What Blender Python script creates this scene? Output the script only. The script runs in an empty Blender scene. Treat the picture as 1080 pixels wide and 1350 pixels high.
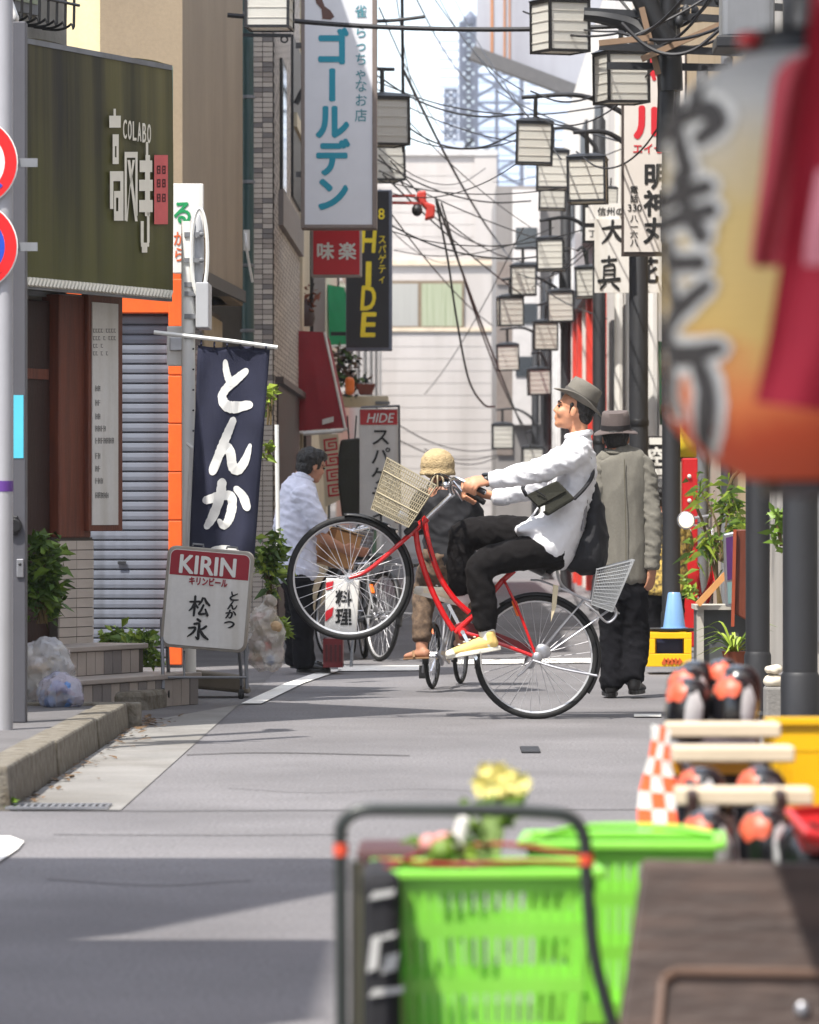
import bpy, math, random
from mathutils import Vector, Matrix, noise
from math import sin, cos, pi, radians, sqrt
random.seed(7)
SC = bpy.context.scene
COL = SC.collection

# ---------------------------------------------------------------- camera, sky, sun, exposure
CAM_H = 1.13          # the photographer crouches a little
FPX = 6000.0          # focal length in pixels of the 1080 x 1350 photograph (a long lens)
U0, V0 = 585.0, 675.0 # vanishing point of the street
cam = bpy.data.cameras.new('camera')
cam.lens = FPX / 1350 * 36
cam.sensor_width = 36
cam.shift_x = -45 / 1350
cam.clip_start = 0.5
cam.clip_end = 6000
cam.dof.use_dof = True
cam.dof.focus_distance = 26.2
cam.dof.aperture_fstop = 6.6
camo = bpy.data.objects.new('camera', cam)
camo.location = (0, 0, CAM_H)
camo.rotation_euler = (pi / 2, 0, 0)
COL.objects.link(camo)
SC.camera = camo
SUN_DIR = Vector((-0.62, -0.785, 0)).normalized()
ELEV = radians(60)
SUN_TO = Vector((SUN_DIR.x * cos(ELEV), SUN_DIR.y * cos(ELEV), sin(ELEV)))
W = bpy.data.worlds.new('World')
SC.world = W
W.use_nodes = True
wn = W.node_tree.nodes
sky = wn.new('ShaderNodeTexSky')
sky.sky_type = 'NISHITA'
sky.sun_disc = False
sky.sun_elevation = ELEV
sky.sun_rotation = math.atan2(SUN_DIR.x, SUN_DIR.y)
sky.air_density = 1.0
sky.dust_density = 2.0
sky.ozone_density = 1.0
wn['Background'].inputs['Strength'].default_value = 0.15
# thin bright high cloud over the whole sky
tcw = wn.new('ShaderNodeTexCoord'); nzw = wn.new('ShaderNodeTexNoise'); nzw.inputs['Scale'].default_value = 2.2; nzw.inputs['Detail'].default_value = 6
W.node_tree.links.new(tcw.outputs['Generated'], nzw.inputs['Vector'])
rgw = wn.new('ShaderNodeMapRange'); rgw.inputs[1].default_value, rgw.inputs[2].default_value, rgw.inputs[3].default_value, rgw.inputs[4].default_value = .3, .7, .25, .7
W.node_tree.links.new(nzw.outputs['Fac'], rgw.inputs[0])
mxw = wn.new('ShaderNodeMix'); mxw.data_type = 'RGBA'; mxw.inputs[7].default_value = (5.2, 5.5, 6.0, 1)
W.node_tree.links.new(rgw.outputs[0], mxw.inputs[0]); W.node_tree.links.new(sky.outputs[0], mxw.inputs[6])
W.node_tree.links.new(mxw.outputs[2], wn['Background'].inputs['Color'])
sun = bpy.data.lights.new('sun', 'SUN')
sun.energy = 3.3
sun.angle = radians(0.53)
sun.color = (1.0, 0.95, 0.87)
suno = bpy.data.objects.new('sun', sun)
suno.rotation_euler = (-SUN_TO).to_track_quat('-Z', 'Y').to_euler()
suno.location = (-20, -15, 60)
COL.objects.link(suno)
vs = SC.view_settings
vs.view_transform = 'Standard'
vs.look = 'None'
vs.exposure = 1.2
vs.gamma = 1.0
SC.display_settings.display_device = 'sRGB'
SC.cycles.max_bounces = 7
SC.cycles.transparent_max_bounces = 16
SC.cycles.use_denoising = True

# ---------------------------------------------------------------- helpers
def px(Y): return FPX / Y                                   # pixels per metre at distance Y
def P(u, v, Y): return Vector(((u - U0) * Y / FPX, Y, CAM_H - (v - V0) * Y / FPX))
def GY(v): return FPX * CAM_H / (v - V0)                    # distance of the ground seen at row v
def lin(c):
    out = []
    for x in c[:3]:
        x = x / 255.0
        out.append(x / 12.92 if x <= 0.04045 else ((x + 0.055) / 1.055) ** 2.4)
    return (out[0], out[1], out[2], 1.0)

MATS = {}
def mat(name, rgb, rough=0.6, var=0.12, scale=6.0, bump=0.0, bscale=60.0, metal=0.0, streak=None, rgb2=None,
        alpha=None, emit=None, trans=0.0, stretch=(1, 1, 1), spec=0.5, var2=0.0, scale2=40.0, sheen=0.0, coat=0.0, lo=0.4, hi=0.6):
    """procedural material: base colour varied by noise, optional second colour, streaks and relief"""
    if name in MATS: return MATS[name]
    m = bpy.data.materials.new(name)
    m.use_nodes = True
    nt = m.node_tree
    N, L = nt.nodes, nt.links
    b = N['Principled BSDF']
    b.inputs['Roughness'].default_value = rough
    b.inputs['Metallic'].default_value = metal
    b.inputs['Specular IOR Level'].default_value = spec
    if sheen: b.inputs['Sheen Weight'].default_value = sheen
    if coat: b.inputs['Coat Weight'].default_value = coat
    tc = N.new('ShaderNodeTexCoord')
    mp = N.new('ShaderNodeMapping')
    mp.inputs['Scale'].default_value = stretch
    L.new(tc.outputs['Object'], mp.inputs['Vector'])
    n1 = N.new('ShaderNodeTexNoise')
    n1.inputs['Scale'].default_value = scale
    n1.inputs['Detail'].default_value = 6
    n1.inputs['Roughness'].default_value = 0.6
    L.new(mp.outputs[0], n1.inputs['Vector'])
    base = lin(rgb)
    if rgb2 is None:
        k0, k1 = 1 - var, 1 + var
        c0 = tuple(min(1, x * k0) for x in base[:3]) + (1,)
        c1 = tuple(min(1, x * k1) for x in base[:3]) + (1,)
    else:
        c0, c1 = base, lin(rgb2)
    cr = N.new('ShaderNodeValToRGB')
    cr.color_ramp.elements[0].position = lo - 0.08
    cr.color_ramp.elements[1].position = hi + 0.08
    cr.color_ramp.elements[0].color = c0
    cr.color_ramp.elements[1].color = c1
    L.new(n1.outputs['Fac'], cr.inputs['Fac'])
    out = cr.outputs['Color']
    if var2:
        n2 = N.new('ShaderNodeTexNoise')
        n2.inputs['Scale'].default_value = scale2
        n2.inputs['Detail'].default_value = 4
        L.new(mp.outputs[0], n2.inputs['Vector'])
        r2 = N.new('ShaderNodeMapRange')
        r2.inputs[1].default_value, r2.inputs[2].default_value = 0.3, 0.7
        r2.inputs[3].default_value, r2.inputs[4].default_value = 1 - var2, 1 + var2
        L.new(n2.outputs['Fac'], r2.inputs[0])
        mx = N.new('ShaderNodeMix'); mx.data_type = 'RGBA'; mx.blend_type = 'MULTIPLY'
        mx.inputs[0].default_value = 1.0
        L.new(out, mx.inputs[6]); L.new(r2.outputs[0], mx.inputs[7])
        out = mx.outputs[2]
    if streak:
        col, amt, sx, sz = streak
        mp2 = N.new('ShaderNodeMapping')
        mp2.inputs['Scale'].default_value = (sx, sx, sz)
        L.new(tc.outputs['Object'], mp2.inputs['Vector'])
        n3 = N.new('ShaderNodeTexNoise')
        n3.inputs['Scale'].default_value = 1.0
        n3.inputs['Detail'].default_value = 5
        L.new(mp2.outputs[0], n3.inputs['Vector'])
        r3 = N.new('ShaderNodeMapRange')
        r3.inputs[1].default_value, r3.inputs[2].default_value = 0.45, 0.72
        r3.inputs[3].default_value, r3.inputs[4].default_value = 0.0, amt
        L.new(n3.outputs['Fac'], r3.inputs[0])
        mx = N.new('ShaderNodeMix'); mx.data_type = 'RGBA'
        L.new(r3.outputs[0], mx.inputs[0]); L.new(out, mx.inputs[6])
        mx.inputs[7].default_value = lin(col)
        out = mx.outputs[2]
    L.new(out, b.inputs['Base Color'])
    if bump:
        n4 = N.new('ShaderNodeTexNoise')
        n4.inputs['Scale'].default_value = bscale
        n4.inputs['Detail'].default_value = 5
        L.new(mp.outputs[0], n4.inputs['Vector'])
        bp = N.new('ShaderNodeBump')
        bp.inputs['Strength'].default_value = bump
        bp.inputs['Distance'].default_value = 0.02
        L.new(n4.outputs['Fac'], bp.inputs['Height'])
        L.new(bp.outputs[0], b.inputs['Normal'])
    if alpha is not None: b.inputs['Alpha'].default_value = alpha
    if trans: b.inputs['Transmission Weight'].default_value = trans
    if emit:
        b.inputs['Emission Color'].default_value = lin(emit[0])
        b.inputs['Emission Strength'].default_value = emit[1]
    MATS[name] = m
    return m

def tag(o, label=None, cat=None, group=None, kind=None):
    if label: o['label'] = label
    if cat: o['category'] = cat
    if group: o['group'] = group
    if kind: o['kind'] = kind
    return o
def thing(name, label, cat, loc=(0, 0, 0), group=None):
    o = bpy.data.objects.new(name, None)
    o.empty_display_size = 0.1
    o.location = loc
    COL.objects.link(o)
    return tag(o, label, cat, group)
def root_of(o):
    while o.parent: o = o.parent
    return o
def kids(o): return [c for c in bpy.data.objects if c.parent == o]
def copy_tree(o, parent=None, label=None):
    c = o.copy(); COL.objects.link(c)
    if parent: c.parent = parent
    if label: c['label'] = label
    for ch in kids(o): copy_tree(ch, c)
    return c

def cat_rom(pts, n):
    """smooth curve through points (tuples of any length)"""
    pts = [tuple(p) for p in pts]
    if len(pts) < 3: 
        return [tuple(a + (b - a) * k / n for a, b in zip(pts[0], pts[1])) for k in range(n + 1)]
    e = [tuple(2 * a - b for a, b in zip(pts[0], pts[1]))] + pts + [tuple(2 * a - b for a, b in zip(pts[-1], pts[-2]))]
    out = []
    for i in range(1, len(e) - 2):
        p0, p1, p2, p3 = e[i - 1:i + 3]
        for k in range(n):
            t = k / n
            out.append(tuple(0.5 * (2 * b + (c - a) * t + (2 * a - 5 * b + 4 * c - d) * t * t + (3 * b - a - 3 * c + d) * t ** 3)
                             for a, b, c, d in zip(p0, p1, p2, p3)))
    out.append(pts[-1])
    return out

class MB:
    def __init__(s): s.v, s.f, s.m, s.cur = [], [], [], 0
    def add(s, vs_, fs):
        b = len(s.v)
        s.v += [Vector(x) for x in vs_]
        for f in fs:
            s.f.append(tuple(i + b for i in f)); s.m.append(s.cur)
    def quad(s, a, b, c, d): s.add([a, b, c, d], [(0, 1, 2, 3)])
    def box(s, x0, x1, y0, y1, z0, z1):
        if x1 < x0: x0, x1 = x1, x0
        if y1 < y0: y0, y1 = y1, y0
        if z1 < z0: z0, z1 = z1, z0
        s.add([(x, y, z) for z in (z0, z1) for y in (y0, y1) for x in (x0, x1)],
              [(0, 2, 3, 1), (4, 5, 7, 6), (0, 1, 5, 4), (2, 6, 7, 3), (0, 4, 6, 2), (1, 3, 7, 5)])
        return s
    def obox(s, c, size, ax=None, ay=None, az=None):
        """box with its own axes"""
        c = Vector(c)
        ax = Vector(ax or (1, 0, 0)).normalized(); 
        az = Vector(az or (0, 0, 1)).normalized()
        ay = Vector(ay).normalized() if ay else az.cross(ax).normalized()
        h = [x / 2 for x in size]
        s.add([c + ax * h[0] * i + ay * h[1] * j + az * h[2] * k for k in (-1, 1) for j in (-1, 1) for i in (-1, 1)],
              [(0, 2, 3, 1), (4, 5, 7, 6), (0, 1, 5, 4), (2, 6, 7, 3), (0, 4, 6, 2), (1, 3, 7, 5)])
        return s
    def bar(s, a, b, w, h, up=(0, 0, 1)):
        a, b = Vector(a), Vector(b); d = (b - a)
        ax = d.normalized(); up = Vector(up)
        if abs(ax.dot(up)) > 0.98: up = Vector((0, 1, 0))
        ay = up.cross(ax).normalized(); az = ax.cross(ay)
        return s.obox((a + b) / 2, (d.length, w, h), ax, ay, az)
    def prism(s, pts, ext):
        pts = [Vector(p) for p in pts]; ext = Vector(ext); n = len(pts)
        s.add(pts + [p + ext for p in pts], [tuple(range(n))[::-1], tuple(range(n, 2 * n))] +
              [(i, (i + 1) % n, n + (i + 1) % n, n + i) for i in range(n)])
        return s
    def tube(s, pts, r, n=8, caps=True, ring=False):
        pts = [Vector(p) for p in pts]; k = len(pts)
        rs = r if isinstance(r, (list, tuple)) else [r] * k
        vs_, fs = [], []
        t0 = (pts[1] - pts[0]).normalized()
        a = Vector((0, 0, 1)) if abs(t0.z) < 0.9 else Vector((0, 1, 0))
        nrm = t0.cross(a).normalized()
        for i in range(k):
            if ring: t = (pts[(i + 1) % k] - pts[i - 1]).normalized()
            else: t = (pts[min(i + 1, k - 1)] - pts[max(i - 1, 0)]).normalized()
            nrm = (nrm - t * nrm.dot(t)).normalized()
            bn = t.cross(nrm)
            for j in range(n):
                q = 2 * pi * j / n
                vs_.append(pts[i] + (nrm * cos(q) + bn * sin(q)) * rs[i])
        for i in range(k if ring else k - 1):
            for j in range(n):
                i2 = (i + 1) % k
                fs.append((i * n + j, i * n + (j + 1) % n, i2 * n + (j + 1) % n, i2 * n + j))
        if caps and not ring:
            fs.append(tuple(range(n))[::-1]); fs.append(tuple((k - 1) * n + j for j in range(n)))
        s.add(vs_, fs)
        return s
    def etube(s, pts, rad, side=(0, 1, 0), n=14):
        """closed elliptical limb: rad = (a across, b along side) per point, round ends"""
        pts = [Vector(p) for p in pts]; side = Vector(side).normalized(); k = len(pts)
        P2, R2 = [], []
        t = (pts[1] - pts[0]).normalized()
        for q in (0.0, 0.5, 0.85):
            w = sin(math.acos(1 - q)) if q else 0.05
            P2.append(pts[0] - t * min(rad[0]) * (1 - q) * 0.75); R2.append((rad[0][0] * w, rad[0][1] * w))
        for p, r in zip(pts, rad): P2.append(p); R2.append(r)
        t = (pts[-1] - pts[-2]).normalized()
        for q in (0.85, 0.5, 0.0):
            w = sin(math.acos(1 - q)) if q else 0.05
            P2.append(pts[-1] + t * min(rad[-1]) * (1 - q) * 0.75); R2.append((rad[-1][0] * w, rad[-1][1] * w))
        K = len(P2); vs_, fs = [], []
        for i in range(K):
            t = (P2[min(i + 1, K - 1)] - P2[max(i - 1, 0)]).normalized()
            sd = (side - t * side.dot(t)).normalized(); n1 = t.cross(sd).normalized()
            for j in range(n):
                q = 2 * pi * j / n
                vs_.append(P2[i] + n1 * R2[i][0] * cos(q) + sd * R2[i][1] * sin(q))
        for i in range(K - 1):
            for j in range(n):
                fs.append((i * n + j, i * n + (j + 1) % n, (i + 1) * n + (j + 1) % n, (i + 1) * n + j))
        fs.append(tuple(range(n))[::-1]); fs.append(tuple((K - 1) * n + j for j in range(n)))
        s.add(vs_, fs)
        return s
    def limb(s, pts, rads, side=(0, 1, 0), sub=5, n=14):
        """smooth limb through joints, rads = number or (a, b)"""
        rr = [r if isinstance(r, tuple) else (r, r) for r in rads]
        c = cat_rom([tuple(p) + r for p, r in zip([tuple(q) for q in pts], rr)], sub)
        return s.etube([x[:3] for x in c], [(max(.004, x[3]), max(.004, x[4])) for x in c], side, n)
    def ell(s, c, r, M=None, n=14, m=9):
        c = Vector(c); M = M or Matrix.Identity(3)
        r = r if isinstance(r, (tuple, list)) else (r, r, r)
        vs_ = [c + M @ Vector((0, 0, -r[2]))]; fs = []
        for i in range(1, m):
            q = -pi / 2 + pi * i / m
            for j in range(n):
                w = 2 * pi * j / n
                vs_.append(c + M @ Vector((r[0] * cos(q) * cos(w), r[1] * cos(q) * sin(w), r[2] * sin(q))))
        vs_.append(c + M @ Vector((0, 0, r[2])))
        for j in range(n): fs.append((0, 1 + (j + 1) % n, 1 + j))
        for i in range(m - 2):
            for j in range(n):
                a = 1 + i * n
                fs.append((a + j, a + (j + 1) % n, a + n + (j + 1) % n, a + n + j))
        L_ = len(vs_) - 1; a = 1 + (m - 2) * n
        for j in range(n): fs.append((a + j, a + (j + 1) % n, L_))
        s.add(vs_, fs)
        return s
    def lathe(s, prof, c=(0, 0, 0), ax=(0, 0, 1), n=24, sx=1.0, closed=False, ref=None):
        """profile of (radius, height) turned about an axis; sx stretches along ref"""
        c = Vector(c); az = Vector(ax).normalized()
        a = Vector(ref) if ref is not None else (Vector((1, 0, 0)) if abs(az.x) < 0.9 else Vector((0, 1, 0)))
        e1 = (a - az * a.dot(az)).normalized(); e2 = az.cross(e1)
        vs_, fs = [], []; k = len(prof)
        for r, h in prof:
            for j in range(n):
                q = 2 * pi * j / n
                vs_.append(c + e1 * r * sx * cos(q) + e2 * r * sin(q) + az * h)
        for i in range(k if closed else k - 1):
            for j in range(n):
                i2 = (i + 1) % k
                fs.append((i * n + j, i * n + (j + 1) % n, i2 * n + (j + 1) % n, i2 * n + j))
        if not closed:
            if prof[0][0] > 1e-5: fs.append(tuple(range(n))[::-1])
            if prof[-1][0] > 1e-5: fs.append(tuple((k - 1) * n + j for j in range(n)))
        s.add(vs_, fs)
        return s
    def mesh(s, name, mats, off=(0, 0, 0), smooth=False, ang=40):
        me = bpy.data.meshes.new(name)
        off = Vector(off)
        me.from_pydata([tuple(x - off) for x in s.v], [], s.f)
        for mm in (mats if isinstance(mats, (list, tuple)) else [mats]): me.materials.append(mm)
        if any(s.m): me.polygons.foreach_set('material_index', s.m)
        if smooth:
            me.polygons.foreach_set('use_smooth', [True] * len(me.polygons))
            me.set_sharp_from_angle(angle=radians(ang))
        me.update()
        return me
    def build(s, name, mats, parent=None, smooth=False, bevel=0.0, at=None, label=None, cat=None, group=None, kind=None, ang=40, seg=2):
        off = Vector(at) if at is not None else (root_of(parent).location if parent else Vector((0, 0, 0)))
        o = bpy.data.objects.new(name, s.mesh(name, mats, off, smooth, ang))
        COL.objects.link(o)
        if parent: o.parent = parent
        else: o.location = off
        if bevel:
            bm_ = o.modifiers.new('bevel', 'BEVEL'); bm_.width = bevel; bm_.segments = seg
            bm_.limit_method = 'ANGLE'; bm_.angle_limit = radians(35); bm_.harden_normals = False
        return tag(o, label, cat, group, kind)

def struct(name, mb, m, **k): return mb.build(name, m, kind='structure', **k)
def link_mesh(name, me, parent, loc=None, label=None, kind=None, mtx=None):
    o = bpy.data.objects.new(name, me); COL.objects.link(o); o.parent = parent
    if mtx is not None: o.matrix_local = mtx
    elif loc is not None: o.location = loc
    return tag(o, label, None, None, kind)

def remesh(mb, voxel, smooth=2, disp=None):
    """one continuous skin from overlapping closed pieces; disp(p, n) moves it along its normals. returns a new MB"""
    me = mb.mesh('tmp', [])
    o = bpy.data.objects.new('tmp', me); COL.objects.link(o)
    r = o.modifiers.new('r', 'REMESH'); r.mode = 'VOXEL'; r.voxel_size = voxel; r.adaptivity = 0
    if smooth:
        q = o.modifiers.new('s', 'SMOOTH'); q.factor = 0.5; q.iterations = smooth
    dg = bpy.context.evaluated_depsgraph_get()
    ev = o.evaluated_get(dg); m2 = ev.to_mesh()
    out = MB()
    vv = [v.co.copy() for v in m2.vertices]; nn = [v.normal.copy() for v in m2.vertices]
    ff = [tuple(p.vertices) for p in m2.polygons]
    if disp: vv = [a + b * disp(a, b) for a, b in zip(vv, nn)]
    out.add(vv, ff)
    ev.to_mesh_clear()
    bpy.data.objects.remove(o); bpy.data.meshes.remove(me)
    return out

# ---------------------------------------------------------------- lettering
GL = {}
def glyph(ch, off=0.0):
    k = (ch, round(off, 3))
    if k in GL: return GL[k]
    cu = bpy.data.curves.new('g', 'FONT'); cu.body = ch; cu.size = 1; cu.resolution_u = 3; cu.offset = off
    o = bpy.data.objects.new('g', cu); COL.objects.link(o)
    dg = bpy.context.evaluated_depsgraph_get()
    me = bpy.data.meshes.new_from_object(o.evaluated_get(dg))
    GL[k] = ([(v.co.x, v.co.y) for v in me.vertices], [tuple(p.vertices) for p in me.polygons])
    bpy.data.objects.remove(o); bpy.data.curves.remove(cu); bpy.data.meshes.remove(me)
    return GL[k]
def _stamp(mb, q, fs, mapf, r):
    """bold print: the glyph laid down several times, each a hair above the last"""
    cu_ = sum(a for a, b in q) / len(q); cv_ = sum(b for a, b in q) / len(q); e = max(abs(q[0][0] - cu_), .01)
    a, b, c = mapf(cu_, cv_), mapf(cu_ + e, cv_), mapf(cu_, cv_ + e); n = -(b - a).cross(c - a).normalized()
    offs = [(0, 0)] + ([] if r <= 0 else [(r * cos(pi * k / 4), r * sin(pi * k / 4)) for k in range(8)])
    for i, (dx, dy) in enumerate(offs): mb.add([mapf(x + dx, y + dy) + n * .00018 * i for x, y in q], fs)
def char(mb, ch, mapf, u, v, w, h, off=0.02, rot=False, shear=0.0, tight=False):
    """one character centred on (u, v), in the units of mapf(u, v)"""
    vs_, fs = glyph(ch)
    if not vs_: return
    if tight:
        xs = [a for a, b in vs_]; ys = [b for a, b in vs_]
        x0, x1, y0, y1 = min(xs), max(xs), min(ys), max(ys)
        q = [((a - (x0 + x1) / 2) / (x1 - x0), (b - (y0 + y1) / 2) / (y1 - y0)) for a, b in vs_]
    else: q = [(a - 0.5, b - 0.38) for a, b in vs_]
    if rot: q = [(b, -a) for a, b in q]
    _stamp(mb, [(u + (a + shear * b) * w, v - b * h) for a, b in q], fs, mapf, off * (w + h) / 2)
def vtext(mb, s, mapf, u, v0, v1, w=None, off=0.02, shear=0.0):
    n = len(s); h = (v1 - v0) / n; w = w or h
    for i, ch in enumerate(s): char(mb, ch, mapf, u, v0 + h * (i + .5), w, h, off, rot=ch in 'ー-')
def htext(mb, s, mapf, u0, u1, v, h, off=0.02, shear=0.0):
    vs_, fs = glyph(s)
    xs = [a for a, b in vs_]; ys = [b for a, b in vs_]
    x0, x1, y0, y1 = min(xs), max(xs), min(ys), max(ys)
    _stamp(mb, [(u0 + (u1 - u0) * (a - x0) / (x1 - x0) + shear * (b - (y0 + y1) / 2) / (y1 - y0) * h, v - h * ((b - y0) / (y1 - y0) - .5)) for a, b in vs_], fs, mapf, off * h * 1.3)
def front(Y, lift=0.004): return lambda u, v: P(u, v, Y) + Vector((0, -lift, 0))
def onplane(p0, n, lift=0.0):
    """pixel -> point of a plane through p0"""
    n = Vector(n).normalized(); p0 = Vector(p0); o = Vector((0, 0, CAM_H))
    def f(u, v):
        d = P(u, v, 1.0) - o
        return o + d * ((p0 - o).dot(n) / d.dot(n)) + n * lift
    return f
BRUSH = {
 'と': [[(.28, .0, .06), (.31, .2, .085), (.40, .45, .09)], [(.84, .20, .07), (.6, .36, .1), (.33, .54, .1), (.2, .72, .11), (.3, .9, .12), (.55, .95, .12), (.95, .88, .08)]],
 'ん': [[(.58, .0, .07), (.43, .3, .095), (.28, .62, .1), (.12, .97, .09)], [(.14, .95, .06), (.3, .62, .085), (.44, .52, .1), (.52, .64, .1), (.56, .86, .11), (.68, .93, .1), (.84, .75, .09), (.95, .46, .04)]],
 'か': [[(.04, .42, .09), (.33, .33, .1), (.57, .32, .105), (.62, .5, .1), (.55, .8, .1), (.43, .95, .08), (.33, .84, .05)], [(.4, .02, .1), (.35, .35, .1), (.2, .75, .1), (.06, .98, .07)], [(.7, .16, .07), (.86, .32, .1), (.95, .55, .09)]],
 'つ': [[(.06, .42, .08), (.45, .25, .11), (.8, .3, .115), (.92, .5, .12), (.75, .77, .1), (.42, .95, .05)]],
 'や': [[(.05, .52, .1), (.4, .36, .11), (.75, .3, .11), (.9, .45, .11), (.7, .62, .09)], [(.47, .04, .09), (.56, .2, .09)], [(.23, .2, .1), (.4, .6, .11), (.56, .98, .11)]],
 'き': [[(.15, .25, .1), (.82, .13, .1)], [(.1, .5, .1), (.87, .38, .1)], [(.4, .0, .1), (.6, .4, .1), (.77, .67, .1)], [(.25, .68, .1), (.33, .9, .1), (.77, .94, .1)]],
 'り': [[(.24, .08, .1), (.2, .4, .11), (.32, .6, .07)], [(.7, .05, .1), (.79, .4, .115), (.7, .72, .11), (.42, .98, .06)]],
 '松': [[(.02, .32, .05), (.48, .27, .06)], [(.26, .02, .06), (.27, .5, .07), (.26, .98, .06)], [(.25, .36, .06), (.15, .6, .06), (.01, .76, .03)], [(.29, .4, .05), (.43, .58, .06)], [(.64, .08, .06), (.58, .25, .06), (.46, .44, .04)], [(.72, .08, .05), (.82, .26, .07), (.99, .42, .06)], [(.7, .42, .06), (.6, .68, .06), (.52, .88, .06), (.9, .82, .06)], [(.8, .62, .05), (.93, .92, .07)]],
 '永': [[(.42, .0, .06), (.56, .1, .07)], [(.3, .24, .06), (.52, .22, .06), (.52, .6, .07), (.52, .92, .07), (.4, .84, .03)], [(.06, .45, .05), (.36, .42, .06), (.26, .66, .06), (.04, .86, .03)], [(.86, .3, .06), (.72, .42, .06), (.58, .48, .04)], [(.56, .45, .05), (.74, .74, .08), (.98, .92, .05)]],
 '大': [[(.08, .36, .07), (.5, .3, .08), (.92, .28, .08)], [(.5, .02, .07), (.46, .4, .08), (.3, .72, .08), (.06, .96, .04)], [(.52, .4, .06), (.7, .72, .1), (.96, .92, .07)]],
 '真': [[(.2, .14, .06), (.8, .1, .06)], [(.5, .0, .06), (.5, .24, .06)], [(.3, .3, .05), (.28, .68, .05)], [(.3, .3, .05), (.7, .27, .06), (.72, .68, .06)], [(.32, .42, .04), (.7, .4, .04)], [(.32, .54, .04), (.7, .53, .04)], [(.06, .74, .07), (.94, .68, .07)], [(.36, .8, .06), (.14, .98, .04)], [(.62, .8, .06), (.9, .98, .06)]],
}
def brush(mb, ch, mapf, u, v, w, h, k=1.0, step=0.0005, nrm=None):
    """hand-brushed character: flat ribbons of varying width with round ends, each stroke a hair above the last"""
    for si, st in enumerate(BRUSH[ch]):
        c = cat_rom(st, 7)
        left, right = [], []
        for i, (x, y, r) in enumerate(c):
            a, b = c[max(i - 1, 0)], c[min(i + 1, len(c) - 1)]
            dx, dy = b[0] - a[0], b[1] - a[1]; l = sqrt(dx * dx + dy * dy) or 1
            nx, ny = -dy / l, dx / l; r = r * k * (0.93 + 0.14 * random.random())
            left.append((x + nx * r, y + ny * r)); right.append((x - nx * r, y - ny * r))
        def cap(i, sgn):
            x, y, r = c[i]; a, b = c[max(i - 1, 0)], c[min(i + 1, len(c) - 1)]
            ang = math.atan2(b[1] - a[1], b[0] - a[0]) + (0 if sgn > 0 else pi)
            return [(x + r * k * .8 * cos(ang + q), y + r * k * .8 * sin(ang + q)) for q in (-.9, -.3, .3, .9)]
        def M(p):
            q = mapf(u + (p[0] - .5) * w, v + (p[1] - .5) * h)
            return q + (nrm or Vector((0, -1, 0))) * step * si
        n = len(c)
        mb.add([M(p) for p in left + right], [(i, i + 1, n + i + 1, n + i) for i in range(n - 1)])
        ce = cap(n - 1, 1); mb.add([M(right[-1])] + [M(p) for p in ce] + [M(left[-1])], [(0, 1, 2, 3, 4, 5)])
        cs = cap(0, -1); mb.add([M(left[0])] + [M(p) for p in cs] + [M(right[0])], [(0, 1, 2, 3, 4, 5)])

def leaves(mb, n, where, size, up=0.3, droop=0.0, aspect=2.2):
    """n leaf blades, each a folded diamond; where() gives a position"""
    for i in range(n):
        p = where()
        d = Vector((random.gauss(0, 1), random.gauss(0, 1), random.gauss(0, 1) * .6 + up)).normalized()
        q = d.cross(Vector((random.gauss(0, 1), random.gauss(0, 1), random.gauss(0, 1)))).normalized()
        l = size * random.uniform(.4, 1.5); w = l / aspect / 2 * random.uniform(.8, 1.25)
        nn = d.cross(q)
        a, b = p, p + d * l - Vector((0, 0, droop * l))
        m = p + d * l * .45
        mb.add([a, m + q * w + nn * w * .4, b, m - q * w + nn * w * .4], [(0, 1, 2), (0, 2, 3)])

def each(name, m, parent, fns, smooth=False, bevel=0.0):
    """one object per piece: fns is a list of functions that draw into a fresh MB"""
    out = []
    for fn in fns:
        q = MB(); fn(q); out.append(q.build(name, m, parent, smooth=smooth, bevel=bevel))
    return out
def Bx(*a): return lambda q: q.box(*a)
def Tb(*a): return lambda q: q.tube(*a)
# ---------------------------------------------------------------- materials
asphalt = mat('asphalt', (111, 109, 111), .92, .13, .9, .5, 70, var2=.3, scale2=64, streak=((78, 76, 78), .5, .55, .55))
asphalt2 = mat('old asphalt', (98, 96, 97), .9, .2, 2, .4, 120, var2=.14, scale2=140)
concrete = mat('concrete', (127, 125, 122), .9, .14, 2.5, .25, 50, var2=.08, scale2=60, streak=((92, 86, 76), .5, 1.2, .6))
curbstone = mat('mossy curb', (122, 117, 107), .92, .2, 14, .4, 60, rgb2=(82, 74, 60), lo=.42, hi=.62, var2=.15)
whitepaint = mat('road paint', (226, 224, 218), .8, .06, 9, .2, 80, rgb2=(186, 183, 177), lo=.56, hi=.75)
beige = mat('beige render', (224, 208, 166), .9, .06, 1.2, .08, 90, streak=((178, 156, 112), .4, 3, .25), var2=.05)
greyrend = mat('grey brown render', (146, 130, 108), .9, .08, 1.5, .08, 90, streak=((112, 98, 82), .4, 1.1, .12), var2=.06)
greywall = mat('grey wall', (142, 138, 130), .9, .1, 1.5, .2, 40, streak=((100, 95, 88), .5, 4, .3))
tileA = mat('tile light', (188, 178, 168), .55, .1, 3, .1, 60)
tileB = mat('tile mid', (158, 148, 140), .55, .12, 3, .1, 60)
tileC = mat('tile grey', (122, 116, 114), .55, .12, 3, .1, 60)
grout = mat('grout', (84, 78, 72), .95, .1)
cream = mat('cream wall', (214, 200, 172), .85, .08, 1.5, .1, 40, streak=((150, 132, 104), .4, 4, .3))
whitewall = mat('white siding', (184, 178, 174), .8, .05, 1, .05, 40, streak=((152, 144, 138), .5, 2, .12))
orange = mat('orange paint', (226, 92, 24), .55, .09, 4, .05, 40, streak=((140, 60, 26), .5, 7, .5), var2=.06)
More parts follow.
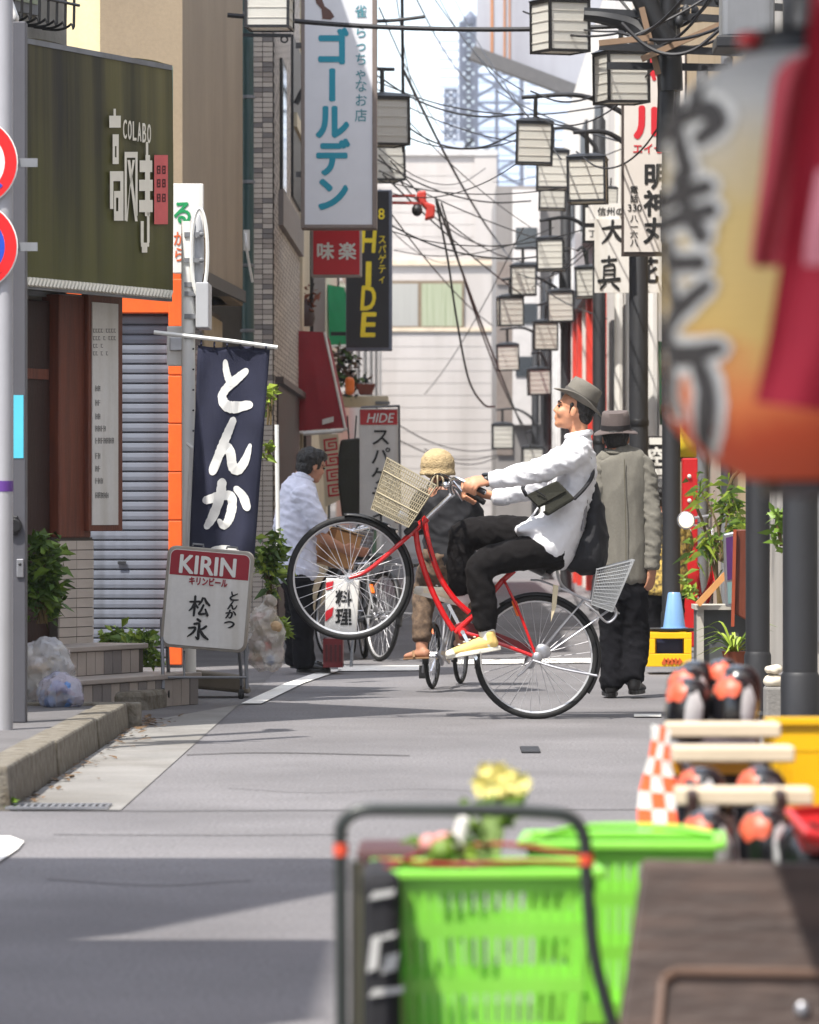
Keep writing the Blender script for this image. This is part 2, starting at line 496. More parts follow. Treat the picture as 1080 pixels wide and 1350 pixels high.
shutterm = mat('shutter steel', (116, 121, 132), .45, .08, 2, .08, 20, metal=.25, streak=((78, 78, 84), .5, 7, .5), var2=.06, scale2=6)
wood = mat('brown wood', (118, 58, 36), .5, .2, 3, .25, 20, stretch=(9, 9, .7), rgb2=(76, 34, 23), lo=.35, hi=.7)
woodd = mat('dark wood', (48, 25, 20), .5, .2, 3, .2, 20, stretch=(9, 9, .7))
plankm = mat('pale wood', (214, 198, 172), .6, .08, 3, .1, 30, stretch=(1, 8, 8))
tarpm = mat('weathered green tarp', (24, 20, 16), .6, .2, 1.3, .06, 30, rgb2=(60, 58, 22), lo=.42, hi=.64, stretch=(3.2, 3.2, .3), streak=((116, 108, 62), .75, 4.5, .1), var2=.45, scale2=3.2)
tarpside = mat('pale green tarp side', (156, 176, 162), .6, .12, 3, streak=((110, 120, 90), .5, 6, .4))
pink = mat('pinkish red print', (206, 92, 92), .6, .08)
cream_ink = mat('cream print', (226, 220, 204), .6, .05)
white = mat('white paint', (226, 226, 222), .45, .04, 4)
whitep = mat('white plastic', (216, 214, 210), .42, .05, 3, .03, 30, streak=((176, 168, 152), .45, 9, .8), var2=.03)
lampw = mat('lamp pane white', (240, 238, 230), .5, .03, 3)
_n = lampw.node_tree.nodes; _l = lampw.node_tree.links; _oi = _n.new('ShaderNodeObjectInfo'); _rr = _n.new('ShaderNodeMapRange'); _rr.inputs[3].default_value, _rr.inputs[4].default_value = .78, 1.0; _l.new(_oi.outputs['Random'], _rr.inputs[0]); _mm = _n.new('ShaderNodeMix'); _mm.data_type = 'RGBA'; _mm.blend_type = 'MULTIPLY'; _mm.inputs[0].default_value = 1; _b0 = _n['Principled BSDF'].inputs['Base Color']; _l.new(_b0.links[0].from_socket, _mm.inputs[6]); _l.new(_rr.outputs[0], _mm.inputs[7]); _l.new(_mm.outputs[2], _b0); _tr = _n.new('ShaderNodeBsdfTranslucent'); _tr.inputs['Color'].default_value = (.92, .9, .86, 1); _mx = _n.new('ShaderNodeMixShader'); _mx.inputs[0].default_value = .5
lampw.node_tree.links.new(_n['Principled BSDF'].outputs[0], _mx.inputs[1]); lampw.node_tree.links.new(_tr.outputs[0], _mx.inputs[2]); lampw.node_tree.links.new(_mx.outputs[0], _n['Material Output'].inputs['Surface'])
black = mat('black paint', (22, 22, 24), .45, .1)
ink = mat('black ink', (18, 18, 20), .6, .05)
darkgrey = mat('dark grey steel', (32, 33, 37), .55, .12, 4, .05, 30, streak=((52, 52, 55), .4, 7, .4))
midgrey = mat('grey steel', (116, 118, 122), .45, .1, 4, .05, 30, streak=((78, 76, 74), .5, 7, .5))
chrome = mat('chrome', (216, 216, 220), .22, .05, metal=1.0)
alu = mat('polished rim', (206, 206, 208), .35, .05, metal=.55)
steel = mat('dull steel', (176, 176, 180), .35, .1, 10, metal=.85)
red = mat('red enamel', (196, 18, 24), .25, .06, coat=.5)
redp = mat('red plastic', (186, 26, 30), .4, .07)
redsign = mat('red sign', (196, 30, 44), .5, .05)
kirinred = mat('dark red band', (150, 22, 40), .5, .06)
teal = mat('teal letters', (0, 140, 164), .5, .04)
greenp = mat('green print', (20, 140, 80), .5, .05)
blue = mat('blue enamel', (30, 70, 180), .4, .05)
signred = mat('traffic red', (222, 24, 26), .4, .05)
navycloth = mat('navy cloth', (36, 39, 60), .92, .1, 6, .25, 200, streak=((58, 60, 84), .45, 3, .5))
maroon = mat('maroon awning', (140, 20, 34), .7, .1, 3, .1, 60)
greenaw = mat('green awning', (14, 138, 86), .6, .1, 3, .1, 40)
glass = mat('window glass', (52, 58, 64), .08, .1, spec=.8)
curtain = mat('curtain', (132, 142, 112), .9, .12, 2, stretch=(14, 14, .3), rgb2=(168, 172, 150))
yellowp = mat('yellow plastic', (238, 186, 14), .4, .06)
limep = mat('lime plastic', (132, 210, 70), .4, .07, 3, streak=((150, 214, 90), .4, 9, 3))
rubber = mat('tyre rubber', (24, 24, 25), .75, .15)
wire = mat('cable rubber', (26, 25, 28), .6, .1)
leafm = mat('leaf green', (78, 112, 34), .55, .3, 6, rgb2=(118, 142, 48), lo=.35, hi=.65)
leafd = mat('leaf dark green', (48, 78, 30), .55, .3, 6, rgb2=(88, 116, 44), lo=.35, hi=.65)
leafy = mat('leaf yellow green', (150, 166, 54), .55, .2, 6, rgb2=(104, 132, 40))
stemm = mat('stem', (96, 80, 48), .8, .2)
terracotta = mat('terracotta', (140, 74, 48), .8, .15)
cardboard = mat('cardboard', (176, 130, 84), .8, .08, 3, streak=((150, 108, 66), .4, 5, 5))
pipe_green = mat('dark green pipe', (44, 72, 72), .4, .1, streak=((70, 90, 86), .4, 8, .6))
skin = mat('skin', (198, 140, 108), .55, .06, 12, .05, 60)
skin2 = mat('tanned skin', (170, 120, 94), .55, .06, 12, .05, 60)
hairm = mat('black hair', (22, 19, 18), .5, .3, 60, .4, 90)
shirtw = mat('white shirt', (216, 216, 220), .88, .03, 6, .2, 28)
shirtl = mat('shade tinted white shirt', (204, 206, 222), .85, .05, 6, .12, 40)  # cool tint of shade put into the white cloth colour
trousersb = mat('black trousers', (21, 19, 20), .95, .15, 10, .15, 60, spec=.2)
navytr = mat('dark navy trousers', (15, 15, 20), .95, .15, 10, .15, 60, spec=.2)
blazer = mat('grey khaki blazer', (110, 107, 99), .92, .06, 60, .1, 180, var2=.08, scale2=200)
hatgrey = mat('grey felt', (110, 106, 98), .9, .08, 14, .15, 120)
hatbrown = mat('brown grey felt', (92, 82, 80), .9, .08, 14, .15, 120)
hatbeige = mat('beige straw', (178, 156, 118), .9, .14, 30, .6, 90)
yshoe = mat('yellow canvas', (232, 200, 122), .8, .08, 10, .1, 80)
pshoe = mat('pale tan canvas', (244, 236, 206), .8, .08, 10, .1, 80)
solew = mat('white rubber sole', (226, 222, 208), .6, .05)
bshoe = mat('black leather', (20, 19, 20), .35, .1)
olive = mat('olive canvas', (36, 36, 26), .85, .12, 20, .15, 120)
blackbag = mat('black canvas', (24, 24, 29), .8, .12, 20, .15, 90)

# ---------------------------------------------------------------- ground, road, sidewalk
m = MB(); m.box(-500, 500, -60, 1500, -3, -.05)
struct('ground', m, concrete)
m = MB()
m.quad((-60, -20, 0), (60, -20, 0), (60, 17.2, 0), (-60, 17.2, 0))
m.quad((-1.22, 17.2, 0), (2.4, 17.2, 0), (2.4, 140, 0), (-1.22, 140, 0))
m.quad((-8, 140, 0), (9, 140, 0), (9, 148, 0), (-8, 148, 0))
struct('road', m, asphalt)
m = MB(); m.quad((-1.64, 17.25, .004), (-1.22, 17.2, .004), (-1.20, 26.6, .004), (-1.63, 24.4, .004))
struct('gutter', m, concrete)
m = MB(); m.quad((-2.6, 24.1, .002), (-1.63, 24.4, .002), (-1.19, 26.6, .002), (-1.19, 140, .002)); m.v.append(Vector((-2.6, 140, .002))); m.f[-1] = (0, 1, 2, 3, 4)
struct('roadside_apron', m, asphalt2)
# white road markings, 4 mm sheets
def marking(name, pts):
    mm = MB(); mm.add([Vector((p[0], p[1], .008)) for p in pts], [tuple(range(len(pts)))])
    struct(name, mm, whitepaint)
def gp(u, v):
    Y = GY(v); return ((u - U0) * Y / FPX, Y)
marking('edge_line', [gp(318, 929), gp(345, 929), gp(400, 902), gp(452, 884), gp(428, 884), gp(372, 904)])
marking('stop_line', [gp(446, 886), gp(556, 885), gp(556, 878.5), gp(446, 879)])
marking('stop_line', [gp(600, 877), gp(856, 874), gp(856, 868), gp(600, 871)])
marking('dash_line', [gp(836, 946.5), gp(872, 946.5), gp(872, 943), gp(836, 943)])
marking('corner_line', [gp(-60, 1105), gp(14, 1105), gp(32, 1112), gp(24, 1122), gp(0, 1138), gp(-60, 1166)])
# drain grate across the gutter end
t = thing('drain_grate', 'steel drain grate set across the end of the concrete gutter', 'drain', (-1.47, 17.32, .006))
m = MB(); m.box(-1.66, -1.27, 17.22, 17.26, .005, .014); m.box(-1.66, -1.27, 17.42, 17.46, .005, .014)
m.build('frame', steel, t)
me = None
for k in range(15):
    m = MB(); x = -1.65 + k * .026; m.box(x, x + .012, 17.26, 17.42, .004, .013)
    m.build('bar', midgrey, t)
m = MB(); m.box(-1.65, -1.28, 17.26, 17.42, .0045, .0052); m.build('pit_shade', ink, t)  # flat black sheet, stands for the dark under the bars
# small iron cover in the road
m = MB(); x, y = gp(699, 990); m.box(x - .045, x + .045, y - .22, y + .22, 0, .012); m.build('valve_cover', darkgrey, None, at=(x, y, 0), label='small dark iron valve cover set in the asphalt', cat='valve cover', bevel=.004)
# sidewalk
m = MB(); m.box(-9, -1.80, 17.35, 24.0, -.05, .115)
struct('sidewalk', m, asphalt2)
y = 17.3
for k, L_ in enumerate((1.0, 1.15, 1.1, 1.2, 1.1, .95)):
    h0, h1 = .165 - .006 * k, .165 - .006 * (k + 1)
    m = MB(); xo = random.uniform(-.006, .006)
    m.prism([(-1.80, y, -.04), (-1.64 + xo, y, -.04), (-1.655 + xo, y, h0), (-1.80, y, h0)], (0, L_ - .012, 0))
    m.build('curb_stone', curbstone, None, at=(-1.72, y + L_ / 2, 0), bevel=.012, kind='structure')
    y += L_
for k in range(3):
    m = MB(); x = -2.78 + k * .4; m.box(x, x + .39, 23.82, 23.98, -.04, .13); m.build('curb_stone', curbstone, None, at=(x, 23.9, 0), bevel=.012, kind='structure')
# second short kerb in front of the steps
m = MB(); m.prism([(-2.25, 25.6, -.04), (-1.68, 25.9, -.04), (-1.60, 26.3, -.04), (-1.66, 26.8, -.04), (-2.3, 26.6, -.04)], (0, 0, .15))
m.build('curb_stone', curbstone, None, at=(-2, 26.2, 0), bevel=.03, kind='structure')
# cracks and seams, with cable shadows drawn as thin dark lines
def seam(pts, w, name='seam_and_shadow_line'):
    mm = MB()
    c = cat_rom(pts, 8); vs_ = []
    for i, p in enumerate(c):
        j = random.uniform(-w, w) * .5
        vs_ += [(p[0] - 0, p[1] - w + j, .004), (p[0], p[1] + w + j, .004)]
    mm.add(vs_, [(2 * i, 2 * i + 2, 2 * i + 3, 2 * i + 1) for i in range(len(c) - 1)])
    struct(name, mm, mat('seam and shadow dark', (52, 50, 50), .85, .2))
seam([gp(-20, 1069) + (0,), gp(200, 1070) + (0,), gp(460, 1069) + (0,), gp(900, 1068) + (0,)], .012)  # shadow of a cable, painted as a dark line
seam([gp(70, 1101) + (0,), gp(300, 1102) + (0,), gp(460, 1101) + (0,)], .01)
seam([gp(246, 996) + (0,), gp(350, 993) + (0,), gp(540, 997) + (0,)], .02)

seam([gp(300, 1040) + (0,), gp(420, 1046) + (0,), gp(560, 1041) + (0,), gp(700, 1049) + (0,)], .006)
seam([gp(560, 960) + (0,), gp(600, 975) + (0,), gp(640, 1004) + (0,), gp(660, 1060) + (0,)], .004)
seam([gp(60, 1160) + (0,), gp(200, 1168) + (0,), gp(330, 1162) + (0,)], .008)
# dry leaf litter and grit gathered in the gutter
m = MB()
for k in range(170):
    x, y = -1.63 + abs(random.gauss(0, .07)), random.uniform(17.6, 24.6) if k % 2 else random.gauss(24.0, .5)
    q = random.uniform(0, 6.3); l = random.uniform(.012, .035); d, e = Vector((cos(q), sin(q), random.uniform(-.1, .3))) * l, Vector((-sin(q), cos(q), random.uniform(0, .4))) * l * .5
    c = Vector((x, y, .012)); m.add([c - d, c + e, c + d, c - e + Vector((0, 0, .004))], [(0, 1, 2, 3)])
m.build('leaf_litter', mat('dry leaves', (112, 84, 54), .8, .3, 20, rgb2=(70, 58, 42)), None, at=(-1.6, 21, 0), kind='stuff')
# ---------------------------------------------------------------- left side: building with the big tarp awning
D = Vector((.4206, .9072, 0)); NN = Vector((.9072, -.4206, 0))       # along its front, and out of it
T0 = Vector((-2.38, 25.5, 0))
def TP(t, z, out=0.0): return T0 + D * t + NN * out + Vector((0, 0, z))
def slab(mb, t0, t1, z0, z1, o0, o1):
    mb.prism([TP(t0, z0, o0), TP(t1, z0, o0), TP(t1, z0, o1), TP(t0, z0, o1)], (0, 0, z1 - z0)); return mb
A = thing('corner_shop', 'grey corner shop with wooden doors and barred upper window behind the green awning', 'building', (-3.2, 26, 0))
m = MB(); slab(m, -2.2, 1.28, 0, 5.4, -4.0, -.42); m.build('wall', greywall, A)
m = MB(); slab(m, -.5, .98, .35, 2.36, -.42, -.36); dr = m.build('door', woodd, A, bevel=.01)
m = MB(); slab(m, .16, .19, .4, 2.3, -.36, -.345); slab(m, .58, .6, .4, 2.3, -.36, -.345); slab(m, -.2, .93, 1.9, 1.96, -.36, -.34); m.build('door_rail', wood, dr)
m = MB(); slab(m, .98, 1.36, .98, 2.40, -.42, -.30); m.build('panel', wood, A, bevel=.008)
m = MB(); slab(m, .98, 1.40, .34, .98, -.44, -.315); pl = m.build('pillar', grout, A)
bt = MB(); bt.obox((0, 0, 0), (.198, .012, .052), D, NN, (0, 0, 1)); btm = bt.mesh('brick', tileA)
for r in range(11):
    for c in range(2):
        bt2 = link_mesh('brick', btm, pl, TP(1.09 + c * .206, .37 + r * .0565, -.31) - A.location + Vector((0, 0, 0)))
        bt2.location += NN * random.uniform(-.001, .002)
# steps of ribbed tiles
for k, (z0, z1, o0, o1, t1) in enumerate(((0, .19, -.42, .34, 1.5), (.19, .36, -.42, .06, 1.36))):
    m = MB(); slab(m, -.6, t1, z0, z1 - .03, o0, o1 - .012); st = m.build('step', grout, A)
    m = MB(); slab(m, -.6, t1 + .02, z1 - .03, z1, o0, o1 + .015); m.build('nosing', tileB, st, bevel=.006)
    for j in range(int((t1 + .6) / .105)):
        tt = -.6 + j * .105
        m = MB(); slab(m, tt + .004, tt + .101, z0 + .004, z1 - .034, o1 - .012, o1 + random.uniform(-.001, .002)); m.build('tile', random.choice((tileB, tileB, tileC)), st)
# upper window with curved bars
m = MB(); slab(m, .0, .92, 4.02, 5.2, -.42, -.395); wf = m.build('window', midgrey, A)
m = MB(); slab(m, .05, .42, 4.08, 5.15, -.395, -.385); slab(m, .47, .88, 4.08, 5.15, -.395, -.385); m.build('pane', curtain, wf)
for k in range(11):
    t_ = -.02 + k * .1
    m = MB(); m.tube(cat_rom([TP(t_, 5.2, -.2), TP(t_, 4.05, -.2), TP(t_, 3.97, -.22), TP(t_, 3.94, -.3), TP(t_, 3.95, -.41)], 4), .008, 6); m.build('bar', black, A, smooth=True)
m = MB()
for z in (4.08, 4.9): m.tube([TP(-.05, z, -.19), TP(1.02, z, -.19)], .009, 6)
m.build('rail', black, A, smooth=True)

m = MB(); m.box(-4.4, -3.15, 27.6, 29.0, 0, 9.2); m.build('shade_block', greywall, A)  # added out of view to throw shade on the man with the box
# algae creeping up the lower hem and near edge of the cloth, broken by the weave
_t = tarpm.node_tree; _N, _L = _t.nodes, _t.links; _b = _N['Principled BSDF']; _src = _b.inputs['Base Color'].links[0].from_socket
_tc = _N.new('ShaderNodeTexCoord'); _sp = _N.new('ShaderNodeSeparateXYZ'); _L.new(_tc.outputs['Object'], _sp.inputs[0])
_mp = _N.new('ShaderNodeMapping'); _mp.inputs['Scale'].default_value = (7, 7, .8); _L.new(_tc.outputs['Object'], _mp.inputs['Vector'])
_nz = _N.new('ShaderNodeTexNoise'); _nz.inputs['Scale'].default_value = 1.0; _nz.inputs['Detail'].default_value = 5; _L.new(_mp.outputs[0], _nz.inputs['Vector'])
_ad = _N.new('ShaderNodeMath'); _ad.operation = 'MULTIPLY_ADD'; _ad.inputs[1].default_value = -.55; _L.new(_sp.outputs['Z'], _ad.inputs[0]); _L.new(_nz.outputs['Fac'], _ad.inputs[2])
_r = _N.new('ShaderNodeMapRange'); _r.inputs[1].default_value, _r.inputs[2].default_value, _r.inputs[4].default_value = -.05, .55, .8; _L.new(_ad.outputs[0], _r.inputs[0])
_m = _N.new('ShaderNodeMix'); _m.data_type = 'RGBA'; _m.inputs[7].default_value = lin((80, 80, 26)); _L.new(_r.outputs[0], _m.inputs[0]); _L.new(_src, _m.inputs[6]); _L.new(_m.outputs[2], _b.inputs['Base Color'])
AW = thing('fabric_awning', 'large brown green weathered fabric awning with cream shop lettering over wooden doors', 'awning', TP(.9, 2.4))
rows, colsn = 14, 34
m = MB(); vs_ = []
def tz(t_): return 3.79 + .015 * sin(5 * t_)
for i in range(rows + 1):
    for j in range(colsn + 1):
        t_ = 1.82 * j / colsn; q = i / rows
        sag = .018 * sin(q * pi) * (.4 + .6 * noise.noise((t_ * 3, 0, 1)))
        vs_.append(TP(t_, 2.44 + (tz(t_) - 2.44) * q, -.012 * (q) + sag * .6 + .006 * noise.noise((t_ * 9, q, 5))))
m.add(vs_, [(i * (colsn + 1) + j, i * (colsn + 1) + j + 1, (i + 1) * (colsn + 1) + j + 1, (i + 1) * (colsn + 1) + j) for i in range(rows) for j in range(colsn)])
fr_ = m.build('front_cloth', tarpm, AW, smooth=True)
m = MB(); m.quad(TP(0, 2.44), TP(0, 3.79), TP(-.02, 3.79, -.4), TP(-.02, 2.44, -.4)); sd_ = m.build('side_cloth', tarpside, AW)
m = MB(); m.quad(TP(1.82, 2.44), TP(1.82, 3.79), TP(1.84, 3.79, -.4), TP(1.84, 2.44, -.4)); m.build('side_cloth', tarpside, AW)
m = MB(); m.quad(TP(0, 3.785, -.01), TP(1.82, 3.785, -.01), TP(1.82, 3.83, -.4), TP(0, 3.83, -.4)); m.build('top_cloth', tarpm, AW)
m = MB(); sl = onplane(TP(-.004, 0), -D, .003)
for v0, v1 in ((190, 257),): m.quad(TP(-.02, 3.20, -.05) - D * .004, TP(-.02, 3.20, -.3) - D * .004, TP(-.02, 2.92, -.3) - D * .004, TP(-.02, 2.92, -.05) - D * .004)
m.build('print', pink, sd_)
# frame and the rolled rope edge
m = MB()
for z in (2.40, 3.78):
    for o in (-.02, -.4): m.bar(TP(0, z, o), TP(1.82, z, o), .03, .03)
for t_ in (.0, .6, 1.2, 1.82): m.bar(TP(t_, 2.4, -.4), TP(t_, 3.78, -.4), .03, .03)
m.build('frame', midgrey, AW)
for k in range(44):
    t_ = .02 + k * .0408
    m = MB(); a = TP(t_, 2.425, .008); m.tube([a - D * .015 + Vector((0, 0, -.022)), a + D * .015 + Vector((0, 0, .022))], .011, 6); m.build('lacing', cream_ink, AW, smooth=True)
# logo, drawn where the photograph shows it on the cloth
tp = onplane(TP(0, 0, .016), NN)
def Z2(x, y): return tp(x / 3.376, y / 3.376)
m = MB()
def rect(mm, x0, y0, x1, y1, mp=Z2, nx=3, ny=3):
    vs2 = [mp(x0 + (x1 - x0) * i / nx, y0 + (y1 - y0) * j / ny) for j in range(ny + 1) for i in range(nx + 1)]
    mm.add(vs2, [(j * (nx + 1) + i, j * (nx + 1) + i + 1, (j + 1) * (nx + 1) + i + 1, (j + 1) * (nx + 1) + i) for j in range(ny) for i in range(nx)])
for r in ((506, 484, 516, 515), (487, 515, 538, 568), (502, 598, 529, 650), (502, 650, 512, 700), (519, 650, 529, 700), (502, 700, 529, 730),
          (490, 762, 550, 806), (490, 806, 505, 930), (536, 806, 550, 982), (508, 850, 536, 880), (508, 880, 517, 940), (527, 880, 536, 940), (508, 940, 536, 982),
          (555, 676, 613, 702), (555, 702, 565, 982), (603, 702, 613, 960),
          (650, 632, 660, 690), (622, 714, 678, 766), (648, 690, 668, 715), (646, 766, 668, 800), (620, 800, 680, 850), (646, 850, 668, 890), (620, 890, 680, 944), (646, 944, 668, 962),
          (627, 984, 640, 1080), (655, 944, 666, 1080), (628, 1080, 664, 1098), (632, 1098, 656, 1124)):
    rect(m, *r, nx=1, ny=1)
m.add([Z2(568, 712), Z2(580, 712), Z2(613, 985), Z2(602, 985)], [(0, 1, 2, 3)])
m.add([Z2(590, 712), Z2(601, 712), Z2(578, 850), Z2(568, 985), Z2(562, 985)], [(0, 1, 2, 3, 4)])
for i, ch in enumerate('COLABO'): char(m, ch, Z2, 556 + i * 21.5, 575 + i * 4, 15, 84, .02, tight=True)
m.build('lettering', cream_ink, fr_)
m = MB(); rect(m, 687, 690, 748, 998, nx=1, ny=1); m.build('print', pink, fr_)
m = MB()
tp2 = onplane(TP(0, 0, .019), NN)
def Z3(x, y): return tp2(x / 3.376, y / 3.376)
for cy in (755, 815, 880):
    for cx in (707, 730): 
        for dx, dy, w, h in ((-7, -18, 4, 36), (4, -18, 4, 36), (-7, -18, 14, 6), (-7, -2, 14, 5), (-7, 13, 14, 6)): rect(m, cx + dx, cy + dy, cx + dx + w, cy + dy + h, Z3, 1, 1)
m.build('small_lettering', mat('dark red ink', (84, 20, 28)), fr_)

# white menu board on the pillar
MBd = thing('menu_board', 'tall white menu board in a brown frame beside the steel shutter', 'sign', TP(1.5, 1, -.3))
mb0 = onplane(TP(1.36, 0, -.27), NN)
def mq(mm, u0, v0, u1, v1, d0, d1):
    a, b, c, d = mb0(u0, v0), mb0(u1, v0), mb0(u1, v1), mb0(u0, v1)
    a.z = b.z; d.z = c.z
    mm.prism([a + NN * d0, b + NN * d0, c + NN * d0, d + NN * d0], NN * (d1 - d0))
m = MB(); mq(m, 117, 390, 162, 700, -.05, 0); m.build('frame', wood, MBd, bevel=.006)
m = MB(); mq(m, 121, 401, 155, 692, 0, .006); m.build('board', whitep, MBd)
m = MB(); ml = onplane(TP(1.36, 0, -.262), NN)
for i, v in enumerate((436, 446, 456, 466)):
    for j in range(9):
        if random.random() < (.9, .8, .55, .5)[i] and j < (9, 9, 6, 6)[i]: rect(m, 122.5 + j * 3.4, v - 2.6, 122.5 + j * 3.4 + 2.6, v - 1.8, ml, 1, 1); rect(m, 123 + j * 3.4, v - 1.5, 123.8 + j * 3.4, v + 2.5, ml, 1, 1); rect(m, 124.2 + j * 3.4, v + 1.6, 125.6 + j * 3.4, v + 2.5, ml, 1, 1)
for i, v in enumerate((512, 531, 549, 565, 581, 601, 618, 634, 653)):
    for j in range((2, 2, 2, 4, 7, 2, 2, 3, 5)[i]):
        x = 126 + j * 3.6
        rect(m, x, v - 4, x + .8, v + 4, ml, 1, 1); rect(m, x + 1, v - 4 + random.random() * 2, x + 2.9, v - 3, ml, 1, 1); rect(m, x + 1, v - .5, x + 2.7, v + .4, ml, 1, 1)
        if random.random() < .7: rect(m, x + 1.9, v - 3, x + 2.6, v + 3.6, ml, 1, 1)
m.build('lettering', mat('grey ink', (96, 94, 92)), MBd)

# ---------------------------------------------------------------- shutter shop and beige house
B = thing('shutter_shop', 'beige house over a closed grey steel shutter with orange surround', 'building', (-2.6, 33, 0))
ym = 33.0
m = MB(); m.box(-5, -1.90, ym + .12, ym + 7, 2.95, 8.2); m.build('wall', beige, B)
m = MB(); m.box(-5, -1.995, ym + .1, ym + .5, 0, 2.95); m.build('shutter_recess', darkgrey, B)
X0, X1 = -3.1, -1.995
n = 36; h = 2.56 / n
m = MB(); m.box(X0, X1, ym + .06, ym + .09, .0, 2.57); shp = m.build('shutter', mat('shutter gap', (50, 52, 60), .6), B)
m = MB(); m.prism([(X0, 0, .006), (X0, -.010, .010), (X0, -.013, h * .5), (X0, -.010, h - .010), (X0, 0, h - .004)], (X1 - X0, 0, 0)); slm = m.mesh('slat', shutterm, smooth=False)
for k in range(n): link_mesh('slat', slm, shp, Vector((0, ym + .06 + random.uniform(-.001, .001), k * h)) - B.location)
m = MB(); a = P(155, 742, ym); m.box(a.x, a.x + .06, ym + .02, ym + .04, a.z - .012, a.z + .012); m.build('handle', darkgrey, shp)
m = MB(); m.box(-3.1, -1.90, ym - .05, ym + .1, 2.57, 2.90); m.build('lintel', orange, B, bevel=.008)
m = MB()
for k in range(8): m.box(-1.992, -1.895, ym - .06, ym + .1, k * .35 + .02 + .003, k * .35 + .367)
m.build('column_panel', orange, B, bevel=.006)
m = MB(); m.box(-1.985, -1.9, ym - .03, ym + .1, 0.02, 2.56); m.build('column', mat('dark orange', (150, 60, 18)), B)
# its side wall in grey-brown render
S0, S1 = Vector((-1.90, 33.1, 0)), Vector((-1.775, 40.2, 0)); sdv = (S1 - S0); snn = Vector((sdv.y, -sdv.x, 0)).normalized()
def SP(q, z, o=0): return S0 + sdv * q + snn * o + Vector((0, 0, z))
m = MB(); m.prism([SP(.0, 2.95, .0), SP(1, 2.95, 0), SP(1, 2.95, -.6), SP(.0, 2.95, -.6)], (0, 0, 5.2)); m.build('side_wall', greyrend, B)
m = MB(); m.prism([SP(.0, 2.86, .03), SP(1, 2.98, .03), SP(1, 2.98, -.2), SP(.0, 2.86, -.2)], (0, 0, .1)); m.build('ledge', darkgrey, B)
m = MB(); m.prism([SP(.02, 0, -.2), SP(1, 0, -.2), SP(1, 0, -.6), SP(.02, 0, -.6)], (0, 0, 2.86)); m.build('lower_wall', mat('dark shop front', (60, 50, 44), .7), B)
m = MB(); m.prism([SP(.3, 2.1, -.17), SP(.62, 2.1, -.17), SP(.62, 2.1, -.2), SP(.3, 2.1, -.2)], (0, 0, .76)); m.build('window', glass, B)
m = MB(); m.prism([SP(.66, 2.2, -.17), SP(.98, 2.2, -.17), SP(.98, 2.2, -.2), SP(.66, 2.2, -.2)], (0, 0, .6)); m.build('panel', mat('pale stone', (166, 152, 128), .8, .1), B)
m = MB(); m.prism([SP(.25, 3.25, .0), SP(.32, 3.25, .0), SP(.32, 3.25, .02), SP(.25, 3.25, .02)], (0, 0, .1)); m.build('vent_cap', cream, B)
m = MB(); m.tube([SP(.02, 5.75, .02), SP(.02, 5.75, .06)], .04, 10); m.build('vent_cap', cream, B)
m = MB(); m.prism([SP(.2, 5.7, .0), SP(.3, 5.7, .0), SP(.3, 5.7, .05), SP(.2, 5.7, .05)], (0, 0, .5)); m.build('wall_box', black, B)
# white sign with green letter
sg = thing('shop_sign', 'white sign with a green kana letter behind the pole, above the orange lintel', 'sign', P(248, 300, 32.2))
ys = 32.2
def pbox(mm, u0, v0, u1, v1, y0, y1, Yref=None):
    Yr = Yref or y0; a, b = P(u0, v0, Yr), P(u1, v1, Yr); mm.box(a.x, b.x, y0, y1, b.z, a.z); return mm
m = MB(); pbox(m, 228, 242, 268, 360, ys, ys + .1); m.build('panel', whitep, sg, bevel=.005)
m = MB(); char(m, 'る', front(ys), 241, 280, 28, 34, .03); m.build('lettering', greenp, sg)
m = MB(); vtext(m, 'から', front(ys), 236, 304, 346, 15, .02); m.build('small_lettering', mat('orange ink', (200, 90, 40)), sg)

# ---------------------------------------------------------------- tiled building
TB = thing('tiled_building', 'narrow building clad in grey and brown tiles beside the green drainpipe', 'building', (-1.7, 42, 0))
ty = 41.0; tx0, tx1 = -1.83, -1.535
E1 = Vector((tx1, ty, 0)); E2 = Vector((-1.50, 47.4, 0)); edv = E2 - E1; enn = Vector((edv.y, -edv.x, 0)).normalized()
def EP(q, z, o=0): return E1 + edv * q + enn * o + Vector((0, 0, z))
m = MB(); m.prism([(tx0 - 2, ty + .012, 0), (tx1 - .006, ty + .012, 0), EP(1, 0, -.006), EP(1, 0, -2.0)], (0, 0, 8.6)); tw = m.build('wall', grout, TB)
tw_, th_ = .0925, .0455
tms = []
for mm_ in (tileA, tileA, tileB, tileC):
    q = MB(); q.box(.003, tw_ - .003, 0, .012, .003, th_ - .003); tms.append(q.mesh('tile', mm_))
z = 2.0; r = 0; cnt = 0
while z < 5.95:
    for c in range(3):
        if c == 1 and (r % 2): mmk = random.choice(tms)
        else: mmk = random.choice(tms[:3]) if random.random() < .8 else tms[3]
        link_mesh('tile', mmk, tw, Vector((tx1 - .283 + c * (tw_ + .001), ty + random.uniform(-.001, .001), z)) - TB.location); cnt += 1
    z += th_; r += 1
q = MB(); rr = 0
for z0 in [x * th_ for x in range(0, 44)] + [5.96 + x * th_ for x in range(58)]:
    for c in range(3): q.box(tx1 - .283 + c * .0935 + .003, tx1 - .283 + c * .0935 + .0895, ty, ty + .012, z0 + .003, z0 + th_ - .003)
q.build('tile_courses', tileA, TB, kind='stuff')
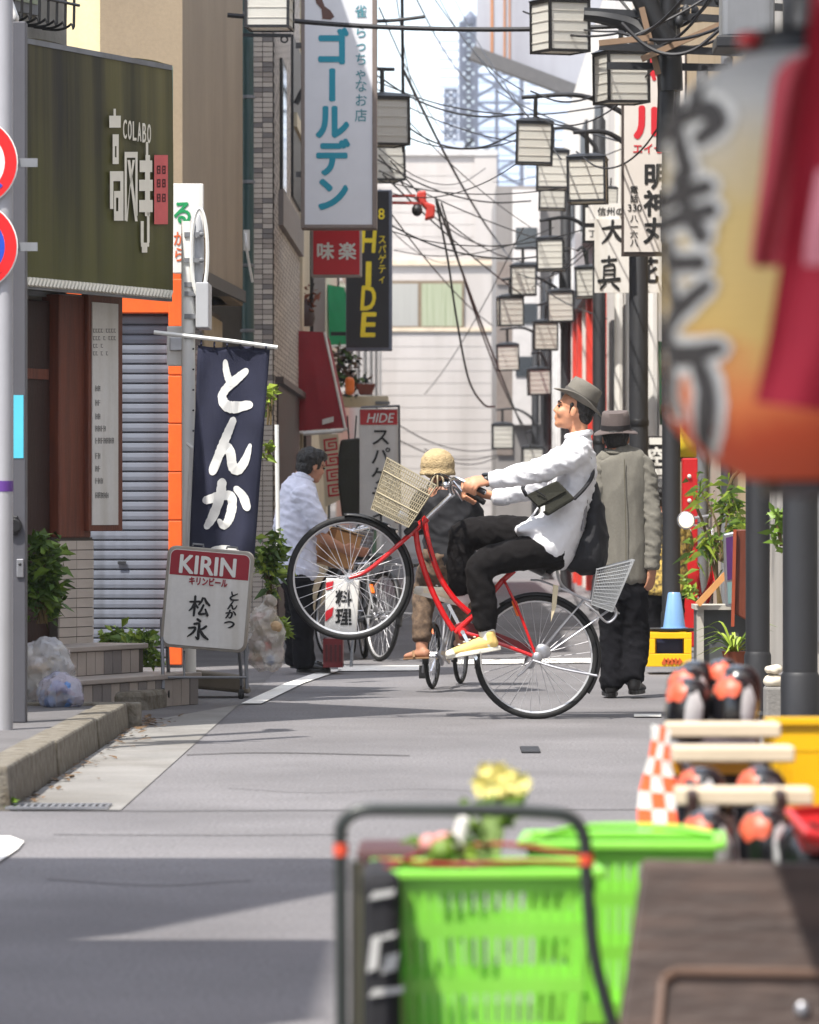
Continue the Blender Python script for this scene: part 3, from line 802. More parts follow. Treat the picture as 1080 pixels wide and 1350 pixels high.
# side tiles: courses that catch the light, joined (too thin to pick apart)
for im, mm_ in enumerate((tileA, tileB)):
    q = MB()
    nz = 188
    for k in range(nz):
        nseg = 22
        for j in range(nseg):
            if (hash((k * 7919 + j * 104729) & 0xffff) % 5 < 3) != (im == 0): continue
            qa, qb = (j + .03 + .5 * (k % 2)) / (nseg + .5), (j + .97 + .5 * (k % 2)) / (nseg + .5)
            za, zb = k * th_ + .003, k * th_ + th_ - .003
            if .05 < qa < .99 and 3.9 < za < 5.2 and .2 < qa < .36: continue
            q.add([EP(qa, za, .004), EP(qb, za, .004), EP(qb, zb, .004), EP(qa, zb, .004)], [(0, 1, 2, 3)])
    q.build('side_tile_courses', mm_, TB, kind='stuff')
m = MB(); m.prism([EP(.2, 4.1, .0), EP(.36, 4.1, 0), EP(.36, 4.1, .03), EP(.2, 4.1, .03)], (0, 0, 1.25)); wn_ = m.build('window', black, TB)
m = MB(); m.prism([EP(.22, 4.15, .03), EP(.34, 4.15, .03), EP(.34, 4.15, .034), EP(.22, 4.15, .034)], (0, 0, 1.15)); m.build('pane', glass, wn_)
m = MB(); m.prism([EP(.62, 4.25, .0), EP(.98, 4.25, 0), EP(.98, 4.25, .03), EP(.62, 4.25, .03)], (0, 0, 1.6)); wn_ = m.build('window', black, TB)
m = MB(); m.prism([EP(.64, 4.95, .03), EP(.96, 4.95, .03), EP(.96, 4.95, .06), EP(.64, 4.95, .06)], (0, 0, .14)); m.build('sill', cream, wn_)
m = MB(); m.prism([EP(.16, 3.78, .0), EP(.98, 3.78, 0), EP(.98, 3.78, .05), EP(.16, 3.78, .05)], (0, 0, .33)); m.build('panel', mat('grey metal panel', (128, 120, 116), .6, .08), TB)
m = MB(); m.prism([EP(.1, 0, .0), EP(.9, 0, 0), EP(.9, 0, .02), EP(.1, 0, .02)], (0, 0, 2.3)); m.build('doorway', woodd, TB)
m = MB(); m.prism([EP(.05, 2.3, .0), EP(.95, 2.3, 0), EP(.95, 2.3, .08), EP(.05, 2.3, .08)], (0, 0, .06)); m.build('door_hood', mat('dark brown metal', (60, 44, 38), .5), TB)
# green drainpipe
pp = thing('drainpipe', 'dark green drainpipe running down the corner of the tiled building', 'pipe', P(326, 440, 40.7))
m = MB(); a, b = P(327, 455, 40.7), P(326, -60, 40.7); m.tube([a, b], .055, 12); m.build('pipe', pipe_green, pp, smooth=True)
each('clip', midgrey, pp, [lambda q, v=v: (q.lathe([(.06, -.015), (.066, -.012), (.066, .012), (.06, .015)], P(326.5, v, 40.7), n=12), q.bar(P(326.5, v, 40.7), P(326.5, v, 40.7) + Vector((.0, .3, 0)), .02, .02)) for v in (18, 128, 240, 350, 436)])
m = MB(); m.tube(cat_rom([P(324, 308, 40.5), P(325, 325, 40.45), P(328, 345, 40.5), P(333, 372, 40.55)], 5), .012, 6); pbox(m, 321, 303, 329, 330, 40.52, 40.6); m.build('cable_clamp', whitep, pp)
# small bracket with ring high on the tiles
bk = MB(); bk.bar(P(310, 46, 40.4), P(384, 47, 40.4), .03, .03); bk.tube([P(375, 52 + 4 * sin(q), 40.4) + Vector((.03 * cos(q), 0, 0)) for q in [2 * pi * i / 12 for i in range(13)]], .008, 6)
bk.build('wall_bracket', black, None, at=P(345, 46, 40.4), label='thin black bracket with a ring sticking out from the tiled building', cat='bracket')
# ---------------------------------------------------------------- left row of shops beyond the tiled building
RS = thing('cream_shop', 'cream shop house with a maroon awning beyond the tiled building', 'building', (-1.6, 50, 0))
m = MB(); m.box(-5, -1.47, 47.45, 56, 0, 7.5); m.build('wall', cream, RS)
m = MB(); m.box(-1.475, -1.44, 47.7, 49.6, 0, 2.2); m.build('door', woodd, RS)
m = MB(); m.box(-1.475, -1.43, 50, 55, 2.9, 4.6); m.build('window', black, RS)
GS = thing('spaghetti_shop', 'cream shop house with a green awning further down the street', 'building', (-1.6, 60, 0))
m = MB(); m.box(-5, -1.45, 56.05, 70, 0, 8.2); m.build('wall', mat('pale cream', (222, 212, 190), .85, .06, 1.5), GS)
each('window', glass, GS, [Bx(-1.455, -1.42, 57, 60, 0, 2.3), Bx(-1.455, -1.42, 62, 68, 2.8, 4.4)])
FS = thing('plain_shop', 'far grey white shop house closing the left row of the street', 'building', (-1.6, 90, 0))
m = MB(); m.box(-6, -1.5, 70.05, 110, 0, 5.6); m.build('wall', mat('pale grey wall', (206, 200, 192), .85, .06, 1.5), FS)
each('window', glass, FS, [Bx(-1.505, -1.47, y, y + 3, 3.4, 5.2) for y in (73, 80, 87, 94, 101)])

def awning(name, label, Ya, Yb, pts_top, pts_bot, mtl, stripe=None):
    """canvas awning: top edge on the wall, lower edge out over the street; closed sides"""
    t = thing(name, label, 'awning', (pts_top[0] + pts_bot[0]) / 2 if False else ((pts_top[0].x + pts_bot[0].x) / 2, (Ya + Yb) / 2, pts_bot[0].z))
    return t
# maroon awning: its end cloth faces the camera
def cloth_awning(name, label, poly, Y, depth, mtl):
    c = P(sum(p[0] for p in poly) / len(poly), max(p[1] for p in poly), Y)
    t = thing(name, label, 'awning', c)
    pts = [P(u, v, Y) for u, v in poly]
    n = 9
    # poly: top-left, top-right, bottom-right, bottom-left ; subdivided end cloth with gentle wrinkles
    def Q(a, b, y):
        tl, tr, br, bl = pts
        p = (tl * (1 - a) + tr * a) * (1 - b) + (bl * (1 - a) + br * a) * b
        return p + Vector((0, y - .02 * sin(pi * b) * sin(pi * a) + .012 * noise.noise((a * 7, b * 3, Y)), 0))
    m = MB(); m.add([Q(i / n, j / n, 0) for j in range(n + 1) for i in range(n + 1)], [(j * (n + 1) + i, j * (n + 1) + i + 1, (j + 1) * (n + 1) + i + 1, (j + 1) * (n + 1) + i) for j in range(n) for i in range(n)])
    m.build('end_cloth', mtl, t, smooth=True)
    m = MB(); dv = Vector((0, depth, 0)); m.quad(pts[1] + Vector((0, .004, 0)), pts[2] + Vector((0, .004, 0)), pts[2] + dv, pts[1] + dv); m.quad(pts[0], pts[1], pts[1] + dv, pts[0] + dv); m.build('top_cloth', mtl, t)
    m = MB(); m.tube([pts[1], pts[2]], .014, 6); m.tube([pts[3] + Vector((0, 0, -.02)), pts[2] + Vector((0, 0, -.02))], .018, 6); m.tube([pts[2], pts[2] + dv], .014, 6); m.build('frame', whitep, t, smooth=True)
    return t
ra = cloth_awning('maroon_awning', 'maroon canvas awning with a small white tag above the bent man', [(392, 436), (428, 438), (455, 564), (394, 568)], 47.0, 2.4, maroon)
m = MB(); f = front(46.96); m.quad(f(425, 553), f(440, 549), f(440, 556), f(425, 560)); m.build('print', whitep, ra)
ga = cloth_awning('green_awning', 'bright green canvas awning under the black vertical sign', [(432, 375), (455, 379), (477, 453), (434, 455)], 56.5, 2.2, greenaw)
# cream wall strip and clutter
fl = thing('shop_ledge', 'pale ledge board sticking out under the jumble of hanging pots', 'ledge', P(480, 530, 55))
m = MB(); pbox(m, 450, 522, 512, 536, 55, 55.5); m.build('board', cream, fl, bevel=.01)
m = MB(); pbox(m, 495, 529, 514, 533, 54.9, 55); m.build('end_cap', midgrey, fl)
ob = MB(); pbox(ob, 455, 497, 467, 520, 54.2, 54.5); ob.build('orange_pot', mat('orange pot', (226, 112, 32), .5), None, at=P(461, 520, 54.2), label='orange pot standing on the pale shop ledge', cat='pot', bevel=.04)
rb = MB(); rb.prism([P(469, 506, 54.4), P(495, 506, 54.4), P(490, 520, 54.4), P(474, 520, 54.4)], (0, .3, 0)); rb.build('planter_box', mat('red brown', (110, 50, 32), .6), None, at=P(482, 520, 54.4), label='red brown planter box on the pale shop ledge', cat='planter', bevel=.01)
def hang_plant(name, label, u0, v0, u1, v1, Y, n, size, mats_, cat='plant', group=None, stems=None, droop=.2, aspect=2.4):
    c = P((u0 + u1) / 2, v1, Y); t = thing(name, label, cat, c, group)
    a, b = P(u0, v1, Y), P(u1, v0, Y); rad = (b.x - a.x) / 2
    cx, cz, rz = (a.x + b.x) / 2, (a.z + b.z) / 2, (b.z - a.z) / 2
    cl = [(random.uniform(-.75, .75), random.uniform(-.6, .6), random.uniform(-.8, .8)) for _ in range(max(4, n // 40))]
    for i, mm_ in enumerate(mats_):
        m = MB()
        def where():
            k = random.choice(cl)
            return Vector((cx + rad * (k[0] + random.gauss(0, .2)), Y + rad * (k[1] * .8 + random.gauss(0, .2)), cz + rz * (k[2] + random.gauss(0, .2))))
        leaves(m, n // len(mats_), where, size, droop=droop, aspect=aspect); m.build('foliage', mm_, t, kind='stuff')
    m = MB()
    for k in cl[:8]:
        m.tube(cat_rom([(cx + random.uniform(-.03, .03), Y, cz - rz), (cx + rad * k[0] * .4, Y + rad * k[1] * .4, cz + rz * (k[2] - .6) * .6), (cx + rad * k[0], Y + rad * k[1] * .8, cz + rz * k[2])], 4), .007, 5)
    m.build('stem', stemm, t)
    return t
hang_plant('potted_plant', 'dark jumble of potted plants hanging under the green awning', 438, 462, 482, 524, 54.8, 260, .11, [leafd, mat('brown leaf', (88, 62, 42), .7, .2), black])
pb = thing('bird_cage', 'dark hanging pot with twigs beside the tiled corner', 'planter', P(402, 430, 48))
m = MB(); m.lathe([(.03, -.0), (.09, .0), (.11, .08), (.09, .2), (.02, .3)], P(402, 430, 48), n=12); m.build('pot', woodd, pb, smooth=True)
m = MB(); leaves(m, 60, lambda: P(402 + random.gauss(0, 7), 398 + random.gauss(0, 8), 48), .1); m.build('foliage', mat('russet leaf', (120, 66, 44), .7, .2), pb, kind='stuff')
m = MB()
for k in range(9): m.tube([P(402, 412, 48), P(402 + random.gauss(0, 12), 392 + random.gauss(0, 14), 48)], .006, 4)
m.build('twig', black, pb)
# red patterned noren strip, dark carved board, white spaghetti banner
nr = thing('patterned_banner', 'narrow white banner with red square spiral pattern beside the dark carved board', 'banner', P(440, 660, 46.4))
Yb = 46.4; m = MB(); pts = [P(420, 572, Yb), P(446, 572, Yb), P(455, 656, Yb), P(430, 668, Yb)]; m.prism(pts, (0, .012, 0)); m.build('cloth', cream, nr)
m = MB(); f = front(Yb)
def ff(x, y): return f(424 + x * 22 + y * 7, 578 + y * 80 + x * -3)
for k in range(4):
    y0 = .02 + k * .25
    for (a, b, c, d) in ((.1, 0, .9, .03), (.1, .03, .2, .2), (.1, .17, .9, .2), (.8, .06, .9, .17), (.35, .06, .9, .085), (.35, .085, .45, .14), (.45, .115, .7, .14)): rect(m, a, y0 + b, c, y0 + d, ff, 1, 1)
m.build('print', redsign, nr)
m = MB(); m.tube([P(400, 572, 46.3), P(452, 568, 46.3)], .02, 8); m.build('pole', whitep, nr, smooth=True)
cb = thing('carved_board', 'dark weathered carved wooden board standing between banner and white sign', 'sign', P(460, 700, 45))
m = MB(); m.prism([P(449, 580, 45), P(474, 577, 45), P(481, 596, 45), P(480, 640, 45), P(474, 690, 45), P(452, 690, 45), P(446, 640, 45), P(446, 600, 45)], (0, .12, 0)); m.build('board', mat('mossy dark wood', (46, 46, 36), .7, .2, 4, .3, 20, stretch=(8, 8, 1)), cb, bevel=.02)
each('hanger', black, cb, [Tb([P(458, 548, 45.05), P(460, 580, 45.05)], .008, 5), Tb([P(470, 548, 45.05), P(468, 578, 45.05)], .008, 5)])
hb = thing('spaghetti_banner', 'white standing banner with black katakana and a red top band', 'banner', P(498, 690, 43.5))
Yh = 43.5; m = MB(); pbox(m, 474, 539, 525, 700, Yh, Yh + .05); hbp = m.build('panel', whitep, hb, bevel=.006)
m = MB(); f = front(Yh); m.quad(f(475, 540), f(524, 540), f(524, 560), f(475, 560)); m.build('band', redp, hb)
f = front(Yh, .008); m = MB(); htext(m, 'HIDE', f, 485, 519, 551, 12, .012, .2); m.build('lettering', white, hb)
m = MB(); vtext(m, 'スパゲティ', f, 502, 563, 690, 27, .012); m.build('kana', ink, hb)
each('pole', midgrey, hb, [Tb([P(476, 537, Yh - .02), P(527, 535, Yh - .02)], .012, 6), Tb([P(526, 535, Yh + .02), P(528, 712, Yh + .02)], .012, 6)], True)

# ---------------------------------------------------------------- projecting signs on the left
gs = thing('golden_sign', 'tall white box sign with large teal katakana', 'sign', P(445, 300, 41.2))
Yg = 41.2; m = MB(); a, b = P(402, -40, Yg), P(491, 296, Yg); m.box(a.x, b.x, Yg, Yg + .01, b.z, a.z); m.build('face', mat('sign face white', (214, 216, 222), .35, .03), gs)
m = MB(); a2, b2 = P(397, -44, Yg), P(497, 301, Yg)
fw = .03
m.box(a2.x, a.x, Yg - .015, Yg + .34, b2.z, a2.z); m.box(b.x, b2.x, Yg - .015, Yg + .34, b2.z, a2.z); m.box(a.x, b.x, Yg - .015, Yg + .34, b2.z, b.z); m.box(a.x, b.x, Yg + .012, Yg + .34, b.z, a2.z)
m.build('frame', mat('grey brown sign frame', (124, 112, 106), .5, .08), gs, bevel=.006)
f = front(Yg); m = MB()
for ch, v, rot in (('ゴ', 62, 0), ('ー', 112, 1), ('ル', 160, 0), ('デ', 208, 0), ('ン', 255, 0)): char(m, ch, f, 438, v, 46, 50, .042, rot=bool(rot))
m.build('lettering', teal, gs)
m = MB()
for k, ch in enumerate('雀っちゃなお店'):
    pass
for ch, v in (('雀', 15), ('ら', 42), ('っ', 60), ('ち', 78), ('ゃ', 97), ('な', 113), ('お', 132), ('店', 152)): char(m, ch, f, 476, v, 17, 18, .006)
m.build('small_lettering', mat('grey teal letters', (70, 140, 152), .5, .04), gs)
m = MB(); m.prism([f(415, -6), f(424, -3), f(428, 8), f(436, 14), f(441, 22), f(436, 26), f(425, 25), f(424, 12), f(417, 4)], (0, -.002, 0)); m.build('print', mat('brown print', (92, 60, 50), .5), gs)
each('bracket', midgrey, gs, [lambda q, v=v: q.bar(P(390, v, Yg + .2), P(400, v, Yg + .2), .05, .05) for v in (230, 60)])
rsg = thing('red_box_sign', 'small red box sign with two white kanji below the teal lettered sign', 'sign', P(443, 365, 42.5))
Yr = 42.5; m = MB(); pbox(m, 410, 301, 477, 365, Yr, Yr + .2); m.build('frame', mat('grey sign frame', (170, 164, 162), .5), rsg, bevel=.012)
m = MB(); pbox(m, 413, 303, 474, 362, Yr - .012, Yr); m.build('face', redsign, rsg, bevel=.004)
f = front(Yr - .012); m = MB(); char(m, '味', f, 429, 331, 24, 24, .03); char(m, '楽', f, 458, 331, 24, 24, .03); m.build('lettering', white, rsg)
bs = thing('black_sign', 'tall black sign with yellow italic capitals beside the green awning', 'sign', P(490, 462, 49))
Yk = 49; m = MB(); pbox(m, 456, 250, 517, 462, Yk, Yk + .25); m.build('frame', mat('blue grey frame', (108, 116, 132), .5), bs, bevel=.01)
m = MB(); pbox(m, 457, 252, 513, 458, Yk - .01, Yk); m.build('face', mat('black sign face', (26, 24, 28), .35, .1), bs)
f = front(Yk - .01); m = MB()
yl = mat('yellow letters', (238, 216, 40), .5)
for ch, v in (('H', 317), ('I', 361), ('D', 389 + 4), ('E', 428)): char(m, ch, f, 486, v, 18 if ch != 'I' else 6, 31, .04, shear=.12, tight=True)
m.build('lettering', yl, bs)
m = MB(); vtext(m, 'スパゲティ', f, 504, 309, 374, 11, .01); char(m, '8', f, 503, 282, 8, 14, .02, tight=True); m.build('kana', yl, bs)
each('bracket', black, bs, [lambda q, v=v: q.bar(P(436, v, Yk + .1), P(458, v, Yk + .1), .04, .04) for v in (256, 440)])
# small red crane-like lamp arm
ca = thing('red_sign_arm', 'red steel arm with a red double lamp head reaching out under the cables', 'sign arm', P(560, 275, 50))
m = MB(); m.bar(P(497, 259, 50), P(548, 258, 50), .03, .03); m.bar(P(497, 267, 50), P(556, 268, 50), .03, .03); m.build('arm', mat('dull red', (150, 44, 36), .5), ca)
m = MB(); m.prism([P(548, 260, 50), P(551, 252, 50), P(562, 251, 50), P(562, 266, 50), P(574, 270, 50), P(573, 286, 50), P(560, 290, 50), P(562, 276, 50)], (0, .25, 0)); m.build('lamp_head', mat('lamp red', (186, 52, 40), .5), ca, bevel=.02)
m = MB(); m.ell(P(550, 277, 50), (.06, .08, .07)); m.build('lamp', black, ca, smooth=True)

# ---------------------------------------------------------------- white building closing the street, its neighbours, far towers
EB = thing('white_building', 'white sided building closing the end of the street with one wide window', 'building', (-.3, 112, 0))
Ye = 112.0; ex0, ex1 = P(470, 0, Ye).x, P(655, 0, Ye).x; etop = P(0, 205, Ye).z
m = MB(); m.box(ex0 - 1, ex1, Ye + .03, Ye + 9, 0, etop); wl = m.build('wall', whitewall, EB)
def zE(v): return P(0, v, Ye).z
vb = [205, 345, 352, 432, 436, 664]
k = 0; v = 218
pan = None; ph = .3
z = 0.1
while z < etop - .3:
    skip = zE(440) < z + ph / 2 < zE(338)
    hh = ph if not skip else 0
    if not skip:
        m = MB(); m.prism([(ex0 - .9, Ye + .03, z + .002), (ex0 - .9, Ye + .004, z + .004), (ex0 - .9, Ye + .010, z + ph - .004), (ex0 - .9, Ye + .03, z + ph - .002)], (ex1 - ex0 + .9 - (.55 if z > zE(345) else .02), 0, 0))
        m.build('panel', whitewall, wl)
    z += ph
m = MB(); m.box(ex1 - .55, ex1 + .0, Ye - .02, Ye + .1, zE(340), etop + .1); m.build('corner_board', whitewall, EB)
m = MB(); m.box(ex0 - 1, ex1 + .02, Ye - .05, Ye + .3, etop, etop + .14); m.build('parapet', mat('grey parapet', (190, 188, 186), .7), EB)
each('ledge', mat('ledge beige', (206, 190, 168), .7), EB, [Bx(ex0 - 1, ex1 + .02, Ye - .06, Ye + .03, zE(350), zE(343)), Bx(ex0 - 1, ex1, Ye - .04, Ye + .03, zE(437), zE(432))])
m = MB(); a, b = P(512, 370, Ye), P(612, 433, Ye); m.box(a.x, b.x, Ye - .02, Ye + .02, b.z, a.z); wf = m.build('window', mat('window bronze', (120, 104, 84), .5), EB)
for u0, u1 in ((515, 551), (556, 609)):
    m = MB(); a, b = P(u0, 374, Ye), P(u1, 430, Ye); m.box(a.x, b.x, Ye - .026, Ye - .02, b.z, a.z); m.build('pane', curtain if u0 > 550 else mat('white curtain', (158, 157, 152), .5, .06, 3, stretch=(14, 14, .3)), wf)
RB = thing('grey_corner_building', 'grey brown concrete building to the right of the white end wall', 'building', (2.4, 101, 0))
Y = 100.0
m = MB(); pbox(m, 654, 245, 740, 700, Y, Y + 9); m.build('wall', mat('grey concrete', (136, 132, 130), .85, .12, 1, streak=((96, 92, 90), .5, 1.5, .2)), RB)
m = MB(); pbox(m, 676, 250, 712, 560, Y - .3, Y); m.build('bay', mat('pale bay', (196, 192, 190), .8, .06), RB)
each('window', glass, RB, [(lambda q, v=v: pbox(q, 680, v, 708, v + 26, Y - .33, Y - .3)) for v in (300, 345, 400, 470)])
each('wall_panel', mat('brown grey panel', (120, 110, 104), .8), RB, [lambda q: pbox(q, 655, 345, 676, 375, Y - .05, Y), lambda q: pbox(q, 655, 400, 676, 600, Y - .06, Y)])
# overhanging grey block with the sloping underside and rust streaks
OB = thing('overhanging_building', 'tall grey building with rust streaks and a sloping underside above the lamps', 'building', (4, 104, 7))
Y = 104.0
m = MB(); m.prism([P(630, -80, Y), P(628, 76, Y), P(770, 128, Y), P(960, 190, Y), P(960, -80, Y)], (0, 1.0, 0)); m.build('wall', mat('pale grey render', (158, 158, 164), .85, .05, .8, streak=((112, 108, 112), .4, 1.2, .15)), OB)
m = MB(); m.bar(P(622, 70, Y - .2), P(800, 137, Y - .2), .6, .3); m.build('beam', mat('beam grey', (86, 84, 84), .7), OB)
for u, w_ in ((647, 3.5), (664, 2.5), (671, 2)):
    m = MB(); pbox(m, u, -80, u + w_, 82, Y - .03, Y); m.build('pipe', mat('rust brown', (168, 112, 70), .7, .15, 1), OB)
# lattice mast and tall towers, far away; haze paleness put into the tower colours
LT = thing('lattice_tower', 'grey steel lattice tower standing behind the white end building', 'tower', P(620, 260, 300))
def lattice(mm, u0, u1, v0, v1, Y, n, r, depth=None):
    a, b = P(u0, v1, Y), P(u1, v0, Y); d = depth or (b.x - a.x)
    cs = [(a.x, Y), (b.x, Y), (b.x, Y + d), (a.x, Y + d)]
    for x, y in cs: mm.bar((x, y, a.z), (x, y, b.z), r * 1.5, r * 1.5)
    for k in range(n):
        z0, z1 = a.z + (b.z - a.z) * k / n, a.z + (b.z - a.z) * (k + 1) / n
        for i in range(4):
            p, q = cs[i], cs[(i + 1) % 4]
            mm.bar((*p, z0), (*q, z1), r, r); mm.bar((*q, z0), (*p, z1), r, r); mm.bar((*p, z1), (*q, z1), r, r)
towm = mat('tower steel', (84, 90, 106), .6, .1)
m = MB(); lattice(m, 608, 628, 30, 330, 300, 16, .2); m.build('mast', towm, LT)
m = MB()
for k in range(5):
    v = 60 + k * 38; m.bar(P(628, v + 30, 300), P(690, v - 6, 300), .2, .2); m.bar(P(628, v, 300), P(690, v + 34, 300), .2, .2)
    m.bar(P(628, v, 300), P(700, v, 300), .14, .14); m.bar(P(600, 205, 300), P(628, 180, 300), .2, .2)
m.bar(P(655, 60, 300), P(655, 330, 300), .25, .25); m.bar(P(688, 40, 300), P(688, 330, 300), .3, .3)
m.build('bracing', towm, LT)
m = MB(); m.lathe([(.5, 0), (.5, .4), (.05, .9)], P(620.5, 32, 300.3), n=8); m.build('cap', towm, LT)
ST = thing('small_lattice_frame', 'small steel lattice frame on a roof left of the tall mast', 'tower', P(594, 200, 270))
m = MB(); lattice(m, 587, 602, 118, 186, 270, 5, .1); m.build('frame', towm, ST)
m = MB(); pbox(m, 582, 186, 612, 330, 269.5, 275); m.build('roof_block', mat('haze tinted blue grey', (176, 184, 200), .8, .05), ST)
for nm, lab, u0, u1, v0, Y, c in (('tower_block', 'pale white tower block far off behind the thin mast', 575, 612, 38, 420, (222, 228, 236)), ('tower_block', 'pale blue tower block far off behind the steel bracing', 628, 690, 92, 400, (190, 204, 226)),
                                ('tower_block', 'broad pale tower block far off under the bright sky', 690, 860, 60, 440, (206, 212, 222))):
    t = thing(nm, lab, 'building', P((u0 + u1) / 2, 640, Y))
    m = MB(); pbox(m, u0, v0, u1, 700, Y, Y + 14); tw2 = m.build('wall', mat('haze tinted wall %d' % u0, c, .7, .03, .3), t)  # pale wall colour stands for distance haze
    each('window_band', mat('haze tinted window band', (168, 182, 202), .3, .05), t, [(lambda q, v=v: pbox(q, u0 + 3, v, u1 - 3, v + 3, Y - .05, Y)) for v in range(v0 + 14, 330, 12)])
# ---------------------------------------------------------------- right row of buildings
def house(name, label, x, y0, y1, h, mm_, dep=5):
    t = thing(name, label, 'building', (x + dep / 2, (y0 + y1) / 2, 0))
    m = MB(); m.box(x, x + dep, y0, y1, 0, h); m.build('wall', mm_, t)
    return t
R1 = house('grey_house', 'pale grey house front behind the thick dark lamp post', 2.42, 17, 34.0, 7.4, mat('pale grey front', (168, 164, 158), .85, .08, 1.5, streak=((120, 114, 106), .4, 3, .3)))
each('downpipe', whitep, R1, [Tb([(2.36, 26.4, .2), (2.36, 26.4, 5)], .05, 10), Tb([(2.36, 30.2, 0), (2.36, 30.2, 5)], .04, 10)], True)
m = MB(); m.box(2.39, 2.42, 27.6, 29.6, .3, 2.4); m.build('door', midgrey, R1)
R2 = house('beige_house', 'beige house front behind the bamboo plant and red pillar', 2.3, 34.05, 46, 6.8, mat('beige front', (176, 156, 126), .85, .06, 1.5, streak=((150, 128, 98), .35, 4, .3)))
m = MB(); m.box(2.25, 2.3, 36.5, 38.6, 0, 2.5); m.build('door', mat('pale door', (186, 178, 166), .6), R2)
each('downpipe', midgrey, R2, [Tb([(2.25, 36.2, 0), (2.25, 36.2, 5)], .045, 10), Tb([(2.24, 39.4, 0), (2.24, 39.4, 5)], .05, 10)], True)
RP = thing('red_pillar', 'bright red pillar of a shop front seen between the dark posts', 'pillar', P(909, 850, 38))
m = MB(); pbox(m, 900, 604, 920, 853, 38, 38.2); m.build('shaft', redp, RP, bevel=.01)
each('bolt', whitep, RP, [lambda q, v=v: q.ell(P(909, v, 37.99), (.018, .012, .018), n=8, m=5) for v in (628, 660, 700)])
R3 = house('white_house', 'white and grey house front with pipes behind the second lamp post', 2.22, 46.05, 62, 8, mat('white front', (206, 202, 198), .85, .05, 1.5, streak=((150, 144, 140), .4, 3, .2)))
each('pipe', whitep, R3, [Tb([(2.16, y, 0), (2.16, y, 7)], .06, 8) for y in (47, 49.5, 52.5, 56)], True)
each('window', darkgrey, R3, [Bx(2.16, 2.22, y, y + 1.0, 1.6, 3.6) for y in (48, 51, 54, 58.5)])
R4 = house('red_house', 'red shop front with white panels behind the man in the felt hat', 2.2, 62.05, 76, 4.2, mat('red front', (190, 56, 44), .6, .08, 1.5))
each('window', mat('pale pink panel', (222, 184, 172), .7), R4, [Bx(2.15, 2.2, 64.5, 67.5, 2.6, 3.9), Bx(2.15, 2.2, 69, 73, 1.9, 4.1)])
each('pipe', whitep, R4, [Tb([(2.12, y, 0), (2.12, y, 4.2)], .05, 8) for y in (68, 74)], True)
each('column', mat('red column', (206, 62, 48), .5, .06), R4, [Bx(2.06, 2.2, y, y + .5, 0, 4.2) for y in (62.6, 65.5, 70, 72.4)])
m = MB(); m.box(2.0, 2.2, 62.1, 75.9, 4.2, 4.5); m.build('cornice', darkgrey, R4)
R5 = house('grey_shop', 'grey shop front with pale vertical pipes far down the street', 2.2, 76.05, 99, 5.8, mat('blue grey front', (150, 148, 150), .8, .1, 1.5))
each('pilaster', mat('pale pilaster', (212, 210, 208), .7), R5, [Bx(2.1, 2.2, y, y + .7, 0, 5.6) for y in (77, 78.6, 81, 83, 86, 89, 93)])
each('window', glass, R5, [Bx(2.17, 2.2, y, y + 1.4, .4, 4.8) for y in (79.4, 84, 90)])
R6 = house('upper_house', 'pale upper storeys of a house above the red shop front', 2.6, 62.1, 99, 9.5, mat('pale upper', (196, 190, 182), .85, .06, 1.5))
each('window', darkgrey, R6, [Bx(2.55, 2.6, y, y + 3, 6.2, 8.2) for y in (66, 74, 82, 90)])
m = MB(); m.box(2.3, 2.6, 62.3, 98, 5.6, 5.75); m.build('balcony', midgrey, R6)

# ---------------------------------------------------------------- houses beside and behind the camera: they throw the shade seen on the near road
def block(name, label, poly, h, mm_):
    t = thing(name, label, 'building', (sum(p[0] for p in poly) / len(poly), sum(p[1] for p in poly) / len(poly), 0))
    m = MB(); m.prism([(x, y, 0) for x, y in poly], (0, 0, h)); m.build('wall', mm_, t)
    m = MB(); m.prism([(x, y, h) for x, y in poly], (0, 0, .12)); m.build('roof', darkgrey, t)
CT = 1 / math.tan(ELEV)
def footprint(shade, h): return [(x + SUN_DIR.x * CT * h, y + SUN_DIR.y * CT * h) for x, y in shade]
block('corner_house', 'grey house standing across the side road before the corner shop', footprint([(-5, 12.1), (-.88, 12.15), (-.33, 13.56), (-.36, 14.8), (-5, 14.9)], 8), 8, greywall)
block('low_house', 'beige house next to the grey one on the near side of the side road', footprint([(-6, 10.1), (-.32, 10.1), (-.32, 11.97), (-6, 11.97)], 8), 8, beige)
block('gable_house', 'cream house between the side road and the corner shop', footprint([(-5.2, 24.8), (-.8, 24.8), (.06, 25.8), (-1.1, 27.06), (-5.2, 27.06)], 7.2), 7.2, cream)
BR = thing('grill_shop', 'unseen timber grill shop with a low overhang added to shade the paper lantern', 'building', (2.6, 6, 0))
m = MB(); m.box(1.75, 6, 2.5, 15.5, 0, 6); m.build('wall', wood, BR)
m = MB(); m.prism([(-.03, 3.2, 2.12), (1.75, 3.2, 2.4), (1.75, 3.2, 2.48), (-.03, 3.2, 2.18)], (0, 4.0, 0)); m.build('shade_eave', woodd, BR)  # out of view, stretched out to keep the lantern in shade

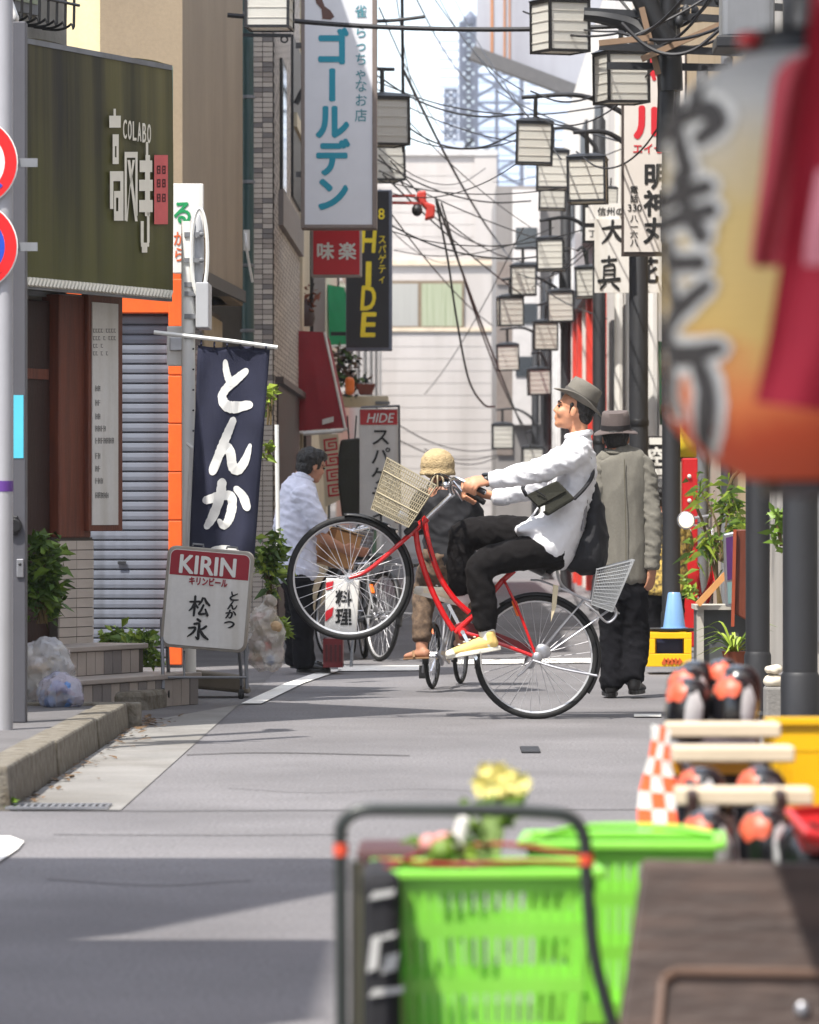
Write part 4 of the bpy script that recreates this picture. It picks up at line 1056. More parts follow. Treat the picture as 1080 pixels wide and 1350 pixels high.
# ---------------------------------------------------------------- dark lamp posts along the right kerb
def post(label, u, Y, r, h=5.6, base=True):
    x = (u - U0) * Y / FPX
    t = thing('lamp_post', label, 'lamp post', (x, Y, 0), 'dark steel lamp posts along the lane')
    m = MB(); m.lathe([(r, 0), (r, h), (r * .6, h + .05), (0, h + .06)], (x, Y, 0), n=18); m.build('pole', darkgrey, t, smooth=True)
    m = MB(); m.lathe([(r * 1.5, 0), (r * 1.5, .03), (r * 1.12, .05), (r * 1.12, .35), (r * 1.0, .37)], (x, Y, 0), n=18); m.build('base', darkgrey, t, smooth=True)
    m = MB(); m.lathe([(r + .004, 0), (r + .008, .01), (r + .008, .05), (r + .004, .06)], (x, Y, 1.9), n=18); m.build('band', black, t, smooth=True)
    return t
post('thick dark lamp post at the kerb just under the big paper lantern', 1055, 21.6, .083)
post('dark lamp post beside the potted spider plant', 999, 24.8, .066)
post('slim dark lamp post rising behind the blue cone', 885, 35, .071)
post('dark lamp post right behind the man in the dark felt hat', 842, 40.9, .086)
post('dark lamp post hidden behind the cyclist in the grey hat', 790, 52, .075)
post('dark lamp post in front of the grey shop with pale pipes', 746, 64, .075)
post('far slim lamp post near the overhanging building', 722, 76, .075, 5)
post('last lamp post before the end of the street', 706, 88, .075, 4.6)

# ---------------------------------------------------------------- framed lantern boxes on arms
def make_lamp():
    """local box lamp: 0.30 wide, hanging from a stub; origin at the top of its roof stub"""
    t = thing('street_lantern', 'x', 'lamp', (0, 0, 0), 'framed white lantern boxes over the lane')
    w, h = .15, .36
    fr = MB(); b = .0095
    for sx in (-1, 1):
        for sy in (-1, 1): fr.box(sx * w - b, sx * w + b, sy * w - b, sy * w + b, -h - .1, -.1)
    for z in (-.1 - b, -h - .1 + b):
        for s_ in (-1, 1):
            fr.box(-w, w, s_ * w - b + .001, s_ * w + b - .001, z - b, z + b); fr.box(s_ * w - b + .001, s_ * w + b - .001, -w, w, z - b, z + b)
    fr.build('frame', black, t)
    for s_ in (-1, 1):
        m = MB(); m.box(-w + b, w - b, s_ * (w - .004) - .002, s_ * (w - .004) + .002, -h - .1 + 2 * b, -.1 - 2 * b); m.build('pane', lampw, t)
        m = MB(); m.box(s_ * (w - .004) - .002, s_ * (w - .004) + .002, -w + b, w - b, -h - .1 + 2 * b, -.1 - 2 * b); m.build('pane', lampw, t)
    m = MB()
    for k in range(1, 5):
        z = -.1 - h * k / 5
        for s_ in (-1, 1): m.box(-w + b, w - b, s_ * w - .003, s_ * w + .003, z - .003, z + .003); m.box(s_ * w - .003, s_ * w + .003, -w + b, w - b, z - .003, z + .003)
    m.build('lattice', mat('lattice grey', (186, 182, 174), .6), t, kind='stuff')
    m = MB(); m.lathe([(.225, -.1), (.236, -.092), (.16, -.066), (.03, -.05)], (0, 0, 0), n=4)
    rf = m.build('roof', black, t); rf.rotation_euler.z = pi / 4
    m = MB(); m.tube([(0, 0, -.05), (0, 0, .12)], .018, 8); m.build('stub', black, t, smooth=True)
    m = MB(); m.box(-w + b, w - b, -w + b, w - b, -h - .1 + b, -h - .085); m.build('bottom_pane', lampw, t)
    return t
proto = make_lamp()
posts_xy = {35: P(885, 0, 35).x, 40.9: P(842, 0, 40.9).x, 52: P(790, 0, 52).x, 64: P(746, 0, 64).x, 76: P(722, 0, 76).x, 88: P(706, 0, 88).x, 33: -1.98, 45: -1.5}
LAMPS = [  # u0, u1 of the near face, v top, v bottom, pole, turn, label
 (712, 764, 2, 70, 35, 22, 'biggest lantern box of all, at the top beside the rust streaked wall'),
 (792, 845, 70, 137, 35, 22, 'large lantern box overlapping the top of the long white menu sign'),
 (684, 728, 162, 217, 40.9, -6, 'lantern box just below the sloping beam, crossed by thin cables'),
 (711, 747, 201, 250, 52, -4, 'half hidden lantern box behind and between two bigger ones'),
 (752, 796, 210, 268, 40.9, -6, 'lantern box directly left of the phone number on the long sign'),
 (712, 746, 236, 277, 56, -4, 'lantern box tucked under the half hidden one'),
 (797, 814, 248, 270, 52, 0, 'sliver of lantern box beside the post above the banner with two big kanji'),
 (709, 742, 316, 357, 52, -3, 'single lantern box hanging alone over the street in mid height'),
 (674, 705, 351, 390, 64, 3, 'lantern box right of the white end building, upper of two there'),
 (760, 789, 354, 393, 56, 0, 'lantern box next to the white banner with two big kanji'),
 (723, 755, 385, 425, 64, 0, 'lantern box in front of the red shop front top'),
 (657, 688, 392, 430, 64, 3, 'lantern box at the white building corner below its upper neighbour'),
 (705, 734, 425, 462, 66, 0, 'lantern box level with the ledge under the wide window'),
 (655, 683, 455, 489, 76, 0, 'lantern box at the lower corner of the white building, on a brown wall'),
 (697, 723, 487, 521, 76, 0, 'lantern box above and left of the grey hat of the cyclist'),
 (650, 675, 560, 592, 88, 0, 'lowest lantern box, over the watch hand of the cyclist'),
 (690, 714, 590, 622, 88, 0, 'lantern box half hidden behind the cyclist shirt'),
 (486, 522, 130, 193, 45, 20, 'lantern box beside the edge of the tall teal lettered sign'),
 (328, 384, -28, 22, 33, -4, 'lantern box cut by the top of the picture above the tiled building'),
 (497, 508, 184, 240, 52, 20, 'thin lantern box mostly hidden by the tall teal lettered sign'),
]
first = True
for (u0, u1, v0, v1, pole, turn, lab) in LAMPS:
    Y = pole - .25; pole_k = min(posts_xy, key=lambda k: abs(k - pole))
    left = u1 < 545
    sc = max((u1 - u0), (v1 - v0) / 1.2) / px(Y) / .30
    top = P((u0 + u1) / 2, v0, Y); top.z += .1 * sc
    lo = proto if first else copy_tree(proto); first = False
    lo.location = top; lo.scale = (sc,) * 3; lo.rotation_euler = (radians(random.uniform(-1.5, 1.5)), radians(random.uniform(-2, 2)), radians(turn + random.uniform(-4, 4))); lo['label'] = lab
    # arm from its post: a gentle arch
    xp = posts_xy[pole_k]; zp = top.z + .12 * sc
    yp = Y + .2
    if left: xp = -1.55 if pole == 33 else -1.46
    a = Vector((xp, yp, zp - .32)); b = Vector((top.x - (.12 if not left else -.12), Y, zp))
    mid = (a + b) / 2 + Vector((0, 0, .16 + .05 * random.random()))
    m = MB(); m.tube(cat_rom([a, (a * .75 + mid * .25) + Vector((0, 0, .1)), mid, b], 6), [.03 - .012 * i / 18 for i in range(19)], 8)
    ar = m.build('lantern_arm', darkgrey, None, smooth=True, at=a, label='dark curved arm carrying the ' + lab.split(',')[0][:70], cat='lamp arm', group='curved arms of the lantern boxes')
    ws = ar['label'].split(); ar['label'] = ' '.join(ws[:15])

# ---------------------------------------------------------------- white signs on the right
ls = thing('menu_sign', 'long white hanging sign with red and black brush lettering and a phone number', 'sign', P(860, 337, 37.6))
Y = 37.6; m = MB(); pbox(m, 820, 60, 906, 337, Y, Y + .14); m.build('frame', mat('dark bronze frame', (66, 56, 52), .5), ls, bevel=.006)
m = MB(); pbox(m, 823, 63, 903, 332, Y - .01, Y); m.build('face', mat('sign face warm', (206, 200, 194), .4, .04, 2), ls)
f = front(Y - .01); m = MB()
char(m, '川', f, 862, 160, 52, 46, .05); htext(m, 'エイセ', f, 835, 874, 196, 12, .02); char(m, '煮', f, 858, 90, 34, 34, .04); m.build('red_lettering', redsign, ls)
m = MB(); vtext(m, '明神丸', f, 866, 214, 322, 36, .03)
for ch, v in (('電', 250), ('話', 262), ('八', 288), ('一', 299), ('六', 309), ('八', 320)): char(m, ch, f, 836, v, 11, 11, .015)
htext(m, '330', f, 828, 846, 274, 9, .01); m.build('lettering', ink, ls)
wk = thing('kanji_banner', 'white banner with two big black brush kanji left of the long sign', 'banner', P(828, 386, 43.5))
Y = 43.5; m = MB(); pbox(m, 784, 289, 873, 386, Y, Y + .04); m.build('panel', whitep, wk)
m = MB(); pbox(m, 776, 268, 826, 290, Y + .05, Y + .09); m.build('top_panel', whitep, wk)
f = front(Y); m = MB(); brush(m, '大', f, 808, 306, 32, 32, .85); brush(m, '真', f, 803, 360, 32, 44, .8); char(m, '花', f, 853, 356, 32, 36, .03); m.build('lettering', ink, wk)
f = front(Y + .05); m = MB(); htext(m, '信州の', f, 788, 822, 279, 11, .015); m.build('small_lettering', ink, wk)
lb = thing('small_sign', 'small white sign in a black frame between two lantern boxes', 'sign', P(781, 320, 46))
m = MB(); pbox(m, 768, 270, 800, 320, 46, 46.08); m.build('frame', black, lb); m = MB(); pbox(m, 772, 300, 798, 317, 45.98, 46); pbox(m, 772, 274, 798, 294, 45.98, 46); m.build('face', whitep, lb)
m = MB(); f = front(45.98); htext(m, '丁目', f, 776, 796, 308, 9, .01); m.build('lettering', ink, lb)
# dark mass of steelwork and cables at the top right, old crossarm pole
cp = thing('utility_pole', 'dark utility pole crowded with crossarms at the top right', 'utility pole', P(878, 930, 32))
m = MB(); m.tube([P(876, 200, 32), P(884, -60, 32)], .06, 12); m.build('pole', black, cp, smooth=True)
each('crossarm', darkgrey, cp, [lambda q, v=v, a=a, b=b, dy=dy: q.bar(P(a, v - 6 + random.uniform(-8, 8), 32 + dy), P(b, v + random.uniform(-8, 8), 32 + dy), .05, .05) for v, a, b, dy in ((20, 770, 1000, .1), (62, 790, 980, -.15), (96, 800, 960, .2), (5, 790, 1060, .3))])
each('brace', mat('bamboo brown', (128, 104, 82), .7), cp, [lambda q: q.bar(P(846, 10, 31.9), P(868, 98, 31.9), .05, .04), lambda q: q.bar(P(846, 78, 31.8), P(960, 28, 31.8), .05, .04), lambda q: q.bar(P(790, 57, 31.7), P(856, 50, 31.7), .04, .04)])
each('branch_arm', black, cp, [Tb(cat_rom([P(842, -20, 32), P(862, 25, 32), P(880, 60, 32), P(884, 120, 32)], 6), [.09] * 19, 10), Tb(cat_rom([P(770, 20, 32.1), P(800, 24, 32.1), P(838, 36, 32.1), P(872, 70, 32)], 6), [.04 + .002 * i for i in range(19)], 8)], True)
each('insulator', darkgrey, cp, [lambda q: q.ell(P(random.uniform(890, 950), random.uniform(-10, 30), 32 + random.uniform(-.3, .3)), (.03, .03, .045), n=8, m=6) for k in range(4)], True)
tb = thing('transformer', 'grey transformer can hanging above the paper lantern', 'transformer', P(985, 60, 24))
m = MB(); pbox(m, 952, -40, 1022, 52, 24, 24.3); m.build('case', midgrey, tb, bevel=.03)
m = MB(); pbox(m, 945, 46, 1030, 62, 23.95, 24.35); m.build('clamp', darkgrey, tb, bevel=.01)

# ---------------------------------------------------------------- overhead cables
CG = 'thin black overhead cables tangled above the lane'
LM = [((500, 290), 'the teal sign foot'), ((500, 235), 'the teal sign edge'), ((498, 125), 'the side lantern'), ((510, 205), 'just under the side lantern'), ((545, -10), 'the top of the sky gap'),
      ((575, -15), 'above the thick crossing cable'), ((595, 0), 'beside the far tower tops'), ((705, 265), 'the lanterns under the beam'), ((690, 160), 'the sloping beam lantern'), ((760, 330), 'the small black framed sign'), ((760, 240), 'the lantern beside the phone number'),
      ((680, 335), 'the white end building roof'), ((650, 430), 'the white ledge'), ((800, 140), 'the menu sign top'), ((840, 260), 'the phone number'), ((880, 35), 'the crowded utility pole'),
      ((870, 85), 'the bent arm of the utility pole'), ((880, 160), 'the post behind the menu sign'), ((740, 210), 'the half hidden middle lantern'), ((560, 160), 'the pale sky left of the mast'), ((620, 110), 'the steel lattice mast'), ((600, 190), 'the small roof frame'), ((560, 520), 'the plain lower end wall'),
      ((800, 420), 'the red shop front'), ((690, 390), 'the white corner lanterns'), ((640, 222), 'the white parapet'), ((600, 345), 'the band above the wide window'), ((520, 330), 'the black sign with yellow capitals'), ((720, 40), 'the biggest lantern'), ((655, 120), 'the overhanging building')]
def near_lm(u, v): return min(LM, key=lambda k: (k[0][0] - u) ** 2 + (k[0][1] - v) ** 2)[1]
USED = {}
def cable(pts, r=.012, label=None, sagn=8, ends=None):
    if not label:
        a_, b_ = near_lm(*ends[0]), near_lm(*ends[1]); k = 0
        for adj in ('thin black', 'very thin', 'slack', 'taut black', 'darker', 'faint', 'long'):
            label = ' '.join(f'{adj} cable from {a_} to {b_}'.split()[:16])
            if label not in USED: break
    USED[label] = 1
    m = MB(); m.tube(cat_rom(pts, sagn), r, 5)
    return m.build('overhead_cable', wire, None, smooth=True, at=pts[0], label=label, cat='cable', group=CG)
def span(u0, v0, Y0, u1, v1, Y1, sag, r=.011, label=None):
    a, b = P(u0, v0, Y0), P(u1, v1, Y1)
    pts = [a * (1 - q) + b * q - Vector((0, 0, sag * 4 * q * (1 - q))) for q in (0, .25, .5, .75, 1)]
    cable(pts, r, label, 5, ((u0, v0), (u1, v1)))
span(300, 20, 36, 1010, 18, 36, .12, .02, 'thick black cable running right across the top of the street')
span(405, 20, 43, 560, 22, 43, .05, .018, 'short thick cable sagging in front of the tall teal lettered sign')
span(530, -10, 46, 532, 200, 47, .0, .018, 'black cable dropping straight down beside the tall teal lettered sign')
span(532, 92, 47, 665, 330, 80, .15, .016, 'thick cable slanting down from beside the teal sign to the far right')
cable([P(575, 265, 52), P(590, 340, 54), P(602, 420, 56), P(618, 500, 58), P(638, 533, 60), P(652, 536, 62)], .014, 'cable hanging down in a long curve from the red lamp arm')
span(575, 262, 52, 700, 590, 88, .1, .016, 'taut dark cable running from the red arm down to the lowest lamps')
span(582, 268, 52, 690, 560, 84, .3, .012)
for a in ((497, 210, 50, 700, 265, 52), (500, 225, 50, 760, 330, 60), (500, 238, 50, 760, 245, 44), (500, 250, 50, 705, 200, 41), (500, 205, 50, 668, 325, 70), (515, 212, 50, 690, 345, 64), (505, 292, 50, 750, 330, 52), (500, 300, 50, 780, 300, 46),
          (498, 100, 48, 690, 150, 42), (498, 108, 48, 800, 140, 42), (498, 118, 48, 700, 190, 44), (498, 128, 48, 690, 170, 44), (498, 160, 48, 720, 168, 44), (520, 330, 60, 730, 300, 52), (500, 260, 50, 650, 430, 80),
          (560, -20, 60, 720, 180, 42), (570, -20, 60, 690, 120, 42), (545, -10, 52, 620, 110, 80), (520, -20, 50, 560, 160, 80), (600, 0, 80, 740, 210, 42), (500, 10, 46, 600, 190, 90),
          (690, 300, 60, 560, 520, 100), (630, 280, 80, 800, 420, 52), (650, 240, 80, 860, 180, 41), (700, 120, 41, 880, 40, 34), (700, 150, 41, 870, 80, 34), (720, 40, 35, 900, 10, 33), (690, 15, 36, 880, 30, 33), (760, 200, 41, 880, 150, 35),
          (655, 120, 60, 830, 190, 41), (500, 196, 46, 640, 222, 64), (500, 288, 50, 600, 345, 90), (505, 230, 50, 690, 390, 64), (680, 360, 64, 800, 300, 52), (700, 380, 64, 840, 260, 41), (520, 140, 48, 700, 300, 60)):
    span(*a, random.uniform(.05, .35), random.uniform(.006, .0105))
for a, w_ in (((525, 560, 80, 655, 592, 90), 'upper'), ((525, 580, 80, 655, 600, 90), 'middle'), ((560, 592, 80, 655, 603, 90), 'lowest')): span(*a, .2, .011, w_ + ' of the three thin cables sagging across the foot of the white end wall')

for k in range(7):
    u0_, u1_ = random.uniform(790, 850), random.uniform(890, 1010)
    span(u0_, random.uniform(-5, 90), random.uniform(31, 33), u1_, random.uniform(-10, 120), random.uniform(30.5, 32), random.uniform(.02, .2), random.uniform(.009, .016), ('%s dark wire bundled round the utility pole top, %s' % (('upper', 'lower', 'thick', 'thin', 'sagging', 'straight', 'slanting')[k], 'by the large second lantern')))
# ---------------------------------------------------------------- left street furniture
# white sign post with two round signs, seen at the picture edge
YS = 21.2; s_ = px(YS)
sp = thing('traffic_sign', 'white post with two round red rimmed traffic signs, lower one blue inside', 'traffic sign', P(4, 968, YS))
m = MB(); m.tube([P(4, 968, YS), P(4, -60, YS)], .047, 16); m.build('post', mat('grey white post', (158, 158, 162), .5, .06, 3, streak=((120, 118, 114), .4, 12, .5)), sp, smooth=True)
m = MB(); m.tube([P(4, 634, YS) , P(4, 648, YS)], .049, 16); m.build('sticker', mat('purple sticker', (90, 50, 130), .5), sp, smooth=True)
for v, inner in ((214, white), (325, blue)):
    c = P(-36, v, YS - .06); R_ = .205
    m = MB(); m.lathe([(R_ + .006, -.004), (R_ + .006, .004), (0, .005)], c, (0, -1, 0), 40); m.lathe([(0, -.006), (R_, -.005), (R_ + .006, -.004)], c, (0, -1, 0), 40); d = m.build('disc', white, sp, smooth=True)
    m = MB(); m.lathe([(R_, .008), (R_ - .054, .008), (R_ - .054, .0055), (R_, .0055)], c, (0, -1, 0), 40, closed=True); m.build('rim', signred, d)
    m = MB(); m.lathe([(0, .0062), (R_ - .055, .0062), (R_ - .055, .007), (0, .0071)], c, (0, -1, 0), 40); m.build('face', inner, d)
    m = MB(); m.bar(c + Vector((-.125, -.009, .125)), c + Vector((.125, -.009, -.125)), .004, .045); m.build('slash', signred, d) if inner is blue else m.build('slash', blue, d)
    m = MB(); m.box(c.x - .12, c.x + .3, c.y + .012, c.y + .03, c.z - .02, c.z + .02); m.build('clamp', midgrey, d)
# grey steel post with a lock and a cyan sticker
YQ = 21.9
gp_ = thing('steel_post', 'grey square steel post with cyan sticker and black lock', 'post', P(21, 950, YQ))
m = MB(); pbox(m, 9, 28, 34, 953, YQ, YQ + .1); m.build('post', mat('post grey', (74, 74, 80), .6, .08, 3, streak=((98, 97, 100), .4, 7, .3)), gp_, bevel=.006)
m = MB(); pbox(m, 18, 521, 31, 604, YQ - .003, YQ); m.build('sticker', mat('cyan sticker', (84, 190, 214), .5, .05), gp_)
m = MB(); m.lathe([(.0, .03), (.035, .03), (.04, 0)], P(19, 693, YQ), (0, -1, 0), 14, sx=1.0); pbox(m, 14, 680, 24, 706, YQ - .02, YQ); m.build('lock', black, gp_, bevel=.006)
m = MB(); pbox(m, 22, 737, 31, 761, YQ - .012, YQ); m.build('plate', steel, gp_, bevel=.003); 
m = MB(); m.ell(P(26.5, 744, YQ - .012), (.008, .005, .008), n=8, m=5); m.build('bolt', black, gp_)
m = MB(); pbox(m, 3, 955, 40, 962, YQ - .04, YQ + .14); m.build('base_plate', midgrey, gp_, bevel=.004)
m = MB(); a = P(-12, 24, YQ); m.prism([P(-30, -30, YQ), P(4, -30, YQ), P(22, 20, YQ), P(20, 27, YQ), P(8, 30, YQ), P(-14, 26, YQ)], (0, .16, 0)); m.build('lamp_hood', whitep, gp_, bevel=.012)
m = MB(); m.ell(P(8, 28, YQ + .08), (.04, .05, .03)); m.build('lamp', black, gp_, smooth=True)

# white pole with a plate sign seen from behind, carrying the navy banner
YP = 27.0
wp = thing('sign_pole', 'white painted pole carrying sign plates seen edge on above the navy banner', 'pole', P(250, 925, YP))
m = MB(); m.tube([P(250, 927, YP), P(248, 292, YP)], .04, 14); m.build('pole', white, wp, smooth=True)
m = MB(); c = P(263, 333, YP - .05); ringp = [c + Vector((.048 * sin(q), 0, .26 * cos(q))) for q in [2 * pi * i / 28 for i in range(28)]]
m.tube(ringp, .012, 6, ring=True); m.build('hoop', white, wp, smooth=True)
m = MB(); m.ell(P(261, 333, YP + .02), (.038, .03, .235)); m.build('disc_sign', mat('sign back grey', (176, 178, 182), .4, .06), wp, smooth=True)
m = MB(); pbox(m, 258, 372, 275, 432, YP - .1, YP + .28); m.build('plate', mat('sign back grey', (176, 178, 182)), wp, bevel=.006)
m = MB()
for v in (306, 340, 372, 384, 414, 440): pbox(m, 243, v, 268, v + 6, YP - .05, YP - .02)
for v in (306, 340, 384, 414): m.ell(P(266, v + 3, YP - .06), .016, n=8, m=5)
m.build('clamp', midgrey, wp)
m = MB()
for k in range(14): m.ell(P(255, 460 + k * 27, YP - .034), (.006, .004, .006), n=6, m=4)
m.build('rivet', darkgrey, wp)
m = MB(); m.tube([P(247, 585, YP - .03), P(253, 590, YP - .05), P(247, 700, YP - .04), P(247, 750, YP - .02)], .012, 6); m.build('strap', whitep, wp)
bx = MB(); pbox(bx, 220, 430, 247, 482, YP + .06, YP + .16); b_ = thing('meter_box', 'small grey white electric meter box behind the white pole', 'meter box', P(233, 482, YP + .1)); bx.build('case', whitep, b_, bevel=.006)
m = MB(); pbox(m, 224, 445, 240, 462, YP + .045, YP + .06); m.build('window', steel, b_, bevel=.003)
# navy banner
YB = 26.85
bn = thing('navy_banner', 'navy cloth banner with white brushed hiragana hanging from a white pole', 'banner', P(305, 736, YB))
m = MB(); nx, ny = 18, 40
def BNP(x, y, lift=0.0):  # x,y in 0..1
    u = 261 + x * (356 - 261) + y * (-12 + x * -9); v = 455 + x * 5 + y * (282 - x * 2) + 3 * sin(x * 7) * (1 - y) * .6
    return P(u, v, YB) + Vector((0, -lift + .03 * sin(x * 11 + y * 2.5) * (.25 + y * .6) + .02 * noise.noise((x * 3, y * 5, 2)) + .006 * noise.noise((x * 14, y * 6, 8)), 0))
m.add([BNP(i / nx, j / ny) for j in range(ny + 1) for i in range(nx + 1)], [(j * (nx + 1) + i, j * (nx + 1) + i + 1, (j + 1) * (nx + 1) + i + 1, (j + 1) * (nx + 1) + i) for j in range(ny) for i in range(nx)])
o = m.build('cloth', navycloth, bn, smooth=True); sm = o.modifiers.new('thick', 'SOLIDIFY'); sm.thickness = .003; sm.offset = 0
inkw = mat('banner white', (222, 222, 220), .85, .05, 8)
def bmap(u, v): return BNP((u - 261 + (v - 455) / 282 * 12) / (95 - (v - 455) / 282 * 9), (v - 457) / 280, .006)
m = MB(); brush(m, 'と', bmap, 308, 508, 50, 64, 1.0); brush(m, 'ん', bmap, 303, 588, 60, 70, 1.0); brush(m, 'か', bmap, 299, 664, 60, 62, 1.0)
brush(m, 'つ', bmap, 292, 738, 58, 56, 1.0); m.build('lettering', inkw, bn)
m = MB(); m.tube([P(203, 438, YB - .02), P(300, 449, YB - .02), P(366, 458, YB - .02)], .012, 8); m.build('rod', white, bn, smooth=True)
m = MB()
for k in range(6): x = .05 + k * .18; a = BNP(x, 0); m.tube([a + Vector((0, .0, .03)), a + Vector((0, -.022, .01)), a + Vector((0, 0, -.012))], .006, 5)
m.build('loop', navycloth, bn)

# beer sign on legs
YK = 26.4
ks = thing('beer_sign', 'white standing sign with a dark red beer band and black brush kanji', 'sign', P(270, 920, YK))
ang = .085
cu_, cv_ = 273, 790
def KP(x, y, dy=0): # sign-plane px about its centre, slightly rolled
    return P(cu_ + x * cos(ang) - y * sin(ang), cv_ + x * sin(ang) + y * cos(ang), YK) + Vector((0, dy, 0))
def rrect(w, h, r, n=5):
    o_ = []
    for cx, cy, q0 in ((w - r, h - r, 0), (-w + r, h - r, pi / 2), (-w + r, -h + r, pi), (w - r, -h + r, 3 * pi / 2)):
        for i in range(n + 1): q = q0 + pi / 2 * i / n; o_.append((cx + r * cos(q), cy + r * sin(q)))
    return o_
m = MB(); m.prism([KP(x, y, 0) for x, y in rrect(57, 67, 11)], (0, .12, 0)); m.build('case', mat('sign case grey', (158, 152, 142), .5, .1, streak=((110, 88, 70), .5, 8, 2)), ks, bevel=.006)
m = MB(); m.prism([KP(x, y, -.008) for x, y in rrect(53, 63, 9)], (0, .008, 0)); m.build('face', whitep, ks)
m = MB(); top = [p for p in rrect(52, 62, 8)]; bp_ = [(x, y) for x, y in top if y < -40]; bp_ = bp_[:] ; pts = bp_ + []
m.add([KP(x, y, -.0095) for x, y in bp_] + [KP(52, -29, -.0095), KP(-52, -29, -.0095)], [tuple(range(len(bp_))) + (len(bp_), len(bp_) + 1)] )
m.build('band', kirinred, ks)
kf = lambda u, v: KP(u, v, -.0125)
m = MB(); htext(m, 'KIRIN', kf, -39, 34, -44, 23, .03); m.build('brand_lettering', white, ks)
m = MB(); htext(m, 'キリンビール', kf, -25, 25, -23, 10, .035); m.build('red_lettering', kirinred, ks)
m = MB(); brush(m, '松', kf, -9, 10, 27, 27, .95); brush(m, '永', kf, -8, 41, 29, 28, .95)
for i, (ch, v) in enumerate((('と', -7), ('ん', 5), ('か', 17), ('つ', 30))): brush(m, ch, kf, 35 - i, v, 14, 11.5, .9)
m.build('lettering', ink, ks)
m = MB()
for x in (-58, 52): m.tube([KP(x, 30, .05), P(cu_ + x * .96 + (3 if x > 0 else -2), 908, YK - (.0 if x > 0 else .1))], .011, 6)
for x in (-50, 46): m.tube([KP(x, 60, .16), P(cu_ + x, 905, YK + .35)], .011, 6)
m.tube([P(cu_ - 56, 893, YK - .05), P(cu_ + 52, 893, YK)], .008, 6); m.tube([P(cu_ - 30, 858, YK + .05), P(cu_ - 30, 893, YK)], .006, 6)
m.build('leg', midgrey, ks, smooth=True)
for x in (-54, 44):
    m = MB(); c = P(cu_ + x + 1, 915, YK); m.lathe([(.0, -.014), (.026, -.014), (.03, -.008), (.03, .008), (.026, .014), (0, .014)], c, (1, .2, 0), 12); m.bar(c, c + Vector((0, 0, .05)), .012, .02); m.build('wheel', rubber, ks, smooth=True)
each('handle', midgrey, ks, [Tb([KP(x, -68, .04), KP(x, -71, .04), KP(x + 14, -71, .04), KP(x + 14, -68, .04)], .006, 6) for x in (-25, 20)])
# concrete foot block behind it
cf = MB(); cf.prism([P(225, 905, 27.6), P(248, 884, 27.6), P(318, 892, 27.6), P(330, 915, 27.6)], (0, .3, 0)); cf.build('stone_block', mat('dark stone', (92, 84, 72), .9, .2), None, at=P(280, 910, 27.7), label='dark rough stone block lying under the standing beer sign', cat='stone', bevel=.02)

# ---------------------------------------------------------------- rubbish bags
def bag_material(name, tint, cols):
    if name in MATS: return MATS[name]
    mm_ = mat(name, tint, .22, .04, 5, .5, 16, spec=.7, alpha=.5)
    nt = mm_.node_tree; N, L = nt.nodes, nt.links; b = N['Principled BSDF']
    vo = N.new('ShaderNodeTexVoronoi'); vo.inputs['Scale'].default_value = 13; vo.inputs['Randomness'].default_value = 1
    tc = N.new('ShaderNodeTexCoord'); L.new(tc.outputs['Object'], vo.inputs['Vector'])
    cr = N.new('ShaderNodeValToRGB'); cr.color_ramp.interpolation = 'LINEAR'
    cr.color_ramp.elements[0].color = lin(cols[0]); cr.color_ramp.elements[1].color = lin(cols[-1]); cr.color_ramp.elements[1].position = .8
    for i, c in enumerate(cols[1:-1]): e = cr.color_ramp.elements.new(.2 + .5 * i / max(1, len(cols) - 2)); e.color = lin(c)
    L.new(vo.outputs['Color'], cr.inputs['Fac'])
    mx = N.new('ShaderNodeMix'); mx.data_type = 'RGBA'; mx.inputs[0].default_value = .2
    src = b.inputs['Base Color'].links[0].from_socket
    L.new(src, mx.inputs[6]); L.new(cr.outputs[0], mx.inputs[7]); L.new(mx.outputs[2], b.inputs['Base Color'])
    return mm_
def rubbish(label, u0, v0, u1, v1, Y, mm_, knot=True, group=None):
    a, b = P(u0, v1, Y), P(u1, v0, Y); c = (a + b) / 2; rx, rz = (b.x - a.x) / 2, (b.z - a.z) / 2
    m = MB(); m.ell(c - Vector((0, 0, rz * .1)), (rx * .95, rx * .9, rz * .9), n=24, m=16); m.ell(c + Vector((rx * .1, 0, -rz * .5)), (rx * 1.02, rx * .9, rz * .5), n=20, m=12); m.ell(c + Vector((-rx * .12, 0, rz * .3)), (rx * .8, rx * .75, rz * .6), n=18, m=12)
    if knot: m.limb([c + Vector((0, 0, rz * .6)), c + Vector((.01, 0, rz * .95)), c + Vector((.03, 0, rz * 1.12))], [.09, .03, .03])
    def dsp(p, n):
        q = p * 6; r = abs(noise.noise((q.x * 1.4, q.y * 1.4, q.z))); r2 = abs(noise.noise((q.x * 3.1 + 5, q.y * 3.1, q.z * 1.6)))
        r3 = abs(noise.noise((q.x * 7 + 2, q.y * 7, q.z * 5)))
        return .05 * (.3 - r) + .026 * (.3 - r2) + .012 * (.3 - r3) + .02 * noise.noise(p * 4)
    r_ = remesh(m, .0095, 1, dsp)
    t = thing('rubbish_bag', label, 'rubbish bag', (c.x, c.y, a.z), 'plastic rubbish bags put out by the kerb')
    o = r_.build('bag', mm_, t, smooth=True, ang=28)
    for k in range(9):
        q = c + Vector((random.uniform(-.55, .55) * rx, random.uniform(-.5, .3) * rx, random.uniform(-.75, .45) * rz))
        mz = MB(); mz.ell(q, (rx * random.uniform(.2, .4), rx * random.uniform(.2, .4), rx * random.uniform(.18, .34)), Matrix.Rotation(random.uniform(0, 3), 3, 'X'), 9, 6)
        cc = random.choice(((214, 210, 204), (220, 218, 214), (190, 160, 122), (196, 70, 74), (96, 134, 190), (226, 224, 222), (150, 132, 104)))
        mz.build('litter', mat('litter %d %d %d' % cc, cc, .7, .15, 12), t)
    return t
